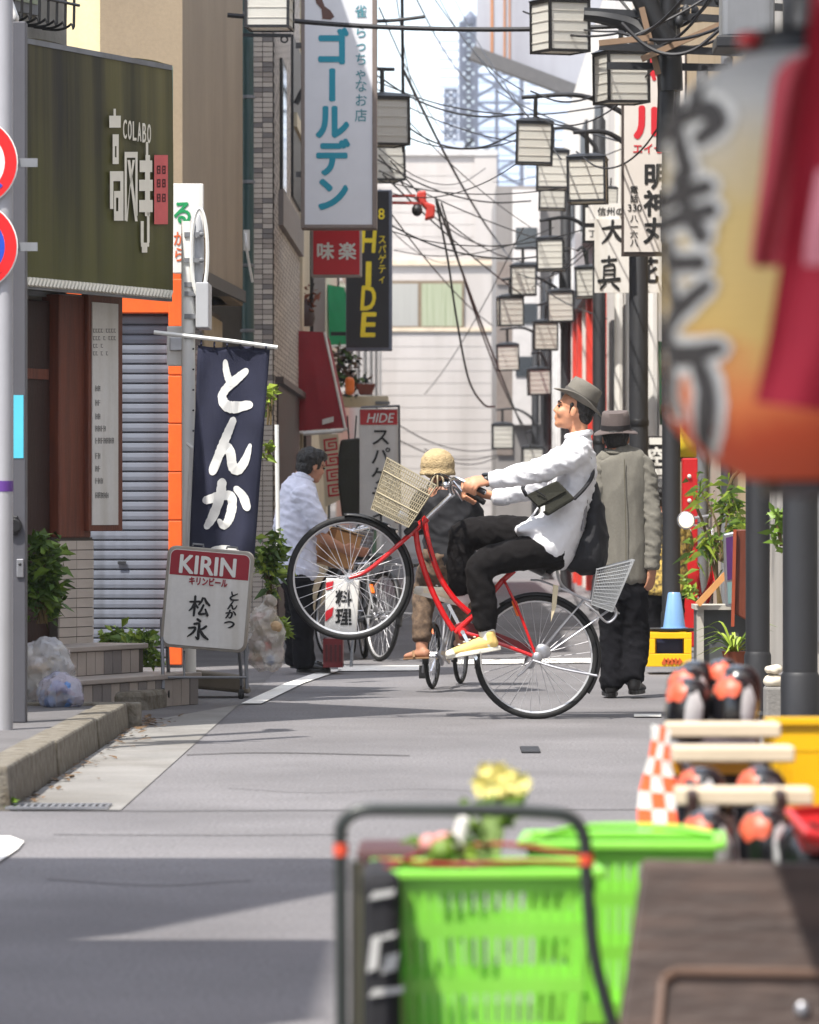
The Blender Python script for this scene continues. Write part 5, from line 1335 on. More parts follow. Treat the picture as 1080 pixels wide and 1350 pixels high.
bmA = bag_material('bag white', (206, 206, 206), [(200, 198, 194), (186, 178, 160), (214, 214, 216), (150, 168, 200), (196, 130, 126)])
bmB = bag_material('bag mixed', (206, 200, 190), [(204, 196, 182), (186, 150, 128), (214, 210, 204), (170, 156, 130), (196, 90, 92)])
rubbish('big pale rubbish bag on the sidewalk beside the tiled steps', 22, 838, 96, 926, 24.2, bmA, False)
rubbish('small torn blue and white rubbish bag lying against the bigger bag', 52, 888, 108, 932, 23.7, bag_material('bag blue', (176, 184, 204), [(190, 194, 204), (80, 124, 206), (200, 100, 100), (206, 206, 214)]), False)
rubbish('round pale rubbish bag behind the standing beer sign', 325, 797, 377, 884, 28.6, bmB)

# ---------------------------------------------------------------- left plants
def shrub(label, u0, v0, u1, v1, Y, n, size, mats_, name='shrub'): return hang_plant(name, label, u0, v0, u1, v1, Y, n, size, mats_)
shrub('green shrub before the dark wooden doors', 28, 708, 84, 822, 25.9, 620, .085, [leafd, leafm, leafd])
shrub('low leafy bush in front of the steel shutter', 128, 826, 208, 876, 28.9, 520, .075, [leafm, leafy])
shrub('small climbing sprig beside the navy banner top', 346, 505, 368, 560, 29.5, 60, .07, [leafy])
shrub('small climbing sprig beside the navy banner middle', 344, 580, 366, 606, 29.5, 40, .07, [leafy])
shrub('tall thin green plant between banner and white shirted man', 334, 708, 374, 800, 29.0, 330, .08, [leafm, leafy, leafd])
shrub('weedy green plant beside the round rubbish bag', 352, 800, 378, 850, 29.3, 120, .07, [leafy])
shrub('tuft of weeds at the kerb foot in the picture corner', -10, 1050, 18, 1078, 17.35, 120, .035, [leafm])
st_ = MB(); st_.tube([P(365, 560, 30), P(367, 740, 30)], .014, 8); st_.build('plant_stake', white, None, at=P(367, 740, 30), smooth=True, label='thin white stake standing behind the navy banner', cat='stake')
# red crate and paper beside the parked bicycles
redk = mat('dull dark red', (104, 16, 22), .5)
rc = thing('red_crate', 'red plastic crate at the feet of the man with the box', 'crate', P(438, 880, 31.6))
m = MB(); pbox(m, 426, 842, 452, 880, 31.6, 31.62); m.build('front_panel', redk, rc)
m = MB(); pbox(m, 426, 842, 452, 845, 31.62, 31.95); pbox(m, 426, 876, 452, 880, 31.62, 31.95); a = P(426, 842, 31.62); b = P(452, 880, 31.62); m.box(a.x, a.x + .015, 31.62, 31.95, b.z, a.z); m.box(b.x - .015, b.x, 31.62, 31.95, b.z, a.z); m.build('side_panel', redk, rc)
m = MB()
for k in range(4): pbox(m, 429 + k * 6, 850, 432 + k * 6, 872, 31.594, 31.6)
m.build('rib', mat('darker red', (70, 12, 16), .4), rc)
ps = thing('menu_stand', 'white standing menu sign with two black kanji behind the red bicycle wheel', 'sign', P(452, 850, 33))
m = MB(); m.prism([P(430, 762, 33), P(474, 765, 33), P(470, 838, 33), P(428, 836, 33)], (0, .05, 0)); m.build('panel', whitep, ps, bevel=.006)
f = front(33.0); m = MB(); char(m, '料', f, 453, 788, 22, 22, .03); char(m, '理', f, 453, 813, 22, 24, .03); m.build('lettering', ink, ps)
m = MB(); m.prism([f(430, 768), f(440, 766), f(438, 776), f(430, 778)], (0, -.001, 0)); m.prism([f(429, 806), f(440, 800), f(438, 812), f(429, 820)], (0, -.001, 0)); m.build('print', redsign, ps)
m = MB()
for u in (434, 466): m.tube([P(u, 836, 33.02), P(u - 3, 880, 33.02)], .012, 6)
m.build('leg', midgrey, ps)
gb = MB(); pbox(gb, 470, 690, 496, 740, 38, 38.3); gb.build('green_bin', mat('dull green', (84, 116, 96), .6), None, at=P(483, 740, 38), label='dull green bin behind the red bicycle basket', cat='bin', bevel=.02)

# ---------------------------------------------------------------- right pavement clutter
YC = 31.6
yc = thing('yellow_crate', 'yellow beer crate with dark opening and red print by the slim lamp post', 'crate', P(882, 880, YC))
m = MB(); d_ = .42
pbox(m, 853, 834, 912, 842, YC, YC + .02); pbox(m, 853, 862, 912, 879, YC, YC + .02); pbox(m, 853, 842, 864, 862, YC, YC + .02); pbox(m, 902, 842, 912, 862, YC, YC + .02); m.build('front_panel', yellowp, yc, bevel=.004)
m = MB(); a, b = P(853, 834, YC), P(912, 879, YC)
m.box(a.x, a.x + .02, YC + .02, YC + d_, b.z, a.z); m.box(b.x - .02, b.x, YC + .02, YC + d_, b.z, a.z); m.box(a.x + .02, b.x - .02, YC + d_ - .02, YC + d_, b.z, a.z); m.box(a.x + .02, b.x - .02, YC + .02, YC + d_ - .02, b.z, b.z + .02); m.build('side_panel', yellowp, yc)
m = MB(); pbox(m, 866, 842.5, 900, 861.5, YC + .05, YC + .06); m.build('lining', mat('dark blue lining', (24, 30, 60), .6), yc)
m = MB(); f = front(YC); 
for k in range(5): m.prism([f(872 + k * 5, 874 - (k % 2) * 3), f(876 + k * 5, 867), f(880 + k * 5, 872), f(876 + k * 5, 877)], (0, -.002, 0))
m.build('print', mat('orange red print', (196, 84, 30), .6), yc)
tr = MB(); c = P(882, 832, YC + .2); m = tr.lathe([(.19, 0), (.2, .012), (.2, .02), (.0, .02)], c, n=20, sx=1.0); tr.build('black_tray', black, None, at=c, smooth=True, label='black round tray lying on the yellow crate', cat='tray')
cn = thing('blue_cone', 'pale blue plastic cone standing on the black tray', 'cone', P(886, 829, YC + .2))
m = MB(); m.lathe([(.095, -.004), (.095, .01), (.07, .012)], P(889, 829, YC + .2), n=22); m.build('base', mat('pale blue plastic', (120, 160, 206), .3, .05), cn, smooth=True)
m = MB(); m.lathe([(.078, .011), (.045, .245), (.038, .255), (0, .255)], P(889, 829, YC + .2), n=22); m.build('cone_body', mat('pale blue plastic', (120, 160, 206), .3, .05), cn, smooth=True)
bxg = MB(); pbox(bxg, 919, 801, 986, 884, 30.2, 30.6); bb = thing('grey_planter', 'dark grey planter box with pale edge beside the spider plant', 'planter', P(950, 884, 30.2)); bxg.build('box', mat('dark planter', (70, 72, 72), .7, .12), bb, bevel=.01)
m = MB(); pbox(m, 919, 802, 928, 884, 30.15, 30.2); pbox(m, 917, 798, 988, 804, 30.13, 30.63); m.build('edge_board', mat('pale grey board', (170, 166, 156), .7), bb)
hang_plant('bamboo_plant', 'feathery bamboo plant beside the beige wall', 916, 636, 992, 740, 30.9, 380, .11, [leafm, leafy, leafy, leafd], droop=.5, aspect=9)
m = MB(); bst = MB(); bst.tube(cat_rom([P(948, 800, 31), P(945, 720, 31), P(962, 640, 31), P(975, 620, 31)], 5), .012, 6)
bst.tube(cat_rom([P(952, 800, 31), P(930, 700, 31), P(918, 668, 31)], 5), .01, 6)
bst.build('stem', stemm, [o for o in bpy.data.objects if o.name.startswith('bamboo_plant')][0], smooth=True)
hang_plant('leafy_plant', 'small yellow green plant at the foot of the red pillar', 896, 752, 918, 788, 34, 60, .07, [leafy, leafm])
hang_plant('hanging_plant', 'thin leafy plant between the two dark lamp posts', 1018, 660, 1034, 720, 24, 70, .07, [leafm])
psn = thing('purple_sign', 'narrow purple sign in a silver frame standing by the planter', 'sign', P(962, 800, 30))
m = MB(); m.prism([P(954, 704, 30), P(972, 700, 30), P(974, 800, 30), P(957, 800, 30)], (0, .08, 0)); m.build('frame', steel, psn, bevel=.01)
m = MB(); f = front(30); m.quad(f(957, 709), f(970, 706), f(972, 762), f(959, 765)); m.build('face', mat('purple', (74, 34, 92), .5), psn); m = MB(); m.quad(f(959, 768), f(972, 766), f(973, 795), f(960, 796)); m.build('lower_face', mat('teal grey', (110, 140, 140), .5), psn)
bwd = thing('brown_shutter', 'brown wooden shutter board leaning beside the purple sign', 'board', P(978, 810, 29.6))
m = MB(); m.prism([P(968, 698, 29.6), P(990, 698, 29.6), P(992, 822, 29.6), P(966, 808, 29.6)], (0, .05, 0)); m.build('board', wood, bwd, bevel=.008)
m = MB(); m.bar(P(969, 698, 29.58), P(966, 826, 29.58), .02, .03); m.build('edge', mat('red brown edge', (150, 66, 36), .6), bwd)
lw = MB(); lw.bar(P(920, 797, 30.1), P(957, 757, 30.1), .04, .04); lw.build('wooden_pole', mat('tan wood', (196, 140, 84), .6, .1), None, at=P(938, 780, 30.1), label='tan wooden pole leaning across the planter', cat='pole')
# spider plant, each long leaf a part
spt = thing('spider_plant', 'spider plant with long arching leaves in a terracotta pot', 'plant', P(968, 885, 28.6))
m = MB(); c = P(968, 886, 28.6); m.lathe([(.05, 0), (.075, .12), (.08, .13), (.07, .13), (0, .12)], c, n=18); m.build('pot', terracotta, spt, smooth=True)
for k in range(30):
    q = 2 * pi * k / 30 * 5.1; L_ = random.uniform(.16, .3); c0 = c + Vector((0, 0, .12)); dx = Vector((cos(q), sin(q) * .8, 0)); up = random.uniform(.15, 1.0)
    p1 = c0 + dx * L_ * .45 + Vector((0, 0, L_ * .75 * up)); p2 = c0 + dx * L_ + Vector((0, 0, L_ * (.9 * up - .25)))
    cc = cat_rom([c0, p1, p2], 4); w_ = [.004, .008, .011, .012, .011, .009, .006, .004, .001]; sd = Vector((-dx.y, dx.x, 0)).normalized()
    m = MB(); vs_ = []
    for p, w in zip(cc, w_): vs_ += [Vector(p) - sd * w, Vector(p) + Vector((0, 0, -w * .5)), Vector(p) + sd * w]
    m.add(vs_, [(3 * i, 3 * i + 1, 3 * i + 4, 3 * i + 3) for i in range(8)] + [(3 * i + 1, 3 * i + 2, 3 * i + 5, 3 * i + 4) for i in range(8)])
    m.build('leaf', leafy if k % 3 else leafm, spt, smooth=True)
# round lamp, yellow lantern, small signs, red wheel bicycle handled with the bicycles
rl = thing('round_lamp', 'small round lit lamp on a bracket beside the red pillar', 'lamp', P(905, 686, 33))
m = MB(); m.ell(P(905, 686, 33), (.055, .05, .055)); m.build('globe', mat('lamp glow', (250, 240, 220), .4, .01, emit=((255, 240, 205), .5)), rl, smooth=True)
m = MB(); m.lathe([(.05, 0), (.066, .02), (.06, .05)], P(905, 686, 33) + Vector((0, .02, 0)), (0, 1, 0), 18); m.tube([P(908, 684, 33.06), P(935, 680, 33.1)], .012, 6); m.build('bracket', steel, rl, smooth=True)
yl_ = thing('yellow_lantern', 'yellow paper lantern with black rim above the red pillar', 'lantern', P(904, 602, 40))
m = MB(); m.lathe([(.06, -.16), (.12, -.13), (.155, -.05), (.155, .05), (.12, .13), (.06, .16)], P(904, 580, 40), n=20); m.build('paper', mat('yellow paper', (232, 206, 40), .7, .06), yl_, smooth=True)
m = MB(); m.lathe([(.06, -.19), (.075, -.19), (.075, -.15), (.06, -.15)], P(904, 580, 40), n=16, closed=True); m.build('rim', black, yl_, smooth=True)
ws = thing('black_white_sign', 'small black and white sign partly behind the slim lamp post', 'sign', P(866, 628, 46))
m = MB(); pbox(m, 855, 575, 880, 628, 46, 46.06); m.build('panel', mat('black sign face', (26, 24, 28)), ws)
m = MB(); f = front(46); char(m, '空', f, 866, 602, 24, 26, .04); pbox(m, 856, 577, 878, 586, 45.99, 46); pbox(m, 856, 618, 878, 626, 45.99, 46); m.build('lettering', white, ws)
tsg = MB(); tsg.box(P(855, 0, 47).x, P(884, 0, 47).x, 47, 47.4, P(0, 572, 47).z, P(0, 566, 47).z); tsg.build('wooden_ledge', mat('tan wood', (196, 140, 84)), None, at=P(868, 570, 47), label='tan wooden ledge above the small black and white sign', cat='ledge')
grn = MB(); grn.tube([P(871, 450, 44.5), P(873, 560, 44.5)], .022, 10); grn.build('green_pipe', mat('deep green', (20, 70, 44), .5), None, at=P(872, 560, 44.5), smooth=True, label='dark green pipe between the two lamp posts', cat='pipe')
# pale stone pieces by the thick post
for i, (lab, u0, v0, u1, v1, Y) in enumerate((('lowest pale stone block under the stacked stones beside the thick lamp post', 1008, 905, 1046, 952, 22.5), ('middle rounded stone of the little stack beside the thick lamp post', 1006, 888, 1036, 908, 22.5), ('top rounded stone of the little stack beside the thick lamp post', 1008, 876, 1032, 889, 22.5))):
    a, b = P(u0, v1, Y), P(u1, v0, Y); m = MB()
    if i == 0: m.box(a.x, b.x, Y - .1, Y + .1, a.z, b.z); m.build('stone', concrete, None, at=a, bevel=.012, label=lab, cat='stone')
    else: m.ell((a + b) / 2, ((b.x - a.x) / 2, .07, (b.z - a.z) / 2)); remesh(m, .012, 1, lambda p, n: .012 * noise.noise(p * 18)).build('stone', mat('pale stone2', (206, 196, 178), .85, .15), None, at=a, smooth=True, label=lab, cat='stone')
# ---------------------------------------------------------------- bicycles
PITCH = radians(22.9)
YR0 = FPX / 241.6
AX = P(707, 866, YR0)
BF, BL, BU = Vector((-cos(PITCH), 0, sin(PITCH))), Vector((0, -1, 0)), Vector((sin(PITCH), 0, cos(PITCH)))
def L(u, v, y=0.0):
    """pixel on the wheelie bicycle's plane -> its own coordinates (x forward, y to its left, z up from the rear axle)"""
    d = P(u, v, YR0) - AX
    return Vector((d.dot(BF), y, d.dot(BU)))
MAIN_MTX = Matrix(((BF.x, BL.x, BU.x, AX.x), (BF.y, BL.y, BU.y, AX.y), (BF.z, BL.z, BU.z, AX.z), (0, 0, 0, 1)))
WHEEL = {}
def wheel(parent, c, R=.34, sp=True):
    if R not in WHEEL:
        k = R / .34
        a = MB(); n = 56
        a.lathe([(R * .885, -.008), (R * .875, 0), (R * .885, .008), (R * .945, .013), (R * .955, .0), (R * .945, -.013)], (0, 0, 0), (0, 1, 0), 64, closed=True)
        rim = a.mesh('wheel', alu, smooth=True)
        a = MB(); a.tube([((R - .019) * cos(2 * pi * i / n) * 1.004, 0, (R - .019) * sin(2 * pi * i / n) * 1.004) for i in range(n)], .0180, 10, ring=True)
        ty = a.mesh('tyre', rubber, smooth=True)
        a = MB(); a.tube([(0, -.05, 0), (0, .05, 0)], .014, 10)
        for s_ in (-1, 1): a.lathe([(.0, .028), (.026, .028), (.026, .034), (0, .034)], (0, 0, 0), (0, s_, 0), 14); a.lathe([(.012, .05), (.012, .062), (0, .064)], (0, 0, 0), (0, s_, 0), 8)
        hub = a.mesh('hub', chrome, smooth=True)
        a = MB()
        for i in range(32):
            q = 2 * pi * i / 32; s_ = 1 if i % 2 else -1; q2 = q + (.55 if (i // 2) % 2 else -.55)
            a.tube([(.022 * cos(q2), s_ * .03, .022 * sin(q2)), (R * .92 * cos(q), 0, R * .92 * sin(q))], .0016, 4, caps=False)
        spk = a.mesh('spokes', mat('spoke steel', (190, 190, 194), .5, .05, metal=.5))
        WHEEL[R] = (rim, ty, hub, spk)
    rim, ty, hub, spk = WHEEL[R]
    w = link_mesh('wheel', rim, parent, c)
    link_mesh('tyre', ty, w); link_mesh('hub', hub, w); s2 = link_mesh('spokes', spk, w, kind='stuff')
    w.rotation_euler.y = random.uniform(0, .2)
    return w
def wire_basket(name, parent, ft, fb, bb, bt, w_top, w_bot, mtl, nv=9, nh=5, r=.0024, bands=()):
    """open wire basket; four corners of its side outline, in bicycle coordinates"""
    m = MB()
    def S_(i, s_): return (Vector(i[0]) + Vector((0, s_ * i[1] / 2, 0)))
    FT, FB, BB_, BT = (ft, w_top), (fb, w_bot), (bb, w_bot), (bt, w_top)
    def lerp(a, b, q): return a * (1 - q) + b * q
    ring = [S_(FT, -1), S_(FT, 1), S_(BT, 1), S_(BT, -1)]; low = [S_(FB, -1), S_(FB, 1), S_(BB_, 1), S_(BB_, -1)]
    for k in range(4):
        a, b, c, d = ring[k], ring[(k + 1) % 4], low[k], low[(k + 1) % 4]
        m.bar(a, b, .007, .007); m.bar(c, d, .005, .005); m.bar(a, c, .005, .005)
        n_ = nv * (2 if k in (1, 3) else 2)
        for i in range(1, n_): m.tube([lerp(a, b, i / n_), lerp(c, d, i / n_)], r, 4, caps=False)
        for j in range(1, nh * 2): m.tube([lerp(a, c, j / (nh * 2)), lerp(b, d, j / (nh * 2))], r if j not in bands else .006, 4, caps=False)
    for i in range(1, nv * 2):
        q = i / (nv * 2); m.tube([lerp(low[0], low[1], q), lerp(low[3], low[2], q)], r, 4, caps=False)
        m.tube([lerp(low[0], low[3], q), lerp(low[1], low[2], q)], r, 4, caps=False)
    return m.build(name, mtl, parent)
def bicycle(label, frame_mat, group=None, R=.34, main=False, basket=None, rack=True):
    t = thing('bicycle', label, 'bicycle', (0, 0, 0), group)
    k = R / .34
    FA = Vector((1.107, 0, 0))
    wheel(t, Vector((0, 0, 0)), R); wheel(t, FA, R)
    ht, hb, bbk = L(563, 683), L(541, 704), L(610, 833)
    # front fork with two blades
    m = MB()
    for s_ in (-1, 1): m.tube(cat_rom([hb + Vector((0, s_ * .02, .0)), L(528, 716, s_ * .045), L(497, 743, s_ * .052), L(478, 756, s_ * .054), FA + Vector((0, s_ * .056, 0))], 5), [.0145 - .0045 * i / 20 for i in range(21)], 10)
    m.tube([hb + Vector((0, -.04, 0)), hb + Vector((0, .04, 0))], .014, 8); m.build('fork', frame_mat, t, smooth=True)
    # frame: head tube, two curved down tubes, seat tube, stays
    m = MB(); m.tube([hb, ht], .021, 12)
    m.tube(cat_rom([L(560, 687), L(566, 720), L(580, 760), L(598, 788), L(619, 808)], 6), .0165, 10)
    m.tube(cat_rom([L(548, 700), L(553, 730), L(567, 772), L(584, 808), L(598, 831)], 6), .0165, 10)
    m.tube([L(600, 834), L(626, 810), L(662, 766), L(678, 752)], .0155, 10)
    for s_ in (-1, 1):
        m.tube(cat_rom([bbk + Vector((0, s_ * .03, 0)), L(650, 845, s_ * .05), L(707, 866, s_ * .06)], 4), .010, 8)
        m.tube(cat_rom([L(664, 764, s_ * .02), L(684, 806, s_ * .055), L(707, 866, s_ * .06)], 4), .008, 8)
    m.tube([bbk + Vector((0, -.04, 0)), bbk + Vector((0, .04, 0))], .024, 12)
    m.build('frame', frame_mat, t, smooth=True)
    # chain case on the right side
    m = MB(); y0 = -.055
    m.prism([L(600, 824, y0), L(612, 818, y0), L(655, 834, y0), L(706, 854, y0), L(712, 860, y0), L(706, 866, y0), L(650, 849, y0), L(606, 844, y0)], (0, .02, 0)); cg = m.build('chain_guard', mat('dark red enamel', (120, 14, 24), .3) if main else frame_mat, t, bevel=.004)
    m = MB(); m.prism([L(640, 842, y0 + .022), L(690, 858, y0 + .022), L(689, 862, y0 + .022), L(639, 847, y0 + .022)], (0, .002, 0)); m.build('print', white, cg)
    # cranks and pedals
    m = MB(); pn, pf = L(629, 869, .075), L(591, 797, -.075)
    m.bar(bbk + Vector((0, .06, 0)), pn, .018, .012, (0, 1, 0)); m.bar(bbk + Vector((0, -.075, 0)), pf, .018, .012, (0, 1, 0)); m.tube([bbk + Vector((0, -.08, 0)), bbk + Vector((0, .075, 0))], .012, 8)
    cr_ = m.build('crank', chrome, t)
    for p, s_ in ((pn, 1), (pf, -1)):
        m = MB(); m.obox(p + Vector((0, s_ * .055, 0)), (.085, .085, .022), L(1, 0) - L(0, 3))
        m.build('pedal', black, t, bevel=.005)
    # seat post, saddle
    m = MB(); m.tube([L(676, 754), L(694, 741)], .013, 8); m.build('seat_post', chrome, t, smooth=True)
    m = MB(); m.limb([L(668, 737), L(690, 742), L(716, 752)], [(.018, .028), (.026, .06), (.032, .1)]); m.build('saddle', black, t, smooth=True)
    # stem and bars
    st = L(594, 654)
    m = MB(); m.tube([ht, L(580, 667), st], .0125, 10); m.tube(cat_rom([st, L(598, 650)], 3), .016, 8); m.build('stem', chrome, t, smooth=True)
    m = MB()
    gn = [L(597, 651, .0), L(594, 645, .07), L(595, 635, .16), L(604, 632, .25), L(640, 650, .29)]
    gf = [L(597, 651, .0), L(594, 645, -.07), L(595, 638, -.16), L(606, 642, -.25), L(640, 663, -.29)]
    for g in (gn, gf): m.tube(cat_rom(g, 6), .011, 10)
    hbz = m.build('handlebar', chrome, t, smooth=True)
    for g in (gn, gf):
        m = MB(); a, b = g[3], g[4]; m.tube([a * .7 + b * .3, a * .02 + b * .98], .0165, 10); m.build('grip', black, hbz, smooth=True)
        m = MB(); m.tube([a + Vector((.02, 0, -.02)), a * .5 + b * .5 + Vector((.035, 0, -.05))], .005, 6); m.build('brake_lever', chrome, hbz, smooth=True)
    m = MB(); m.ell(L(588, 640, .1), (.024, .024, .018)); m.build('bell', chrome, hbz, smooth=True)
    m = MB()
    for s_, a in ((1, L(604, 634, .2)), (-1, L(606, 642, -.2))): m.tube(cat_rom([a, L(575, 625, s_ * .1), L(562, 650, s_ * .05), L(556, 690, s_ * .03), L(570, 740, .02)], 6), .0035, 5)
    m.build('brake_cable', black, t, smooth=True)
    # mudguards
    def guard(name, c, a0, a1, rr, w, mtl):
        m = MB(); n = 26; vs_ = []
        for i in range(n + 1):
            q = a0 + (a1 - a0) * i / n
            for (dy, dr) in ((-w, -.014), (-w * .5, 0), (w * .5, 0), (w, -.014)): vs_.append(Vector((c.x + (rr + dr) * cos(q), dy, c.z + (rr + dr) * sin(q))))
        m.add(vs_, [(4 * i + j, 4 * i + j + 1, 4 * i + 5 + j, 4 * i + 4 + j) for i in range(n) for j in range(3)])
        o = m.build(name, mtl, t, smooth=True, ang=60); q = o.modifiers.new('t', 'SOLIDIFY'); q.thickness = .0015
        return o
    guard('mudguard', Vector((0, 0, 0)), radians(32), radians(192), R + .014, .027, black)
    guard('mudguard', FA, radians(62), radians(196), R + .014, .027, black)
    # rear carrier
    if rack:
        m = MB(); z = R + .055
        for s_ in (-1, 1):
            m.tube(cat_rom([(.19, s_ * .04, z - .02), (.1, s_ * .06, z), (-.28, s_ * .06, z), (-.32, s_ * .03, z)], 4), .006, 6)
            m.tube([(-.12, s_ * .06, z), (0, s_ * .07, .01)], .005, 6); m.tube([(-.27, s_ * .06, z), (-.02, s_ * .07, .0)], .0045, 6)
        for x in (.08, 0, -.08, -.16, -.24): m.tube([(x, -.06, z), (x, .06, z)], .005, 6)
        m.build('carrier', steel, t, smooth=True)
    # stand, derailleur, lamp, reflector
    m = MB()
    for s_ in (-1, 1): m.tube(cat_rom([L(702, 870, s_ * .08), L(735, 880, s_ * .1), L(786, 890, s_ * .11)], 4), .007, 6)
    m.tube([L(786, 890, -.11), L(786, 890, .11)], .007, 6); m.tube([L(706, 866, .06), L(690, 884, .085), L(682, 890, .09)], .009, 6); m.build('stand', steel, t, smooth=True)
    m = MB(); m.ell(L(700, 872, -.075), (.035, .02, .045), n=10, m=7); m.ell(L(716, 858, .07), (.045, .012, .04), n=10, m=7); m.ell(L(708, 866, .075), (.03, .015, .03)); m.build('gear_case', steel, t, smooth=True)
    m = MB(); m.obox(L(681, 802, .03), (.03, .03, .09), L(1, 0) - L(0, 0), None, L(675, 780) - L(686, 812)); m.build('reflector', mat('orange reflector', (236, 110, 20), .3), t, bevel=.006)
    m = MB(); m.lathe([(.0, -.03), (.03, -.025), (.038, .02), (.036, .03), (0, .03)], L(546, 690, .0) + Vector((.07, .06, 0)), (1, 0, .0), 14); m.build('headlamp', steel, t, smooth=True)
    if main:
        wire_basket('front_basket', t, L(511, 604), L(490, 671), L(539, 695), L(575, 640), .40, .32, mat('beige wire', (172, 162, 138), .5, .06), 11, 6, .0022, (3, 8))
        m = MB(); m.prism([L(492, 668, -.155), L(538, 691, -.155), L(538, 691, .155), L(492, 668, .155)], (L(493, 665) - L(492, 668))); m.build('basket_floor', mat('beige wire', (206, 192, 160)), t)
        wire_basket('rear_basket', t, L(786, 750), L(779, 796), L(806, 806), L(835, 738), .30, .22, mat('grey wire', (176, 178, 180), .4, .06, metal=.4), 9, 6, .002)
        m = MB()
        for s_ in (-1, 1): m.tube(cat_rom([L(770, 795, s_ * .1), L(785, 806, s_ * .11), L(800, 820, s_ * .1), L(812, 810, s_ * .1), L(806, 797, s_ * .1), L(786, 798, s_ * .1)], 5), .0065, 6)
        for s_ in (-1, 1): m.tube(cat_rom([L(733, 745, s_ * .05), L(740, 770, s_ * .05), L(760, 785, s_ * .06), L(785, 795, s_ * .07)], 5), .008, 6)
        m.build('seat_bracket', steel, t, smooth=True)
        m = MB(); m.prism([L(729, 770, .07), L(736, 772, .07), L(733, 800, .075), L(726, 820, .075), L(727, 800, .075)], (0, -.015, 0)); m.build('reflector_flap', mat('cream flap', (214, 200, 168), .6), t, bevel=.003)
        m = MB(); m.limb([L(548, 690, .05), L(536, 702, .05)], [.02, .018]); m.build('lock', black, t, smooth=True)
    elif basket == 'front':
        wire_basket('front_basket', t, L(511, 604), L(490, 671), L(539, 695), L(575, 640), .40, .32, steel, 7, 4, .0035)
    return t
mb_ = bicycle('red city bicycle reared up on its back wheel with a beige wire basket', red, main=True)
mb_.matrix_world = MAIN_MTX
mb_.location = AX; mb_.rotation_mode = 'QUATERNION'; mb_.rotation_quaternion = MAIN_MTX.to_quaternion()

def park(o, u, v, yaw, lean=0.0, R=.34, sc=1.0):
    """stand a bicycle with its rear wheel touching the ground at pixel (u, v); yaw turns its heading from +X"""
    Y = GY(v); x = (u - U0) * Y / FPX
    o.rotation_mode = 'XYZ'; o.rotation_euler = (lean, 0, yaw); o.scale = (sc,) * 3
    o.location = (x, Y, R * sc)
silverb = bicycle('silver grey city bicycle parked by the shop behind the red front wheel', midgrey, 'bicycles parked along the lane', basket='front')
park(silverb, 505, 872, radians(112), .08)
pk2 = bicycle('black city bicycle parked next to the silver one behind the red front wheel', black, 'bicycles parked along the lane', basket='front', rack=True)
park(pk2, 478, 868, radians(96), -.05)
pk3 = bicycle('red wheeled bicycle mostly hidden behind the yellow crate and slim lamp post', red, 'bicycles parked along the lane')
park(pk3, 905, 850, radians(-75), .05)
fold = bicycle('small wheeled bicycle ridden away by the person in the beige hat', steel, None, R=.26, rack=False)

park(fold, 570, 908, radians(78), 0, R=.26, sc=.8)
fold.location.z = .26 * .8

YF = FPX * CAM_H / (905 - V0)
m = MB()
bk2 = thing('wire_basket', 'grey mesh basket with a red label on the back of the small wheeled bicycle', 'basket', P(602, 795, YF))
a, b = P(563, 795, YF - .05), P(640, 706, YF - .05)
for k in range(19):
    x = a.x + (b.x - a.x) * k / 18; m.tube([(x, YF - .05, a.z), (x, YF - .05, b.z)], .003, 4); m.tube([(x, YF + .22, a.z), (x, YF + .22, b.z)], .003, 4)
for k in range(13):
    z = a.z + (b.z - a.z) * k / 12
    for y in (YF - .05, YF + .22): m.tube([(a.x, y, z), (b.x, y, z)], .003, 4)
    for x in (a.x, b.x): m.tube([(x, YF - .05, z), (x, YF + .22, z)], .003, 4)
for z in (a.z, b.z):
    for y in (YF - .05, YF + .22): m.bar((a.x, y, z), (b.x, y, z), .01, .01)
m.build('wires', steel, bk2, kind='stuff')
m = MB(); m.box(a.x + .02, b.x - .02, YF - .03, YF + .2, a.z + .01, b.z - .06); m.build('load', mat('dark grey load', (96, 92, 96), .8, .2), bk2, bevel=.03)
m = MB(); pbox(m, 583, 717, 626, 726, YF - .06, YF - .055); m.build('label', redsign, bk2)

# ---------------------------------------------------------------- people
def head_parts(mb, c, f, u, hgt=.235, ears=True, face=True):
    c = Vector(c); f = Vector(f).normalized(); u = Vector(u); u = (u - f * u.dot(f)).normalized(); r = f.cross(u)
    k = hgt / .235; M = Matrix((f, r, u)).transposed()
    def T(x, y, z): return c + M @ Vector((x * k, y * k, z * k))
    def E(x, y, z, a, b, d): mb.ell(T(x, y, z), (a * k, b * k, d * k), M)
    E(-.012, 0, .032, .098, .077, .088); E(.03, 0, -.03, .064, .062, .078); E(.062, 0, -.09, .027, .032, .023)
    E(.035, 0, -.075, .05, .052, .035)
    if face:
        mb.limb([T(.086, 0, .016), T(.096, 0, -.008), T(.103, 0, -.025)], [.009 * k, .010 * k, .0115 * k], sub=3, n=10)
        for s_ in (-1, 1): E(.093, s_ * .010, -.029, .011, .008, .007)
        E(.08, 0, .026, .02, .05, .012)
        E(.088, 0, -.054, .011, .023, .007); E(.086, 0, -.065, .011, .02, .007)
        for s_ in (-1, 1): E(.06, s_ * .042, -.028, .03, .022, .028)
    if ears:
        for s_ in (-1, 1): E(-.004, s_ * .079, -.012, .019, .009, .033)
    return T, M
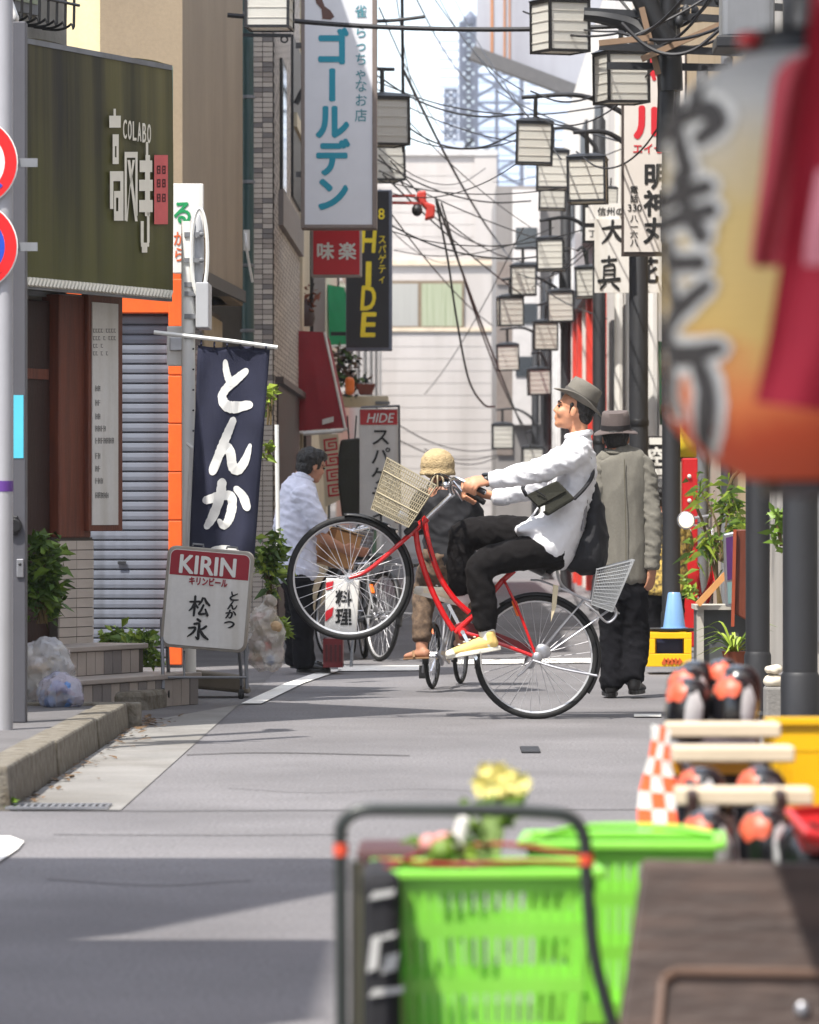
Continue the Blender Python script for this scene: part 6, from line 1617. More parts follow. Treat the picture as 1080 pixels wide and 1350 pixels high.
def hand_parts(mb, wrist, grip, axis, back, curl=1.0, sc=1.0, rad=.02, thumb=1):
    """hand gripping a bar: grip = centre of the fist on the bar, axis = bar direction from little finger to index, back = out of the back of the hand"""
    wrist, g = Vector(wrist), Vector(grip); ax = Vector(axis).normalized(); bk = Vector(back); bk = (bk - ax * bk.dot(ax)).normalized()
    away = ax.cross(bk); 
    if away.dot(g - wrist) < 0: away = -away
    kn = g + away * .012 + bk * .034 * sc
    mb.limb([wrist, wrist * .45 + kn * .55, kn], [(.021 * sc, .026 * sc), (.02 * sc, .038 * sc), (.016 * sc, .04 * sc)], side=ax, n=12)
    for i in range(4):
        o_ = ax * (i - 1.5) * .021 * sc; ln = (.82, .95, 1.0, .92)[i]
        pts = [kn + o_, g + o_ + away * .042 * sc * ln + bk * .022 * sc, g + o_ + away * .044 * sc * ln - bk * .012 * sc, g + o_ + away * .016 * sc - bk * .033 * sc, g + o_ - away * .012 * sc - bk * .03 * sc]
        mb.limb(pts, [.0105 * sc, .0098 * sc, .0092 * sc, .0085 * sc, .0078 * sc], side=ax, n=9, sub=3)
    b0 = wrist * .55 + kn * .45 + ax * .03 * sc
    mb.limb([b0, g + ax * .05 * sc - away * .005 + bk * .008, g + ax * .048 * sc + away * .018 * sc - bk * .02 * sc, g + ax * .03 * sc + away * .03 * sc - bk * .034 * sc], [.0135 * sc, .012 * sc, .0105 * sc, .0085 * sc], n=9, sub=3)
def open_hand(mb, wrist, d, palm_n, sc=1.0, curl=.35):
    """relaxed hanging hand: d = towards the fingertips, palm_n = out of the palm"""
    w = Vector(wrist); d = Vector(d).normalized(); pn = Vector(palm_n); pn = (pn - d * pn.dot(d)).normalized(); sd = d.cross(pn)
    mb.limb([w, w + d * .05 * sc, w + d * .09 * sc], [(.017 * sc, .026 * sc), (.016 * sc, .039 * sc), (.013 * sc, .038 * sc)], side=sd, n=12)
    for i in range(4):
        o_ = sd * (i - 1.5) * .0205 * sc; ln = (.062, .075, .08, .07)[i] * sc
        b0 = w + d * .085 * sc + o_
        mb.limb([b0, b0 + d * ln * .45 + pn * ln * curl * .25, b0 + d * ln * .8 + pn * ln * curl * .7, b0 + d * ln * .95 + pn * ln * curl * 1.25], [.0098 * sc, .0092 * sc, .0085 * sc, .007 * sc], n=9, sub=3)
    b0 = w + d * .03 * sc + sd * .03 * sc
    mb.limb([b0, b0 + d * .03 * sc + sd * .018 * sc + pn * .012, b0 + d * .058 * sc + sd * .016 * sc + pn * .022], [.0125 * sc, .0108 * sc, .0082 * sc], n=9, sub=3)
def folds(amp, fx, fz, seed=0.0, big=.5):
    """cloth creases: ridged noise stretched across the body"""
    def d(p, n):
        q = Vector((p.x * fx + seed, p.y * fx * .7, p.z * fz + p.x * fz * .35))
        r = 1 - abs(noise.noise(q)) * 2; r2 = 1 - abs(noise.noise(q * 2.1 + Vector((3, 7, 1)))) * 2
        return amp * (r * r * .9 - .45) + amp * .45 * (r2 - .5) + amp * big * noise.noise(p * 5)
    return d
def hat(parent, c, up, fwd, r_in, hgt, brim, mtl, band, curve=.25, pinch=.012, name='hat'):
    """felt hat with a dented crown, a band and a curved brim"""
    c = Vector(c); up = Vector(up).normalized(); fw = Vector(fwd); fw = (fw - up * fw.dot(up)).normalized(); sd = fw.cross(up)
    n = 40; m = MB(); vs_, fs = [], []
    prof = [(r_in + brim, .0), (r_in + brim * .96, .004), (r_in + brim * .45, .003), (r_in + .004, .004), (r_in, .012), (r_in * .985, hgt * .35), (r_in * .94, hgt * .7), (r_in * .88, hgt * .92), (r_in * .78, hgt), (r_in * .55, hgt * .985), (r_in * .25, hgt * .93), (0.001, hgt * .92)]
    low = [(r_in + brim, -.003), (r_in, -.003)]
    P_ = [low[1], low[0]] + prof
    for r, h in P_:
        for j in range(n):
            q = 2 * pi * j / n; x, y = r * cos(q) * 1.1, r * sin(q)
            z = h
            if r > r_in * 1.01: z += curve * (y * y - .25 * x * x) * ((r - r_in) / max(brim, .01)) * 2.2 - .1 * max(0, x) * (r - r_in) * 3
            if h > hgt * .6: y *= 1 - pinch * 6 * max(0, x / r_in) ; z -= .012 * (1 - abs(y) / r_in) * (h > hgt * .95)
            vs_.append(c + fw * x + sd * y + up * z)
    for i in range(len(P_) - 1):
        for j in range(n): fs.append((i * n + j, i * n + (j + 1) % n, (i + 1) * n + (j + 1) % n, (i + 1) * n + j))
    m.add(vs_, fs)
    o = m.build(name, mtl, parent, smooth=True, ang=60)
    m = MB(); vs_ = []
    for h in (.012, hgt * .33):
        for j in range(n): q = 2 * pi * j / n; vs_.append(c + fw * (r_in + .003) * 1.1 * cos(q) + sd * (r_in + .003) * sin(q) + up * h)
    m.add(vs_, [(j, (j + 1) % n, n + (j + 1) % n, n + j) for j in range(n)]); m.build('band', band, o, smooth=True)
    return o
def shoe(parent, heel, toe, up, upper, sole, w=.045, name='shoe', h=.075):
    heel, toe, up = Vector(heel), Vector(toe), Vector(up); f = (toe - heel); l = f.length; f = f.normalized(); up = (up - f * up.dot(f)).normalized(); sd = f.cross(up)
    m = MB()
    m.limb([heel + f * .03 + up * .045, heel + f * l * .3 + up * .05, heel + f * l * .6 + up * .04, heel + f * l * .86 + up * .03, heel + f * l * .95 + up * .026], [(h * .52, w * .78), (h * .56, w * .85), (h * .42, w), (h * .31, w), (h * .24, w * .75)], side=sd)
    m.limb([heel + f * .045 + up * .05, heel + f * .05 + up * .1], [(.042, .036), (.045, .036)], side=f)
    s2 = remesh(m, .009, 2)
    o = s2.build(name, upper, parent, smooth=True, ang=80)
    out = []
    for q in range(22):
        t_ = 2 * pi * q / 22; x = l / 2 + cos(t_) * (l / 2 + .004); y = sin(t_) * (w * (1.02 if cos(t_) > -.2 else .86) + .003) * min(1, 1.25 * sqrt(max(.0, 1 - abs(cos(t_)) ** 5)) )
        out.append(heel + f * x + sd * y)
    m = MB(); m.prism(out, up * .024); m.build('sole', sole, o, bevel=.004)
    m = MB(); m.limb([heel + f * l * .86 + up * .026, heel + f * l * .96 + up * .022], [(h * .36, w * 1.04), (h * .3, w * .84)], side=sd)
    if upper is not bshoe: m.build('toe_cap', sole, o, smooth=True)
    m = MB()
    for k in range(4): a = heel + f * (l * (.42 + .1 * k)) + up * (h * (1.1 - .12 * k) + .012); m.tube([a - sd * .022, a + sd * .022 + f * .008], .004, 5)
    m.build('lace', white if upper is not bshoe else black, o)
    return o

# ---- the man on the rearing bicycle
def R(u, v, dy=0.0): return P(u, v, YR0) + Vector((0, dy, 0))
YY = Vector((0, 1, 0))
RD = thing('person', 'man in white shirt and grey hat riding the red bicycle on one wheel', 'person', R(700, 790))
m = MB()
hc_ = R(757, 541)
hf, hu = Vector((-1, .10, .24)), Vector((.24, 0, 1))
T, HM = head_parts(m, hc_, hf, hu, .235)
m.limb([R(762, 548), R(763, 568), R(762, 592)], [.054, .05, .054])
m.limb([R(760, 594), R(750, 640), R(733, 700), R(728, 718)], [(.06, .12), (.085, .14), (.09, .13), (.09, .13)])
for s_, e_, w_ in ((-1, R(706, 621, -.25), R(650, 633, -.27)), (1, R(706, 640, .25), R(656, 655, .27))):
    m.limb([R(758, 596, s_ * .17), e_, w_], [.045, .038, .027])
gnw = [MAIN_MTX @ q for q in (L(604, 632, .25), L(640, 650, .29))]; gfw = [MAIN_MTX @ q for q in (L(606, 642, -.25), L(640, 663, -.29))]
gN, gF = gnw[0] * .48 + gnw[1] * .52, gfw[0] * .5 + gfw[1] * .5
hand_parts(m, R(650, 633, -.27), gN, gnw[0] - gnw[1], (-.35, -.25, 1), rad=.018)
hand_parts(m, R(656, 655, .27), gF, gfw[0] - gfw[1], (-.35, .25, 1), rad=.018)
for s_, hp, kn, an in ((-1, R(728, 724, -.1), R(638, 742, -.14), R(641, 836, -.12)), (1, R(724, 720, .1), R(614, 702, .14), R(602, 785, .12))):
    m.limb([hp, kn, an], [.062, .05, .034])
body = remesh(m, .0075, 2).build('body', skin, RD, smooth=True, ang=80)
# eyes, brows, hair
each('eye', black, body, [lambda q, s_=s_: q.ell(T(.085, s_ * .032, .004), (.008, .014, .006), HM) for s_ in (-1, 1)], True)
each('eyebrow', hairm, body, [lambda q, s_=s_: q.limb([T(.092, s_ * .016, .024), T(.09, s_ * .034, .029), T(.076, s_ * .052, .024)], [.004, .005, .003], sub=3, n=8) for s_ in (-1, 1)], True)
m = MB(); m.ell(T(-.034, 0, .034), (.085, .082, .078), HM); m.ell(T(-.062, 0, -.02), (.046, .064, .05), HM); m.ell(T(-.03, 0, .07), (.08, .08, .05), HM)
for s_ in (-1, 1): m.limb([T(.014, s_ * .075, .03), T(.016, s_ * .075, -.02)], [.010, .005], n=8)
remesh(m, .006, 1, lambda p, n: .005 * noise.noise(Vector((p.x * 160, p.y * 160, p.z * 40)))).build('hair', hairm, RD, smooth=True, ang=80)
hup = Vector((.52, -.04, .855))
hat(RD, T(-.012, 0, .056) + Vector((.0, 0, .0)), hup, Vector((-1, .05, .4)), .088, .118, .05, hatgrey, mat('hat band', (84, 80, 76), .8), .8)
# shirt
m = MB()
m.limb([R(763, 577), R(761, 600), R(755, 640), R(742, 690), R(729, 709), R(722, 719)], [(.064, .075), (.1, .185), (.128, .2), (.135, .2), (.165, .215), (.172, .22)], n=22)
m.limb([R(735, 700), R(704, 698), R(684, 699)], [(.085, .21), (.06, .2), (.03, .17)])
for s_, e_, w_ in ((-1, R(704, 622, -.26), R(656, 632, -.275)), (1, R(704, 642, .26), R(664, 655, .275))):
    m.limb([R(760, 598, s_ * .13), R(752, 602, s_ * .2), e_, w_], [.085, .08, .068, .047])
sh_d0 = folds(.012, 9, 19, 1.7, .5)
sh_d = lambda p, n: sh_d0(p, n) * min(1, max(.25, (p.z - R(0, 715).z) / .18))
shirt = remesh(m, .011, 2, sh_d).build('shirt', shirtw, RD, smooth=True, ang=80)
each('cuff', shirtw, shirt, [lambda q, w_=w_, d_=d_: q.limb([w_, d_], [.05, .047], n=14) for w_, d_ in ((R(656, 632, -.275), R(649, 633, -.272)), (R(664, 655, .275), R(655, 655, .272)))], True)
m = MB(); cp_ = [R(763 + 15 * cos(q), 573 - 3 * cos(q) , .064 * sin(q)) for q in [2 * pi * i / 24 for i in range(24)]]
m.tube(cp_, .019, 8, ring=True); m.build('collar', shirtw, shirt, smooth=True)
m = MB(); pl_ = [(748, 580), (738, 600), (728, 630), (712, 668), (690, 695)]
m.tube(cat_rom([R(u - 2, v, -.05) for u, v in pl_], 4), .006, 6); m.build('placket', shirtw, shirt, smooth=True)
# watch
m = MB(); wv = (R(656, 632, -.275) - gN).normalized(); wc = R(641.5, 634, -.268)
m.lathe([(.033, -.014), (.035, -.01), (.035, .01), (.033, .014)], wc, wv, 18); m.lathe([(0, .006), (.018, .005), (.019, 0)], wc + Vector((-.01, -.012, .033)), (-.1, -.3, 1), 14); m.build('watch', black, RD, smooth=True)
# trousers
m = MB()
m.limb([R(738, 706), R(728, 722), R(716, 732)], [(.13, .17), (.135, .175), (.115, .165)])
m.limb([R(730, 724, -.095), R(690, 729, -.12), R(640, 742, -.135), R(632, 758, -.135), R(638, 795, -.125), R(639, 824, -.12)], [.114, .099, .081, .077, .073, .064])
m.limb([R(724, 714, .095), R(670, 704, .12), R(618, 704, .135), R(608, 718, .135), R(606, 755, .125), R(607, 780, .12)], [.118, .105, .084, .078, .072, .062])
remesh(m, .011, 2, folds(.010, 10, 12, 4.2, .5)).build('trousers', trousersb, RD, smooth=True, ang=80)
each('sock', white, RD, [lambda q: q.limb([R(640, 824, -.12), R(645, 848, -.12)], [.047, .042]), lambda q: q.limb([R(607, 780, .12), R(612, 793, .12)], [.045, .042])], True)
shoe(RD, R(660, 856, -.125), R(589, 868, -.125), Vector((.17, 0, 1)), yshoe, solew)
shoe(RD, R(616, 803, .125), R(545, 783, .125), Vector((-.25, 0, 1)), pshoe, solew)
# olive pouch on the near side, straps, black bag behind
pq = thing('sling_pouch', 'olive canvas sling pouch with a white tag across the cyclist', 'bag', R(722, 660, -.22))
m = MB(); qd = [R(692, 653, -.235), R(733, 634, -.24), R(757, 658, -.235), R(720, 681, -.25)]; m.prism([q + Vector((0, .0, 0)) for q in qd], (0, -.055, 0))
m.build('pouch', olive, pq, bevel=.016, seg=3)
m = MB(); m.prism([q * .94 + (qd[0] + qd[2]) * .03 + Vector((0, -.057, 0)) for q in (qd[0], qd[1], qd[1] * .45 + qd[2] * .55, qd[0] * .45 + qd[3] * .55)], (0, -.006, 0)); m.build('flap', olive, pq, bevel=.004)
m = MB(); a = R(714, 671, -.318); m.obox(a, (.026, .004, .03), (.9, 0, .4)); m.build('tag', white, pq)
m = MB(); m.tube([R(705, 647, -.312), R(718, 655, -.312)], .004, 5); m.build('zip', black, pq)
m = MB(); m.tube(cat_rom([R(755, 658, -.26), R(768, 645, -.235), R(779, 630, -.16), R(782, 618, -.05)], 5), .011, 6); m.tube(cat_rom([R(693, 653, -.2), R(690, 640, -.1), R(715, 615, .08), R(745, 590, .12)], 5), .011, 6); m.build('strap', blackbag, pq)
bg = thing('shoulder_bag', 'black canvas shoulder bag hanging behind the back of the cyclist', 'bag', R(775, 756))
m = MB(); m.limb([R(781, 640), R(783, 690), R(776, 735), R(772, 746)], [(.03, .08), (.075, .13), (.1, .15), (.08, .13)], n=16); m.limb([R(764, 735), R(752, 748)], [(.05, .12), (.03, .1)])
remesh(m, .013, 2, folds(.012, 7, 8, 9.0)).build('bag', blackbag, bg, smooth=True, ang=80)
m = MB(); m.tube(cat_rom([R(776, 628, -.1), R(772, 660, -.13), R(767, 700, -.13)], 5), .01, 6); m.tube(cat_rom([R(781, 640, -.06), R(779, 610, -.1), R(762, 588, -.14)], 5), .012, 6); m.build('strap', mat('grey strap', (120, 118, 120), .8), bg)

# ---- old man in the blazer, walking away
YO = FPX / 217.0
def O(u, v, dy=0.0): return P(u, v, YO) + Vector((0, dy, 0))
XX = Vector((1, 0, 0))
OM = thing('person', 'man in grey khaki blazer and dark felt hat walking away', 'person', O(822, 918))
m = MB(); T, HM = head_parts(m, O(812, 577, .02), (.02, 1, -.02), (0, 0, 1), .225)
m.limb([O(813, 580, 0), O(815, 596, -.01), O(818, 610)], [.055, .056, .07])
m.limb([O(820, 606), O(821, 660), O(822, 735), O(822, 762)], [(.07, .12), (.08, .13), (.08, .12), (.08, .12)], side=XX)
m.limb([O(851, 615), O(862, 690, -.05), O(859, 746, -.06)], [.045, .04, .028], side=XX); m.limb([O(790, 615), O(784, 690, -.03), O(790, 745, .02)], [.045, .04, .028], side=XX)
open_hand(m, O(859, 744, -.06), (-.05, -.02, -1), (-.7, .6, 0), 1.0); open_hand(m, O(790, 742, .02), (.04, .12, -1), (.7, .6, 0), 1.0)
m.limb([O(811, 780), O(808, 845, .04), O(806, 900, -.02)], [.08, .055, .04], side=XX); m.limb([O(833, 780), O(838, 845, .02), O(834, 892, -.06)], [.08, .055, .04], side=XX)
body = remesh(m, .008, 2).build('body', skin2, OM, smooth=True, ang=80)
m = MB(); m.ell(T(-.028, 0, .02), (.09, .083, .085), HM); m.ell(T(-.05, 0, -.03), (.055, .07, .045), HM)
remesh(m, .007, 1, lambda p, n: .006 * noise.noise(Vector((p.x * 150, p.y * 150, p.z * 45)))).build('hair', hairm, OM, smooth=True, ang=80)
hat(OM, T(-.01, 0, .043), (-.03, -.14, 1), (0, 1, 0), .09, .125, .045, hatbrown, mat('dark hat band', (34, 30, 32), .8), -.5)
m = MB()
m.limb([O(816, 594), O(819, 606), O(821, 640), O(822, 690), O(823, 732), O(823, 762)], [(.07, .075), (.1, .158), (.12, .16), (.118, .15), (.12, .15), (.115, .153)], side=XX, n=22)
coat = remesh(m, .011, 2, folds(.006, 9, 3.2, 2.2, .25)).build('blazer', blazer, OM, smooth=True, ang=80)
for sg_, x, ex, wx in ((1, 848, 857, 853), (-1, 793, 787, 791)):
    m = MB(); m.limb([O(x - sg_ * 9, 606), O(x + sg_ * 2, 620), O((x + ex) / 2 + sg_ * 3, 655, -.02), O(ex + sg_ * 4, 690, -.05), O(wx + sg_ * 6, 746, -.06)], [.066, .069, .062, .058, .05], side=XX)
    remesh(m, .010, 2, folds(.009, 9, 17, 3.0 + sg_, .3)).build('sleeve', blazer, coat, smooth=True, ang=80)
m = MB(); m.tube([O(814 + 15 * cos(q), 594 - 3 * sin(q), .065 * sin(q) - .005) for q in [2 * pi * i / 20 for i in range(20)]], .014, 8, ring=True); m.build('collar', blazer, coat, smooth=True)
m = MB(); m.tube(cat_rom([O(822, 606, -.125), O(823, 660, -.136), O(824, 715, -.138), O(824, 762, -.135)], 4), .003, 5); m.build('seam', mat('seam dark', (96, 92, 78), .9), coat)
m = MB(); m.limb([O(822, 750), O(822, 786)], [(.1, .15), (.1, .155)], side=XX)
m.limb([O(810, 780), O(808, 830, .04), O(808, 865, .02), O(806, 902, -.02)], [.098, .085, .077, .072], side=XX); m.limb([O(834, 780), O(839, 830, .03), O(838, 865, .0), O(834, 893, -.06)], [.098, .085, .077, .072], side=XX)
remesh(m, .011, 2, folds(.010, 9, 11, 6.6)).build('trousers', navytr, OM, smooth=True, ang=80)
shoe(OM, O(806, 919, -.08), O(803, 915, .2), (0, 0, 1), bshoe, bshoe, .045)
shoe(OM, O(833, 915, -.12), O(846, 914, .14), (0, 0, 1), bshoe, bshoe, .045)

# ---- man in white shirt bending over a cardboard box
YW = FPX / 189.0
def Wp(u, v, dy=0.0): return P(u, v, YW) + Vector((0, dy, 0))
WM = thing('person', 'dark haired man in pale short sleeved shirt holding a cardboard box', 'person', Wp(405, 884))
fd = Vector((.86, .42, -.28)); sdv_ = Vector((-.42, .86, 0))
m = MB(); T, HM = head_parts(m, Wp(411, 614, .02), fd, (.25, .1, 1), .225)
m.limb([Wp(403, 616, .02), Wp(398, 632), Wp(394, 648)], [.056, .058, .068])
m.limb([Wp(394, 644), Wp(388, 690), Wp(390, 745), Wp(392, 760)], [(.065, .11), (.11, .15), (.1, .14), (.1, .15)], side=sdv_)
m.limb([Wp(402, 655, -.16), Wp(424, 704, -.17), Wp(450, 722, -.05)], [.047, .042, .03]); m.limb([Wp(398, 655, .17), Wp(430, 700, .22), Wp(462, 722, .2)], [.047, .042, .03])
open_hand(m, Wp(449, 722, -.06), (.8, .3, -.3), (.1, .9, .3), 1.0, .5); open_hand(m, Wp(460, 722, .2), (.8, -.3, -.3), (.1, -.9, .3), 1.0, .5)
m.limb([Wp(392, 765, -.09), Wp(398, 820, -.1), Wp(402, 872, -.1)], [.08, .055, .042]); m.limb([Wp(392, 765, .1), Wp(390, 820, .12), Wp(388, 870, .14)], [.08, .055, .042])
body = remesh(m, .008, 2).build('body', skin2, WM, smooth=True, ang=80)
m = MB(); m.ell(T(-.028, 0, .038), (.096, .087, .088), HM); m.ell(T(.02, 0, .085), (.075, .072, .04), HM); m.ell(T(-.055, 0, -.03), (.055, .072, .055), HM)
remesh(m, .007, 1, lambda p, n: .007 * noise.noise(Vector((p.x * 150, p.y * 150, p.z * 45))) + .006 * noise.noise(p * 40) + .003).build('hair', hairm, WM, smooth=True, ang=80)
each('eye', black, body, [lambda q, s_=s_: q.ell(T(.086, s_ * .032, .005), (.008, .013, .006), HM) for s_ in (-1, 1)], True)
m = MB()
m.limb([Wp(399, 629), Wp(395, 646), Wp(389, 690), Wp(390, 735), Wp(391, 754)], [(.07, .076), (.124, .185), (.14, .19), (.14, .18), (.155, .19)], side=sdv_, n=22)
m.limb([Wp(398, 652, -.14), Wp(410, 670, -.17), Wp(424, 697, -.175)], [.085, .078, .068]); m.limb([Wp(396, 652, .14), Wp(408, 670, .19), Wp(422, 694, .21)], [.085, .078, .068])
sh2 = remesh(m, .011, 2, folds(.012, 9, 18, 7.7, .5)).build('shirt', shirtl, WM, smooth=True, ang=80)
m = MB(); m.tube([Wp(399.5 + 12.5 * cos(q), 629 + 3.5 * cos(q), .066 * sin(q)) for q in [2 * pi * i / 20 for i in range(20)]], .013, 8, ring=True); m.build('collar', shirtl, sh2, smooth=True)
m = MB(); m.limb([Wp(391, 748), Wp(392, 770)], [(.11, .16), (.11, .16)], side=sdv_)
m.limb([Wp(393, 765, -.09), Wp(399, 815, -.1), Wp(402, 874, -.1)], [.1, .085, .075]); m.limb([Wp(391, 765, .1), Wp(391, 815, .12), Wp(389, 872, .14)], [.1, .085, .075])
remesh(m, .012, 2, folds(.010, 9, 11, 5.1)).build('trousers', navytr, WM, smooth=True, ang=80)
shoe(WM, Wp(392, 886, -.1), Wp(436, 886, -.08), (0, 0, 1), bshoe, bshoe, .045); shoe(WM, Wp(382, 882, .16), Wp(424, 882, .16), (0, 0, 1), bshoe, bshoe, .045)
cbx = thing('cardboard_box', 'brown cardboard box held by the man in the pale shirt', 'box', Wp(443, 755, .1))
bxd = Vector((.8, .6, 0)); c = Wp(442, 724, .16)
m = MB(); m.obox(c, (.2, .32, .24), (.86, .42, -.28), None, (.28, .1, .95)); m.build('carton', cardboard, cbx, bevel=.004)
m = MB(); m.obox(c + Vector((.05, 0, .124)), (.2, .33, .004), (.86, .42, -.28), None, (.28, .1, .95)); m.obox(c + Vector((-.07, -.1, .17)), (.1, .32, .004), (.5, .2, .6)); m.build('flap', mat('pale cardboard', (214, 180, 136), .8), cbx)

# ---- person in the beige hat riding away
YH_ = FPX / 212.0
def Hp(u, v, dy=0.0): return P(u, v, YH_) + Vector((0, dy, 0))
HMn = thing('person', 'person in beige hat and black top riding a small bicycle away', 'person', Hp(585, 868))
m = MB(); T, HM = head_parts(m, Hp(577, 616, .05), (.15, 1, -.05), (0, 0, 1), .225)
m.limb([Hp(578, 622, .02), Hp(582, 640), Hp(586, 652)], [.056, .058, .07])
m.limb([Hp(588, 648), Hp(592, 690), Hp(594, 740)], [(.09, .13), (.11, .15), (.12, .16)], side=XX)
m.limb([Hp(556, 662), Hp(552, 692, .15), Hp(560, 690, .4)], [.045, .04, .03]); m.limb([Hp(618, 662), Hp(626, 692, .15), Hp(612, 688, .42)], [.045, .04, .03])
open_hand(m, Hp(560, 690, .4), (.05, 1, 0), (0, 0, -1), 1, .6); open_hand(m, Hp(612, 688, .42), (-.05, 1, 0), (0, 0, -1), 1, .6)
m.limb([Hp(576, 742), Hp(562, 765, .3), Hp(558, 800, .22), Hp(556, 856, .15)], [.085, .07, .055, .038], side=XX); m.limb([Hp(608, 742), Hp(612, 770, .32), Hp(606, 830, .2)], [.085, .065, .042], side=XX)
# sandalled foot
m.limb([Hp(562, 862, .1), Hp(548, 864, .18), Hp(538, 866, .24)], [(.03, .032), (.026, .04), (.018, .042)])
for i in range(5): m.limb([Hp(540, 866, .22 + .0) + Vector((0, -.03 + i * .017, 0)), Hp(533 + i * .6, 867, .24) + Vector((0, -.03 + i * .017, 0))], [.009, .008], n=8, sub=2)
m.limb([Hp(606, 830, .2), Hp(608, 846, .16), Hp(604, 850, .3)], [.04, .035, .03])
remesh(m, .009, 2).build('body', skin2, HMn, smooth=True, ang=80)
m = MB(); m.limb([Hp(580, 642), Hp(587, 655), Hp(592, 690), Hp(594, 735)], [(.07, .08), (.11, .16), (.125, .165), (.13, .165)], side=XX, n=20)
m.limb([Hp(562, 656), Hp(553, 670, .03), Hp(551, 694, .15), Hp(558, 692, .34)], [.075, .07, .062, .05]); m.limb([Hp(612, 656), Hp(621, 670, .03), Hp(627, 694, .15), Hp(614, 690, .36)], [.075, .07, .062, .05])
remesh(m, .012, 2, folds(.011, 7, 9, 3.3)).build('top', mat('black top', (26, 26, 31), .85, .1, 10), HMn, smooth=True, ang=80)
m = MB(); m.limb([Hp(592, 728), Hp(593, 750, .04)], [(.14, .17), (.13, .17)], side=XX)
m.limb([Hp(577, 745), Hp(563, 768, .3), Hp(558, 800, .22), Hp(556, 842, .16)], [.105, .085, .07, .062], side=XX); m.limb([Hp(607, 745), Hp(612, 772, .32), Hp(607, 822, .2)], [.105, .085, .06], side=XX)
remesh(m, .012, 2, folds(.010, 10, 12, 8.1)).build('trousers', mat('mottled brown trousers', (112, 92, 74), .9, .2, 30, .1, 60, rgb2=(72, 58, 48), lo=.42, hi=.58), HMn, smooth=True, ang=80)
hb2 = MB(); hb2.ell(Hp(577, 612, .02), (.108, .112, .1), n=26, m=18); hb2.lathe([(.1, -.012), (.112, -.012), (.114, 0), (.108, .02), (.09, .02), (.088, 0)], Hp(577, 624, .02), n=28, closed=True)
h2 = remesh(hb2, .008, 1, lambda p, n: .003 * noise.noise(p * 40)).build('hat', hatbeige, HMn, smooth=True, ang=80)
m = MB()
for k in (-8, 0, 9): m.tube(cat_rom([Hp(577 + k * .3, 624, -.1), Hp(577 + k * .8, 632, -.105), Hp(577 + k, 642, -.09)], 4), .006, 5)
m.build('cord', mat('cord beige', (196, 178, 146), .8), h2)

sl = MB(); sl.prism([Hp(566, 869, .06), Hp(566, 869, .13), Hp(534, 871.5, .29), Hp(531, 871.5, .2), Hp(548, 870, .1)], (0, 0, .012)); sdl = sl.build('sandal', mat('tan leather', (128, 96, 66), .7), HMn, bevel=.003)
sl = MB(); sl.tube(cat_rom([Hp(546, 868, .1), Hp(545, 860, .17), Hp(546, 868, .25)], 5), .009, 6); sl.build('strap', mat('tan leather', (128, 96, 66), .7), sdl, smooth=True)
# ---- person partly hidden behind the old man and the post
YX = 36.5
def Xp(u, v, dy=0.0): return P(u, v, YX) + Vector((0, dy, 0))
XP = thing('person', 'person in patterned yellow brown top half hidden behind the slim lamp post', 'person', Xp(876, 862))
m = MB(); T, HM = head_parts(m, Xp(870, 652), (-.5, .8, 0), (0, 0, 1), .225)
m.limb([Xp(871, 656), Xp(873, 672), Xp(875, 684)], [.055, .056, .068]); m.limb([Xp(875, 680), Xp(876, 740), Xp(878, 775)], [(.09, .13), (.1, .15), (.1, .15)], side=XX)
m.limb([Xp(853, 688), Xp(848, 730, .1), Xp(858, 745, .25)], [.045, .04, .03]); m.limb([Xp(897, 688), Xp(902, 730, .1), Xp(892, 745, .25)], [.045, .04, .03])
open_hand(m, Xp(858, 745, .25), (.3, 1, 0), (0, 0, -1)); open_hand(m, Xp(892, 745, .25), (-.3, 1, 0), (0, 0, -1))
m.limb([Xp(868, 775), Xp(862, 815, .05), Xp(862, 850)], [.08, .055, .04], side=XX); m.limb([Xp(888, 775), Xp(890, 815, .05), Xp(890, 852)], [.08, .055, .04], side=XX)
remesh(m, .01, 2).build('body', skin2, XP, smooth=True, ang=80)
m = MB(); m.ell(T(-.025, 0, .035), (.1, .09, .092), HM); m.ell(T(-.05, 0, -.04), (.06, .075, .06), HM); remesh(m, .011, 1, lambda p, n: .008 * noise.noise(p * 50)).build('hair', hairm, XP, smooth=True, ang=80)
m = MB(); m.limb([Xp(874, 678), Xp(875, 690), Xp(876, 740), Xp(877, 776)], [(.08, .09), (.13, .18), (.14, .19), (.14, .18)], side=XX, n=18); m.limb([Xp(856, 690), Xp(847, 715, .05), Xp(850, 738, .15)], [.075, .07, .06]); m.limb([Xp(894, 690), Xp(903, 715, .05), Xp(900, 738, .15)], [.075, .07, .06])
remesh(m, .013, 2, folds(.01, 7, 9, 1.1)).build('top', mat('patterned top', (214, 184, 96), .8, .2, 26, rgb2=(70, 56, 44), lo=.47, hi=.53), XP, smooth=True, ang=80)
m = MB(); m.limb([Xp(877, 768), Xp(877, 785)], [(.12, .15), (.12, .15)], side=XX); m.limb([Xp(867, 780), Xp(862, 815, .05), Xp(862, 852)], [.1, .08, .07], side=XX); m.limb([Xp(888, 780), Xp(890, 815, .05), Xp(890, 854)], [.1, .08, .07], side=XX)
remesh(m, .013, 2, folds(.01, 9, 11, 2.1)).build('trousers', navytr, XP, smooth=True, ang=80)
shoe(XP, Xp(862, 861, -.1), Xp(858, 861, .15), (0, 0, 1), bshoe, bshoe); shoe(XP, Xp(890, 861, -.1), Xp(888, 861, .15), (0, 0, 1), bshoe, bshoe)
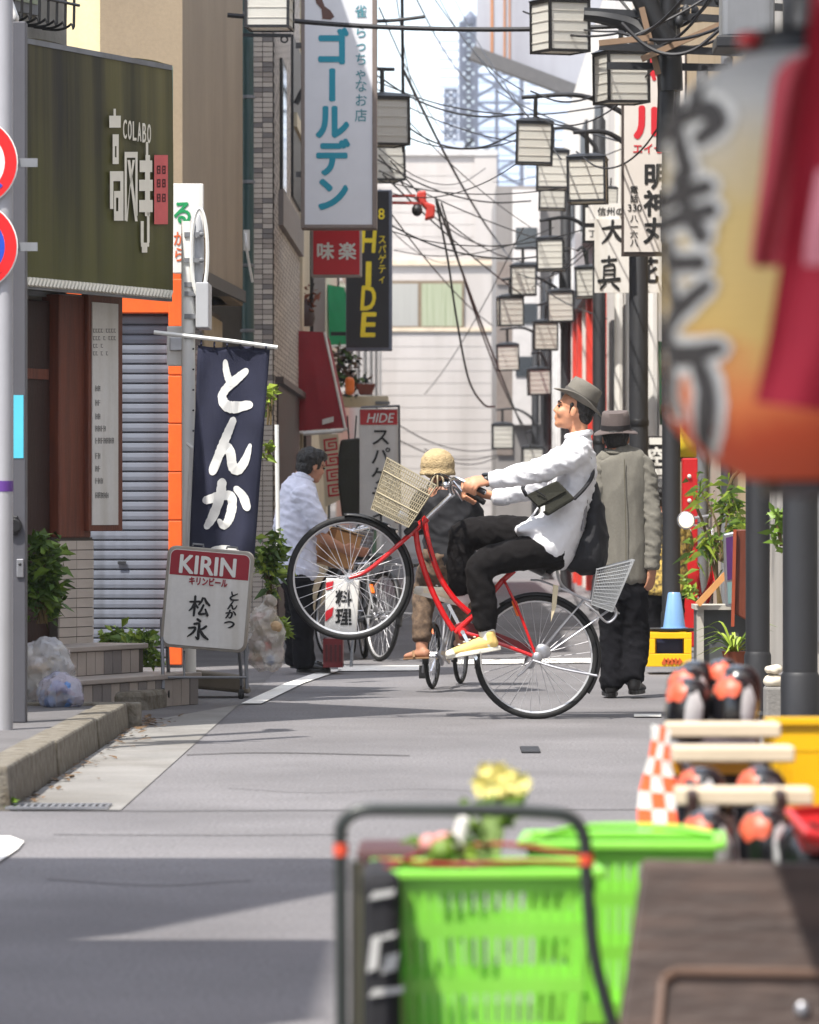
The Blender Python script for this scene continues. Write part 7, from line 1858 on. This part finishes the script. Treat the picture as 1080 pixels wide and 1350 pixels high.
# ---------------------------------------------------------------- close to the camera: paper lantern and red cloth
YL = 8.2
cl_ = P(1082, 352, YL); RL = .284
pl_t = thing('paper_lantern', 'big yellow orange paper lantern with black brushed hiragana', 'lantern', P(1082, 640, YL))
def LR(z):  # radius at height z relative to the middle (half height .435)
    q = abs(z) / .385
    return RL * (1 - .06 * q ** 2 - .5 * max(0, (q - .62) / .38) ** 2.3)
NZ, NA = 120, 64
m = MB(); vs_ = []
for i in range(NZ + 1):
    z = -.385 + .77 * i / NZ; r = LR(z) + .0035 * abs(sin(pi * i / 3.0 * 1.0)) 
    for j in range(NA): q = 2 * pi * j / NA; vs_.append(cl_ + Vector((r * cos(q), r * sin(q), z)))
m.add(vs_, [(i * NA + j, i * NA + (j + 1) % NA, (i + 1) * NA + (j + 1) % NA, (i + 1) * NA + j) for i in range(NZ) for j in range(NA)])
# printed paper: white shoulders, yellow body, orange and red flames low down and on one side
lm = mat('lantern paper', (236, 190, 60), .75, .05, 6)
nt = lm.node_tree; N, Lk = nt.nodes, nt.links; b = N['Principled BSDF']
tc = N.new('ShaderNodeTexCoord'); sx_ = N.new('ShaderNodeSeparateXYZ'); Lk.new(tc.outputs['Object'], sx_.inputs[0])
nz_ = N.new('ShaderNodeTexNoise'); nz_.inputs['Scale'].default_value = 5; nz_.inputs['Detail'].default_value = 3; Lk.new(tc.outputs['Object'], nz_.inputs['Vector'])
ad = N.new('ShaderNodeMath'); ad.operation = 'MULTIPLY_ADD'; ad.inputs[1].default_value = .22; Lk.new(nz_.outputs['Fac'], ad.inputs[0]); Lk.new(sx_.outputs['Z'], ad.inputs[2])
mr = N.new('ShaderNodeMapRange'); mr.inputs[1].default_value = .19; mr.inputs[2].default_value = .97; Lk.new(ad.outputs[0], mr.inputs[0])
cr = N.new('ShaderNodeValToRGB'); el = cr.color_ramp.elements
el[0].position = 0; el[0].color = lin((206, 84, 48)); el[1].position = 1; el[1].color = lin((200, 199, 200))
for p_, c_ in ((.1, (222, 122, 66)), (.23, (214, 178, 104)), (.5, (210, 182, 118)), (.74, (192, 188, 180))): e = el.new(p_); e.color = lin(c_)
Lk.new(mr.outputs[0], cr.inputs[0])
n2 = N.new('ShaderNodeTexNoise'); n2.inputs['Scale'].default_value = 4.5; n2.inputs['Detail'].default_value = 2; n2.inputs['Distortion'].default_value = 1.5; Lk.new(tc.outputs['Object'], n2.inputs['Vector'])
ax_ = N.new('ShaderNodeMath'); ax_.operation = 'MULTIPLY_ADD'; ax_.inputs[1].default_value = 1.4; Lk.new(sx_.outputs['X'], ax_.inputs[0]); Lk.new(n2.outputs['Fac'], ax_.inputs[2])
r2 = N.new('ShaderNodeMapRange'); r2.inputs[1].default_value = .56; r2.inputs[2].default_value = .82; r2.inputs[4].default_value = .45; Lk.new(ax_.outputs[0], r2.inputs[0])
mx = N.new('ShaderNodeMix'); mx.data_type = 'RGBA'; mx.inputs[7].default_value = lin((196, 120, 60)); Lk.new(r2.outputs[0], mx.inputs[0]); Lk.new(cr.outputs[0], mx.inputs[6]); Lk.new(mx.outputs[2], b.inputs['Base Color'])
lo_ = m.build('paper_shade', lm, pl_t, smooth=True, ang=80)
# letters wrapped round the paper, white edged
def lmap(off):
    def f(u, v):  # u = angle in degrees from the camera side, v = metres below the top
        z = .385 - v; q = radians(-90 + u); r = LR(z) + .004 + off
        return cl_ + Vector((r * cos(q), r * sin(q), z))
    return f
nrm = Vector((-.6, -.8, 0))
m = MB()
for ch, v in (('や', .15), ('き', .315), ('と', .475), ('り', .635)): brush(m, ch, lmap(.0015), -62, v, 44, .165, 1.75, .0006, nrm)
m.build('lettering_edge', mat('paper white', (226, 222, 214), .7, .03), lo_)
m = MB()
for ch, v in (('や', .15), ('き', .315), ('と', .475), ('り', .635)): brush(m, ch, lmap(.006), -62, v, 44, .165, .95, .0006, nrm)
m.build('lettering', mat('lantern ink', (66, 62, 60), .7, .1), lo_)
m = MB(); m.lathe([(.0, .425), (.11, .425), (.135, .41), (.145, .38), (.13, .375), (0, .375)], cl_, n=32); m.build('top_cap', black, pl_t, smooth=True)
m = MB(); m.lathe([(0, -.415), (.1, -.415), (.105, -.41), (.105, -.385), (.1, -.375), (0, -.375)], cl_, n=32); m.build('bottom_ring', mat('dark brown lacquer', (44, 26, 22), .4), pl_t, smooth=True)
m = MB(); m.tube([cl_ + Vector((.0, 0, .42 + .1 * sin(q)) ) + Vector((.06 * cos(q), 0, 0)) for q in [pi * i / 10 for i in range(11)]], .006, 6); m.tube([cl_ + Vector((0, 0, .51)), cl_ + Vector((0, 0, 1.02))], .006, 6); m.build('hanger', black, pl_t)
m = MB(); m.lathe([(0, .45), (.022, .445), (.026, .425), (0, .42)], cl_ + Vector((-.13, -.05, -.03)), n=12); m.build('red_knob', redp, pl_t, smooth=True)
kL = 5.5 / YL; pl_t.location = P(1082, 640, 5.5); pl_t.scale = (kL,) * 3
# red cloth hanging before the lantern
YC2 = 5.0
rcw = thing('red_cloth', 'red and pink cloth strip hanging beside the paper lantern', 'cloth', P(1050, 540, YC2))
def strip(mm, pts_l, pts_r, Y, wav, seed, n=26, k=8):
    Lp, Rp = cat_rom(pts_l, 8), cat_rom(pts_r, 8); nn = min(len(Lp), len(Rp)); vs_ = []
    for i in range(nn):
        for j in range(k + 1):
            q = j / k; u = Lp[i][0] * (1 - q) + Rp[i][0] * q; v = Lp[i][1] * (1 - q) + Rp[i][1] * q
            vs_.append(P(u, v, Y) + Vector((0, wav * sin(q * 7 + i * .12 + seed) + wav * .6 * noise.noise((q * 3, i * .15, seed)), 0)))
    mm.add(vs_, [(i * (k + 1) + j, i * (k + 1) + j + 1, (i + 1) * (k + 1) + j + 1, (i + 1) * (k + 1) + j) for i in range(nn - 1) for j in range(k)])
redcl = mat('red cloth', (172, 34, 54), .85, .1, 4, .15, 60)
pinkcl = mat('faded pink cloth', (196, 92, 98), .85, .16, 3, .15, 60, rgb2=(160, 30, 50), stretch=(3, 3, 1))
m = MB(); strip(m, [(1036, 80), (1020, 110), (1006, 220), (990, 330), (992, 352)], [(1085, 60), (1080, 110), (1062, 220), (1040, 330), (1030, 352)], YC2, .008, 1); o = m.build('pink_panel', pinkcl, rcw, smooth=True)
m = MB(); strip(m, [(1072, -20), (1062, 60), (1040, 260), (1016, 430), (996, 530)], [(1140, -20), (1140, 60), (1140, 260), (1140, 430), (1120, 548)], YC2 - .05, .011, 4); m.build('red_panel', redcl, rcw, smooth=True)
m = MB(); strip(m, [(1078, 225), (1072, 260), (1062, 320), (1060, 350)], [(1140, 210), (1140, 260), (1140, 320), (1140, 350)], YC2 - .065, .003, 2); m.build('pale_patch', mat('pale pink print', (236, 150, 160), .8, .1), rcw, smooth=True)
m = MB(); m.tube([P(1000, -60, YC2 - .04), P(1200, -30, YC2 - .04)], .01, 8); m.build('rod', wood, rcw, smooth=True)

# ---------------------------------------------------------------- stand with pale slats and dark jars
jst = thing('slatted_stand', 'narrow stand with three pale wooden slats and orange checked side cloth', 'stand', (.58, 9.2, 0))
PLK = [(952, 877, 1028, 10.0), (983, 886, 1046, 9.4), (1038, 890, 1070, 8.75)]
for v, u0, u1, Y in PLK:
    a, b = P(u0, v, Y), P(u1, v, Y); m = MB(); m.box(a.x, b.x, Y - .05, Y + .05, a.z - .032, a.z); m.build('slat', plankm, jst, bevel=.005)
m = MB()
pA, pB = P(884, 985, 10.1), P(892, 1090, 8.62); pC, pD = P(1022, 985, 10.1), P(1072, 1090, 8.62)
zt = .625
for (a, b, dx) in ((pA, pB, .03), (pC, pD, -.06)): m.bar(Vector((a.x + dx, a.y, zt - .03)), Vector((b.x + dx, b.y, zt - .035)), .02, .02)
for q, dx in ((pA, .03), (pB, .03), (pC, -.06), (pD, -.06)): m.bar(Vector((q.x + dx, q.y, 0)), Vector((q.x + dx, q.y, zt - .03)), .02, .02)
m.build('frame', woodd, jst, bevel=.004)
m = MB(); m.prism([Vector((pA.x, pA.y, .445)), Vector((pC.x, pC.y, .445)), Vector((pD.x + .04, pD.y, .445)), Vector((pB.x, pB.y, .445))], (0, 0, .015)); m.build('shelf', woodd, jst)
# checked cloth down its side
oc = mat('orange check', (238, 82, 16), .7, .05)
m = MB(); n1, n2_ = 3, 7
def CK(i, j):
    t_, z_ = i / n1, j / n2_
    return (P(859, 955, 10.2) * (1 - t_) + P(884, 962, 9.6) * t_) * (1 - z_) + (P(836, 1114, 9.3) * (1 - t_) + P(897, 1116, 8.9) * t_) * z_ + Vector((.006 * sin(j * 1.1 + i), .01 * sin(j * .8 + 2 * i), 0))
mw, mo = MB(), MB()
for i in range(n1):
    for j in range(n2_): (mo if (i + j) % 2 else mw).add([CK(i, j), CK(i + 1, j), CK(i + 1, j + 1), CK(i, j + 1)], [(0, 1, 2, 3)])
cw = mw.build('side_cloth', whitep, jst); mo.build('check_print', oc, cw)
# jars, two abreast
def jar_proto():
    t = thing('jar', 'x', 'jar', (0, 0, 0), 'dark glossy jars with orange print in two rows')
    pr = [(.0, 0), (.052, .002), (.068, .03), (.076, .08), (.077, .12), (.07, .165), (.055, .19), (.034, .206), (0, .21)]
    m = MB(); m.lathe(cat_rom(pr, 3), n=28); m.build('body', mat('black glaze', (22, 22, 26), .22, .15, 30, coat=.5), t, smooth=True)
    def rad(z):
        for (r0, z0), (r1, z1) in zip(pr, pr[1:]):
            if z0 <= z <= z1: return r0 + (r1 - r0) * (z - z0) / (z1 - z0)
        return .01
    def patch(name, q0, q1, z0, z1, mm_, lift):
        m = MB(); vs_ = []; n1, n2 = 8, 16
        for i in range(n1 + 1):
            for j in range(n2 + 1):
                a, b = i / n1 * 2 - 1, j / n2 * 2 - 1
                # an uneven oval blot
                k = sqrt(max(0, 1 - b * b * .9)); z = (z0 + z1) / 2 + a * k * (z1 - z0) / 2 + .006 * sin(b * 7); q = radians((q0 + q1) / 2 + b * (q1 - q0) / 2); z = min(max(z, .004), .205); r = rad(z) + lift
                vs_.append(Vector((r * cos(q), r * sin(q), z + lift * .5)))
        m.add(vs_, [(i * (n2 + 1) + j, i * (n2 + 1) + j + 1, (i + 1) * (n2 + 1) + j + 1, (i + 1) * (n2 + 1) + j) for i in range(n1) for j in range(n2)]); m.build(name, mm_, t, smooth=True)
    patch('print', -195, -112, .13, .2, mat('salmon orange print', (204, 66, 34), .45, .25, 40, rgb2=(206, 112, 84)), .0025)
    patch('pale_patch', -110, -66, .03, .17, mat('painted jar highlight', (198, 196, 198), .3, .15, 20), .004)  # painted highlight on the camera side of the glaze
    return t
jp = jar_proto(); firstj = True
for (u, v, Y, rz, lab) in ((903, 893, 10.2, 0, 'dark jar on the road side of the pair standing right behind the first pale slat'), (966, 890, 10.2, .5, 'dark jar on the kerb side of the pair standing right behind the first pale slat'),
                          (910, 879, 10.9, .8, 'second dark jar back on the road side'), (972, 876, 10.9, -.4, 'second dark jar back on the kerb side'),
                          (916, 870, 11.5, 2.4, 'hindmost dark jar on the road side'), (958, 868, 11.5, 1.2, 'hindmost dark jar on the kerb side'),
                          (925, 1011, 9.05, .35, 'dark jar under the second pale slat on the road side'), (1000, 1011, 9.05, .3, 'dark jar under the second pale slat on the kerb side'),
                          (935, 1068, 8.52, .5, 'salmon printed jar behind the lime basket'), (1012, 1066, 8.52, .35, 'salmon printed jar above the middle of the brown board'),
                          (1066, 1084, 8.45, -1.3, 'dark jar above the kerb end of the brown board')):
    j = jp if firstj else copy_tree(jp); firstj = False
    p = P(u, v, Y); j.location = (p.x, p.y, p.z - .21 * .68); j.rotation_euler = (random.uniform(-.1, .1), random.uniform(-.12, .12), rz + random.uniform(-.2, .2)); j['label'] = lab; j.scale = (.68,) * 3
# crate stack carrying the far jars
jb = thing('jar_crate', 'dark crate stack under the far pairs of jars', 'crate', (.66, 10.8, 0))
m = MB(); m.prism([(.51, 10.08, 0), (.70, 10.08, 0), (.82, 11.8, 0), (.63, 11.8, 0)], (0, 0, .605)); m.build('crate_body', woodd, jb, bevel=.01)
m = MB(); m.box(.505, .705, 10.06, 10.08, .55, .58); m.build('edge_strip', mat('yellow edge', (226, 160, 40), .5), jb)
# yellow and red crates on the kerb side
yc2 = thing('yellow_basket', 'bright yellow slotted plastic crate beside the pale slats', 'crate', P(1060, 1080, 10.7))
a, b = P(1022, 1080, 10.7), P(1140, 955, 10.7)
m = MB(); hh = b.z - a.z; m.box(a.x, b.x, 10.7, 10.72, a.z + hh * .72, b.z); m.box(a.x, b.x, 10.7, 10.72, a.z, a.z + hh * .3)
for k in range(16): x = a.x + (b.x - a.x) * k / 16; m.box(x, x + .01, 10.702, 10.718, a.z + hh * .3, a.z + hh * .72)
m.box(a.x, b.x, 10.69, 10.73, b.z, b.z + .015); m.build('front_panel', yellowp, yc2)
m = MB(); m.box(a.x, a.x + .02, 10.72, 11.1, a.z, b.z); m.box(b.x - .02, b.x, 10.72, 11.1, a.z, b.z); m.box(a.x, b.x, 11.08, 11.1, a.z, b.z); m.build('side_panel', yellowp, yc2)
m = MB(); m.box(a.x - .02, b.x, 10.65, 11.15, 0, a.z - .002); m.build('base', woodd, yc2)
rb2 = thing('red_basket', 'red plastic basket rim beside the nearest jars', 'basket', P(1070, 1130, 8.45))
m = MB(); pts = [P(1040, 1070, 8.45), P(1130, 1066, 8.7), P(1130, 1120, 8.6), P(1060, 1110, 8.3)]; m.prism(pts, (.0, .02, -.02)); m.tube([P(1040, 1070, 8.45), P(1130, 1064, 8.7)], .009, 8); m.tube([P(1040, 1070, 8.45), P(1066, 1100, 8.2), P(1130, 1110, 8.2)], .009, 8); m.build('rim', redp, rb2, bevel=.005)

# ---------------------------------------------------------------- lime shopping baskets, steel hoop, brown board
def basket(label, cx, Y, w, d, zt_, zb_, mtl, taper=.84, yaw=0.0):
    t = thing('shopping_basket', label, 'basket', (cx, Y, 0), 'lime green shopping baskets'); c_, s_ = cos(yaw), sin(yaw)
    def Q(x, y, z):
        k = taper + (1 - taper) * (z - zb_) / (zt_ - zb_); x, y = x * k, y * k
        return Vector((cx + x * c_ - y * s_, Y + x * s_ + y * c_, z))
    cs = [(-w / 2, -d / 2), (w / 2, -d / 2), (w / 2, d / 2), (-w / 2, d / 2)]; hz = zt_ - zb_
    m = MB()
    for k in range(4):
        a, b = cs[k], cs[(k + 1) % 4]; L_ = w if k % 2 == 0 else d
        out = Vector((b[1] - a[1], -(b[0] - a[0]), 0)).normalized(); out = Vector((out.x * c_ - out.y * s_, out.x * s_ + out.y * c_, 0))
        def band(z0, z1, th=.004): m.prism([Q(*a, z0), Q(*b, z0), Q(*b, z1), Q(*a, z1)], -out * th)
        def strut(q0, q1, z0, z1):
            p0 = (a[0] + (b[0] - a[0]) * q0, a[1] + (b[1] - a[1]) * q0); p1 = (a[0] + (b[0] - a[0]) * q1, a[1] + (b[1] - a[1]) * q1)
            m.prism([Q(*p0, z0), Q(*p1, z0), Q(*p1, z1), Q(*p0, z1)], -out * .004)
        band(zb_, zb_ + hz * .12); band(zb_ + hz * .36, zb_ + hz * .44); band(zb_ + hz * .66, zb_ + hz * .74); band(zb_ + hz * .9, zt_)
        n = int(L_ / .02)
        for i in range(n):
            for z0, z1 in ((.12, .36), (.44, .66), (.74, .9)): strut((i + .2) / n, (i + .68) / n, zb_ + hz * z0, zb_ + hz * z1)
    m.build('sides', limep, t)
    m = MB(); m.prism([Q(*c, zb_) for c in cs], (0, 0, .004)); m.build('floor', limep, t)
    m = MB()
    for k in range(4):
        a, b = cs[k], cs[(k + 1) % 4]; m.bar(Q(a[0] * 1.03, a[1] * 1.03, zt_), Q(b[0] * 1.03, b[1] * 1.03, zt_), .022, .016)
    m.build('rim', limep, t, bevel=.004)
    return t, Q
bk_a, QA = basket('lime green shopping basket inside the dark steel hoop', .072, 7.7, .35, .25, .527, .215, limep, .86, .06)
m = MB(); each('handle', mat('dark red handle', (150, 30, 34), .4), bk_a, [Tb(cat_rom([QA(-.175, -.1, .535), QA(-.09, .08, .55), QA(.04, .1, .56), QA(.17, .08, .54)], 6), .004, 8), Tb(cat_rom([QA(-.175, .08, .535), QA(-.06, -.08, .54), QA(.08, -.09, .545), QA(.175, -.08, .535)], 6), .004, 8)], True)
bk_b, QB = basket('lime green shopping basket tucked behind the brown board', .325, 8.25, .34, .26, .535, .215, limep, .86, -.06)
m = MB(); m.tube(cat_rom([QB(-.165, -.09, .54), QB(-.08, .08, .552), QB(.08, .1, .552), QB(.165, .08, .54)], 6), .006, 8); m.build('handle', limep, bk_b, smooth=True)
# vegetables and flowers peeping out
fl_ = thing('yellow_flowers', 'bunch of yellow flowers standing behind the steel hoop', 'flowers', P(662, 1130, 8.05))
for k in range(26):
    c = P(662 + random.uniform(-30, 30), 1028 + random.uniform(-15, 15), 8.05 + random.uniform(-.05, .05)); m = MB()
    for i in range(6):
        q = 2 * pi * i / 6; d = Vector((cos(q), -.5, sin(q))).normalized(); s2 = Vector((-sin(q), 0, cos(q))); m.add([c, c + d * .011 + s2 * .0055, c + d * .02, c + d * .011 - s2 * .0055], [(0, 1, 2, 3)])
    m.build('flower', mat('flower yellow', (236, 224, 140), .6, .08), fl_)
m = MB()
for k in range(16): c = P(662 + random.gauss(0, 18), 1036, 8.05); m.tube([c, P(640 + random.gauss(0, 8), 1130, 8.0)], .004, 5)
m.build('stem', leafm, fl_)
m = MB(); leaves(m, 26, lambda: P(640 + random.gauss(0, 18), 1088 + random.gauss(0, 14), 8.0 + random.uniform(-.06, .06)), .055); m.build('foliage', leafm, fl_, kind='stuff')
hang_plant('herb_bunch', 'loose bunch of green herbs in the lime basket', 560, 1100, 660, 1142, 7.8, 70, .035, [leafm, leafd, leafy])
for (lab, u, v, Y, r, mm_) in (('pink radish bunch at the basket rim', 578, 1112, 7.75, .018, mat('radish pink', (206, 140, 134), .6)), ('white daikon radish sticking out of the lime basket', 606, 1100, 7.8, .016, whitep), ('small green pepper by the basket corner', 596, 1128, 7.72, .022, leafm)):
    m = MB()
    if 'daikon' in lab: m.limb([P(600, 1135, Y), P(612, 1082, Y)], [.018, .012])
    else:
        for k in range(4 if 'bunch' in lab else 1): m.ell(P(u + k * 9 - 12, v + random.uniform(-5, 5), Y + .02 * k), (r, r, r * .95))
    m.build('vegetable', mm_, None, at=P(u, v + 15, Y), smooth=True, label=lab, cat='vegetable')
# steel hoop frame
hf_ = thing('steel_hoop', 'dark bent steel tube hoop of a hand cart round the lime basket', 'cart frame', (.03, 7.35, 0))
Yh2 = 7.35
m = MB(); m.tube(cat_rom([P(453, 1594, Yh2), P(450, 1250, Yh2), P(449, 1110, Yh2), P(453, 1084, Yh2), P(474, 1069, Yh2), P(520, 1067, Yh2), P(640, 1068, Yh2), P(716, 1071, Yh2), P(752, 1078, Yh2), P(770, 1104, Yh2), P(774, 1160, Yh2), P(782, 1250, Yh2), P(806, 1345, Yh2), P(840, 1440, Yh2), P(846, 1594, Yh2)], 6), .0105, 12)
m.build('hoop', mat('hoop steel', (52, 56, 54), .35, .1, 8, metal=.3), hf_, smooth=True)
m = MB(); m.tube([P(450, 1112, Yh2), P(450, 1128, Yh2)], .0122, 12); m.tube([P(773, 1126, Yh2), P(774, 1140, Yh2)], .0122, 12); m.build('rubber_band', mat('orange red band', (200, 70, 40), .6), hf_, smooth=True)
xa, xb = P(452, 0, Yh2).x, P(846, 0, Yh2).x
each('rail', mat('hoop steel', (52, 56, 54)), hf_, [Tb([(x, Yh2, .185), (x, Yh2 + 1.15, .185)], .01, 8) for x in (xa, xb)], True)
each('leg', mat('hoop steel', (52, 56, 54)), hf_, [Tb([(x, Yh2 + 1.15, 0), (x, Yh2 + 1.15, .2)], .01, 8) for x in (xa, xb)], True)
m = MB(); m.box(xa, xb + .22, Yh2 + .03, Yh2 + 1.15, .195, .212); m.build('deck', woodd, hf_)
m = MB(); a, b = P(462, 1375, Yh2 + .02), P(478, 1135, Yh2 + .02); m.box(a.x, b.x, Yh2 + .02, Yh2 + .06, a.z, b.z); m.build('side_plate', mat('olive side plate', (96, 92, 74), .5, .1), hf_, bevel=.004)
bgk = thing('black_bag', 'black bag with pale print beside the lime basket', 'bag', P(510, 1350, 7.5))
m = MB(); a, b = P(474, 1420, 7.5), P(528, 1150, 7.5); m.box(a.x, b.x, 7.48, 7.8, .213, b.z); r_ = m; r_.build('bag', blackbag, bgk, bevel=.02)
m = MB(); f = front(7.48); rng = [(486, 1172, 518, 1186), (484, 1232, 498, 1282), (500, 1228, 520, 1240), (503, 1256, 522, 1284), (486, 1300, 530, 1314)]
for x0, y0, x1, y1 in rng: m.prism([f(x0, y1), f(x1, y1 - 6), f(x1 + 4, y0), f(x0 + 6, y0 + 4)], (0, -.002, 0))
m.build('print', mat('pale print', (190, 190, 188), .6), bgk)
m = MB(); a, b = P(470, 1152, 7.95), P(556, 1120, 7.95); m.box(a.x, b.x, 7.95, 8.2, .213, b.z); m.build('dark_box', mat('dark maroon box', (74, 40, 40), .6), None, at=P(512, 1152, 7.95), label='dark maroon box behind the black bag', cat='box', bevel=.01)
# brown board with a raised frame
bb2 = thing('brown_board', 'worn brown wooden board with a raised lower frame', 'board', P(960, 1350, 7.1))
Yb2 = 7.1; bm2 = mat('worn brown board', (62, 46, 39), .6, .12, 5, .25, 14, rgb2=(46, 33, 28), stretch=(1, 1, 5), streak=((104, 82, 70), .55, 4, 14), var2=.15, scale2=9)
m = MB(); m.prism([P(847, 1134, Yb2 + .12), P(1180, 1142, Yb2 + .12), P(1180, 1420, Yb2), P(806, 1420, Yb2)], (0, .03, 0)); m.build('board', bm2, bb2, bevel=.008)
m = MB()
def bq(u, v): q = (v - 1134) / 286; return P(u, v, Yb2 + .12 * (1 - q)) + Vector((0, -.006, 0))
fm = mat('frame brown', (104, 80, 66), .5, .1)
for pa, pb_ in (((862, 1420), (874, 1292)), ((874, 1292), (890, 1280)), ((890, 1280), (1150, 1284))): m.bar(bq(*pa), bq(*pb_), .012, .014)
m.build('frame', fm, bb2, bevel=.003)
m = MB(); m.ell(bq(1058, 1330), (.012, .006, .012)); m.build('knob', steel, bb2, smooth=True)
m = MB(); m.box(P(830, 0, Yb2).x, P(1180, 0, Yb2).x, Yb2 + .03, Yb2 + .1, 0, P(0, 1400, Yb2).z); m.build('foot', woodd, bb2)
# ---------------------------------------------------------------- the air: thin even haze that fades the far towers
hz = MB(); hz.box(-520, 520, -80, 1520, -4, 54)
hm = bpy.data.materials.new('haze'); hm.use_nodes = True
hn = hm.node_tree.nodes; hn.remove(hn['Principled BSDF'])
pv = hn.new('ShaderNodeVolumePrincipled'); pv.inputs['Color'].default_value = (.93, .96, 1, 1); pv.inputs['Density'].default_value = .0003
hm.node_tree.links.new(pv.outputs[0], hn['Material Output'].inputs['Volume'])
hz.build('haze', hm, None, kind='stuff')
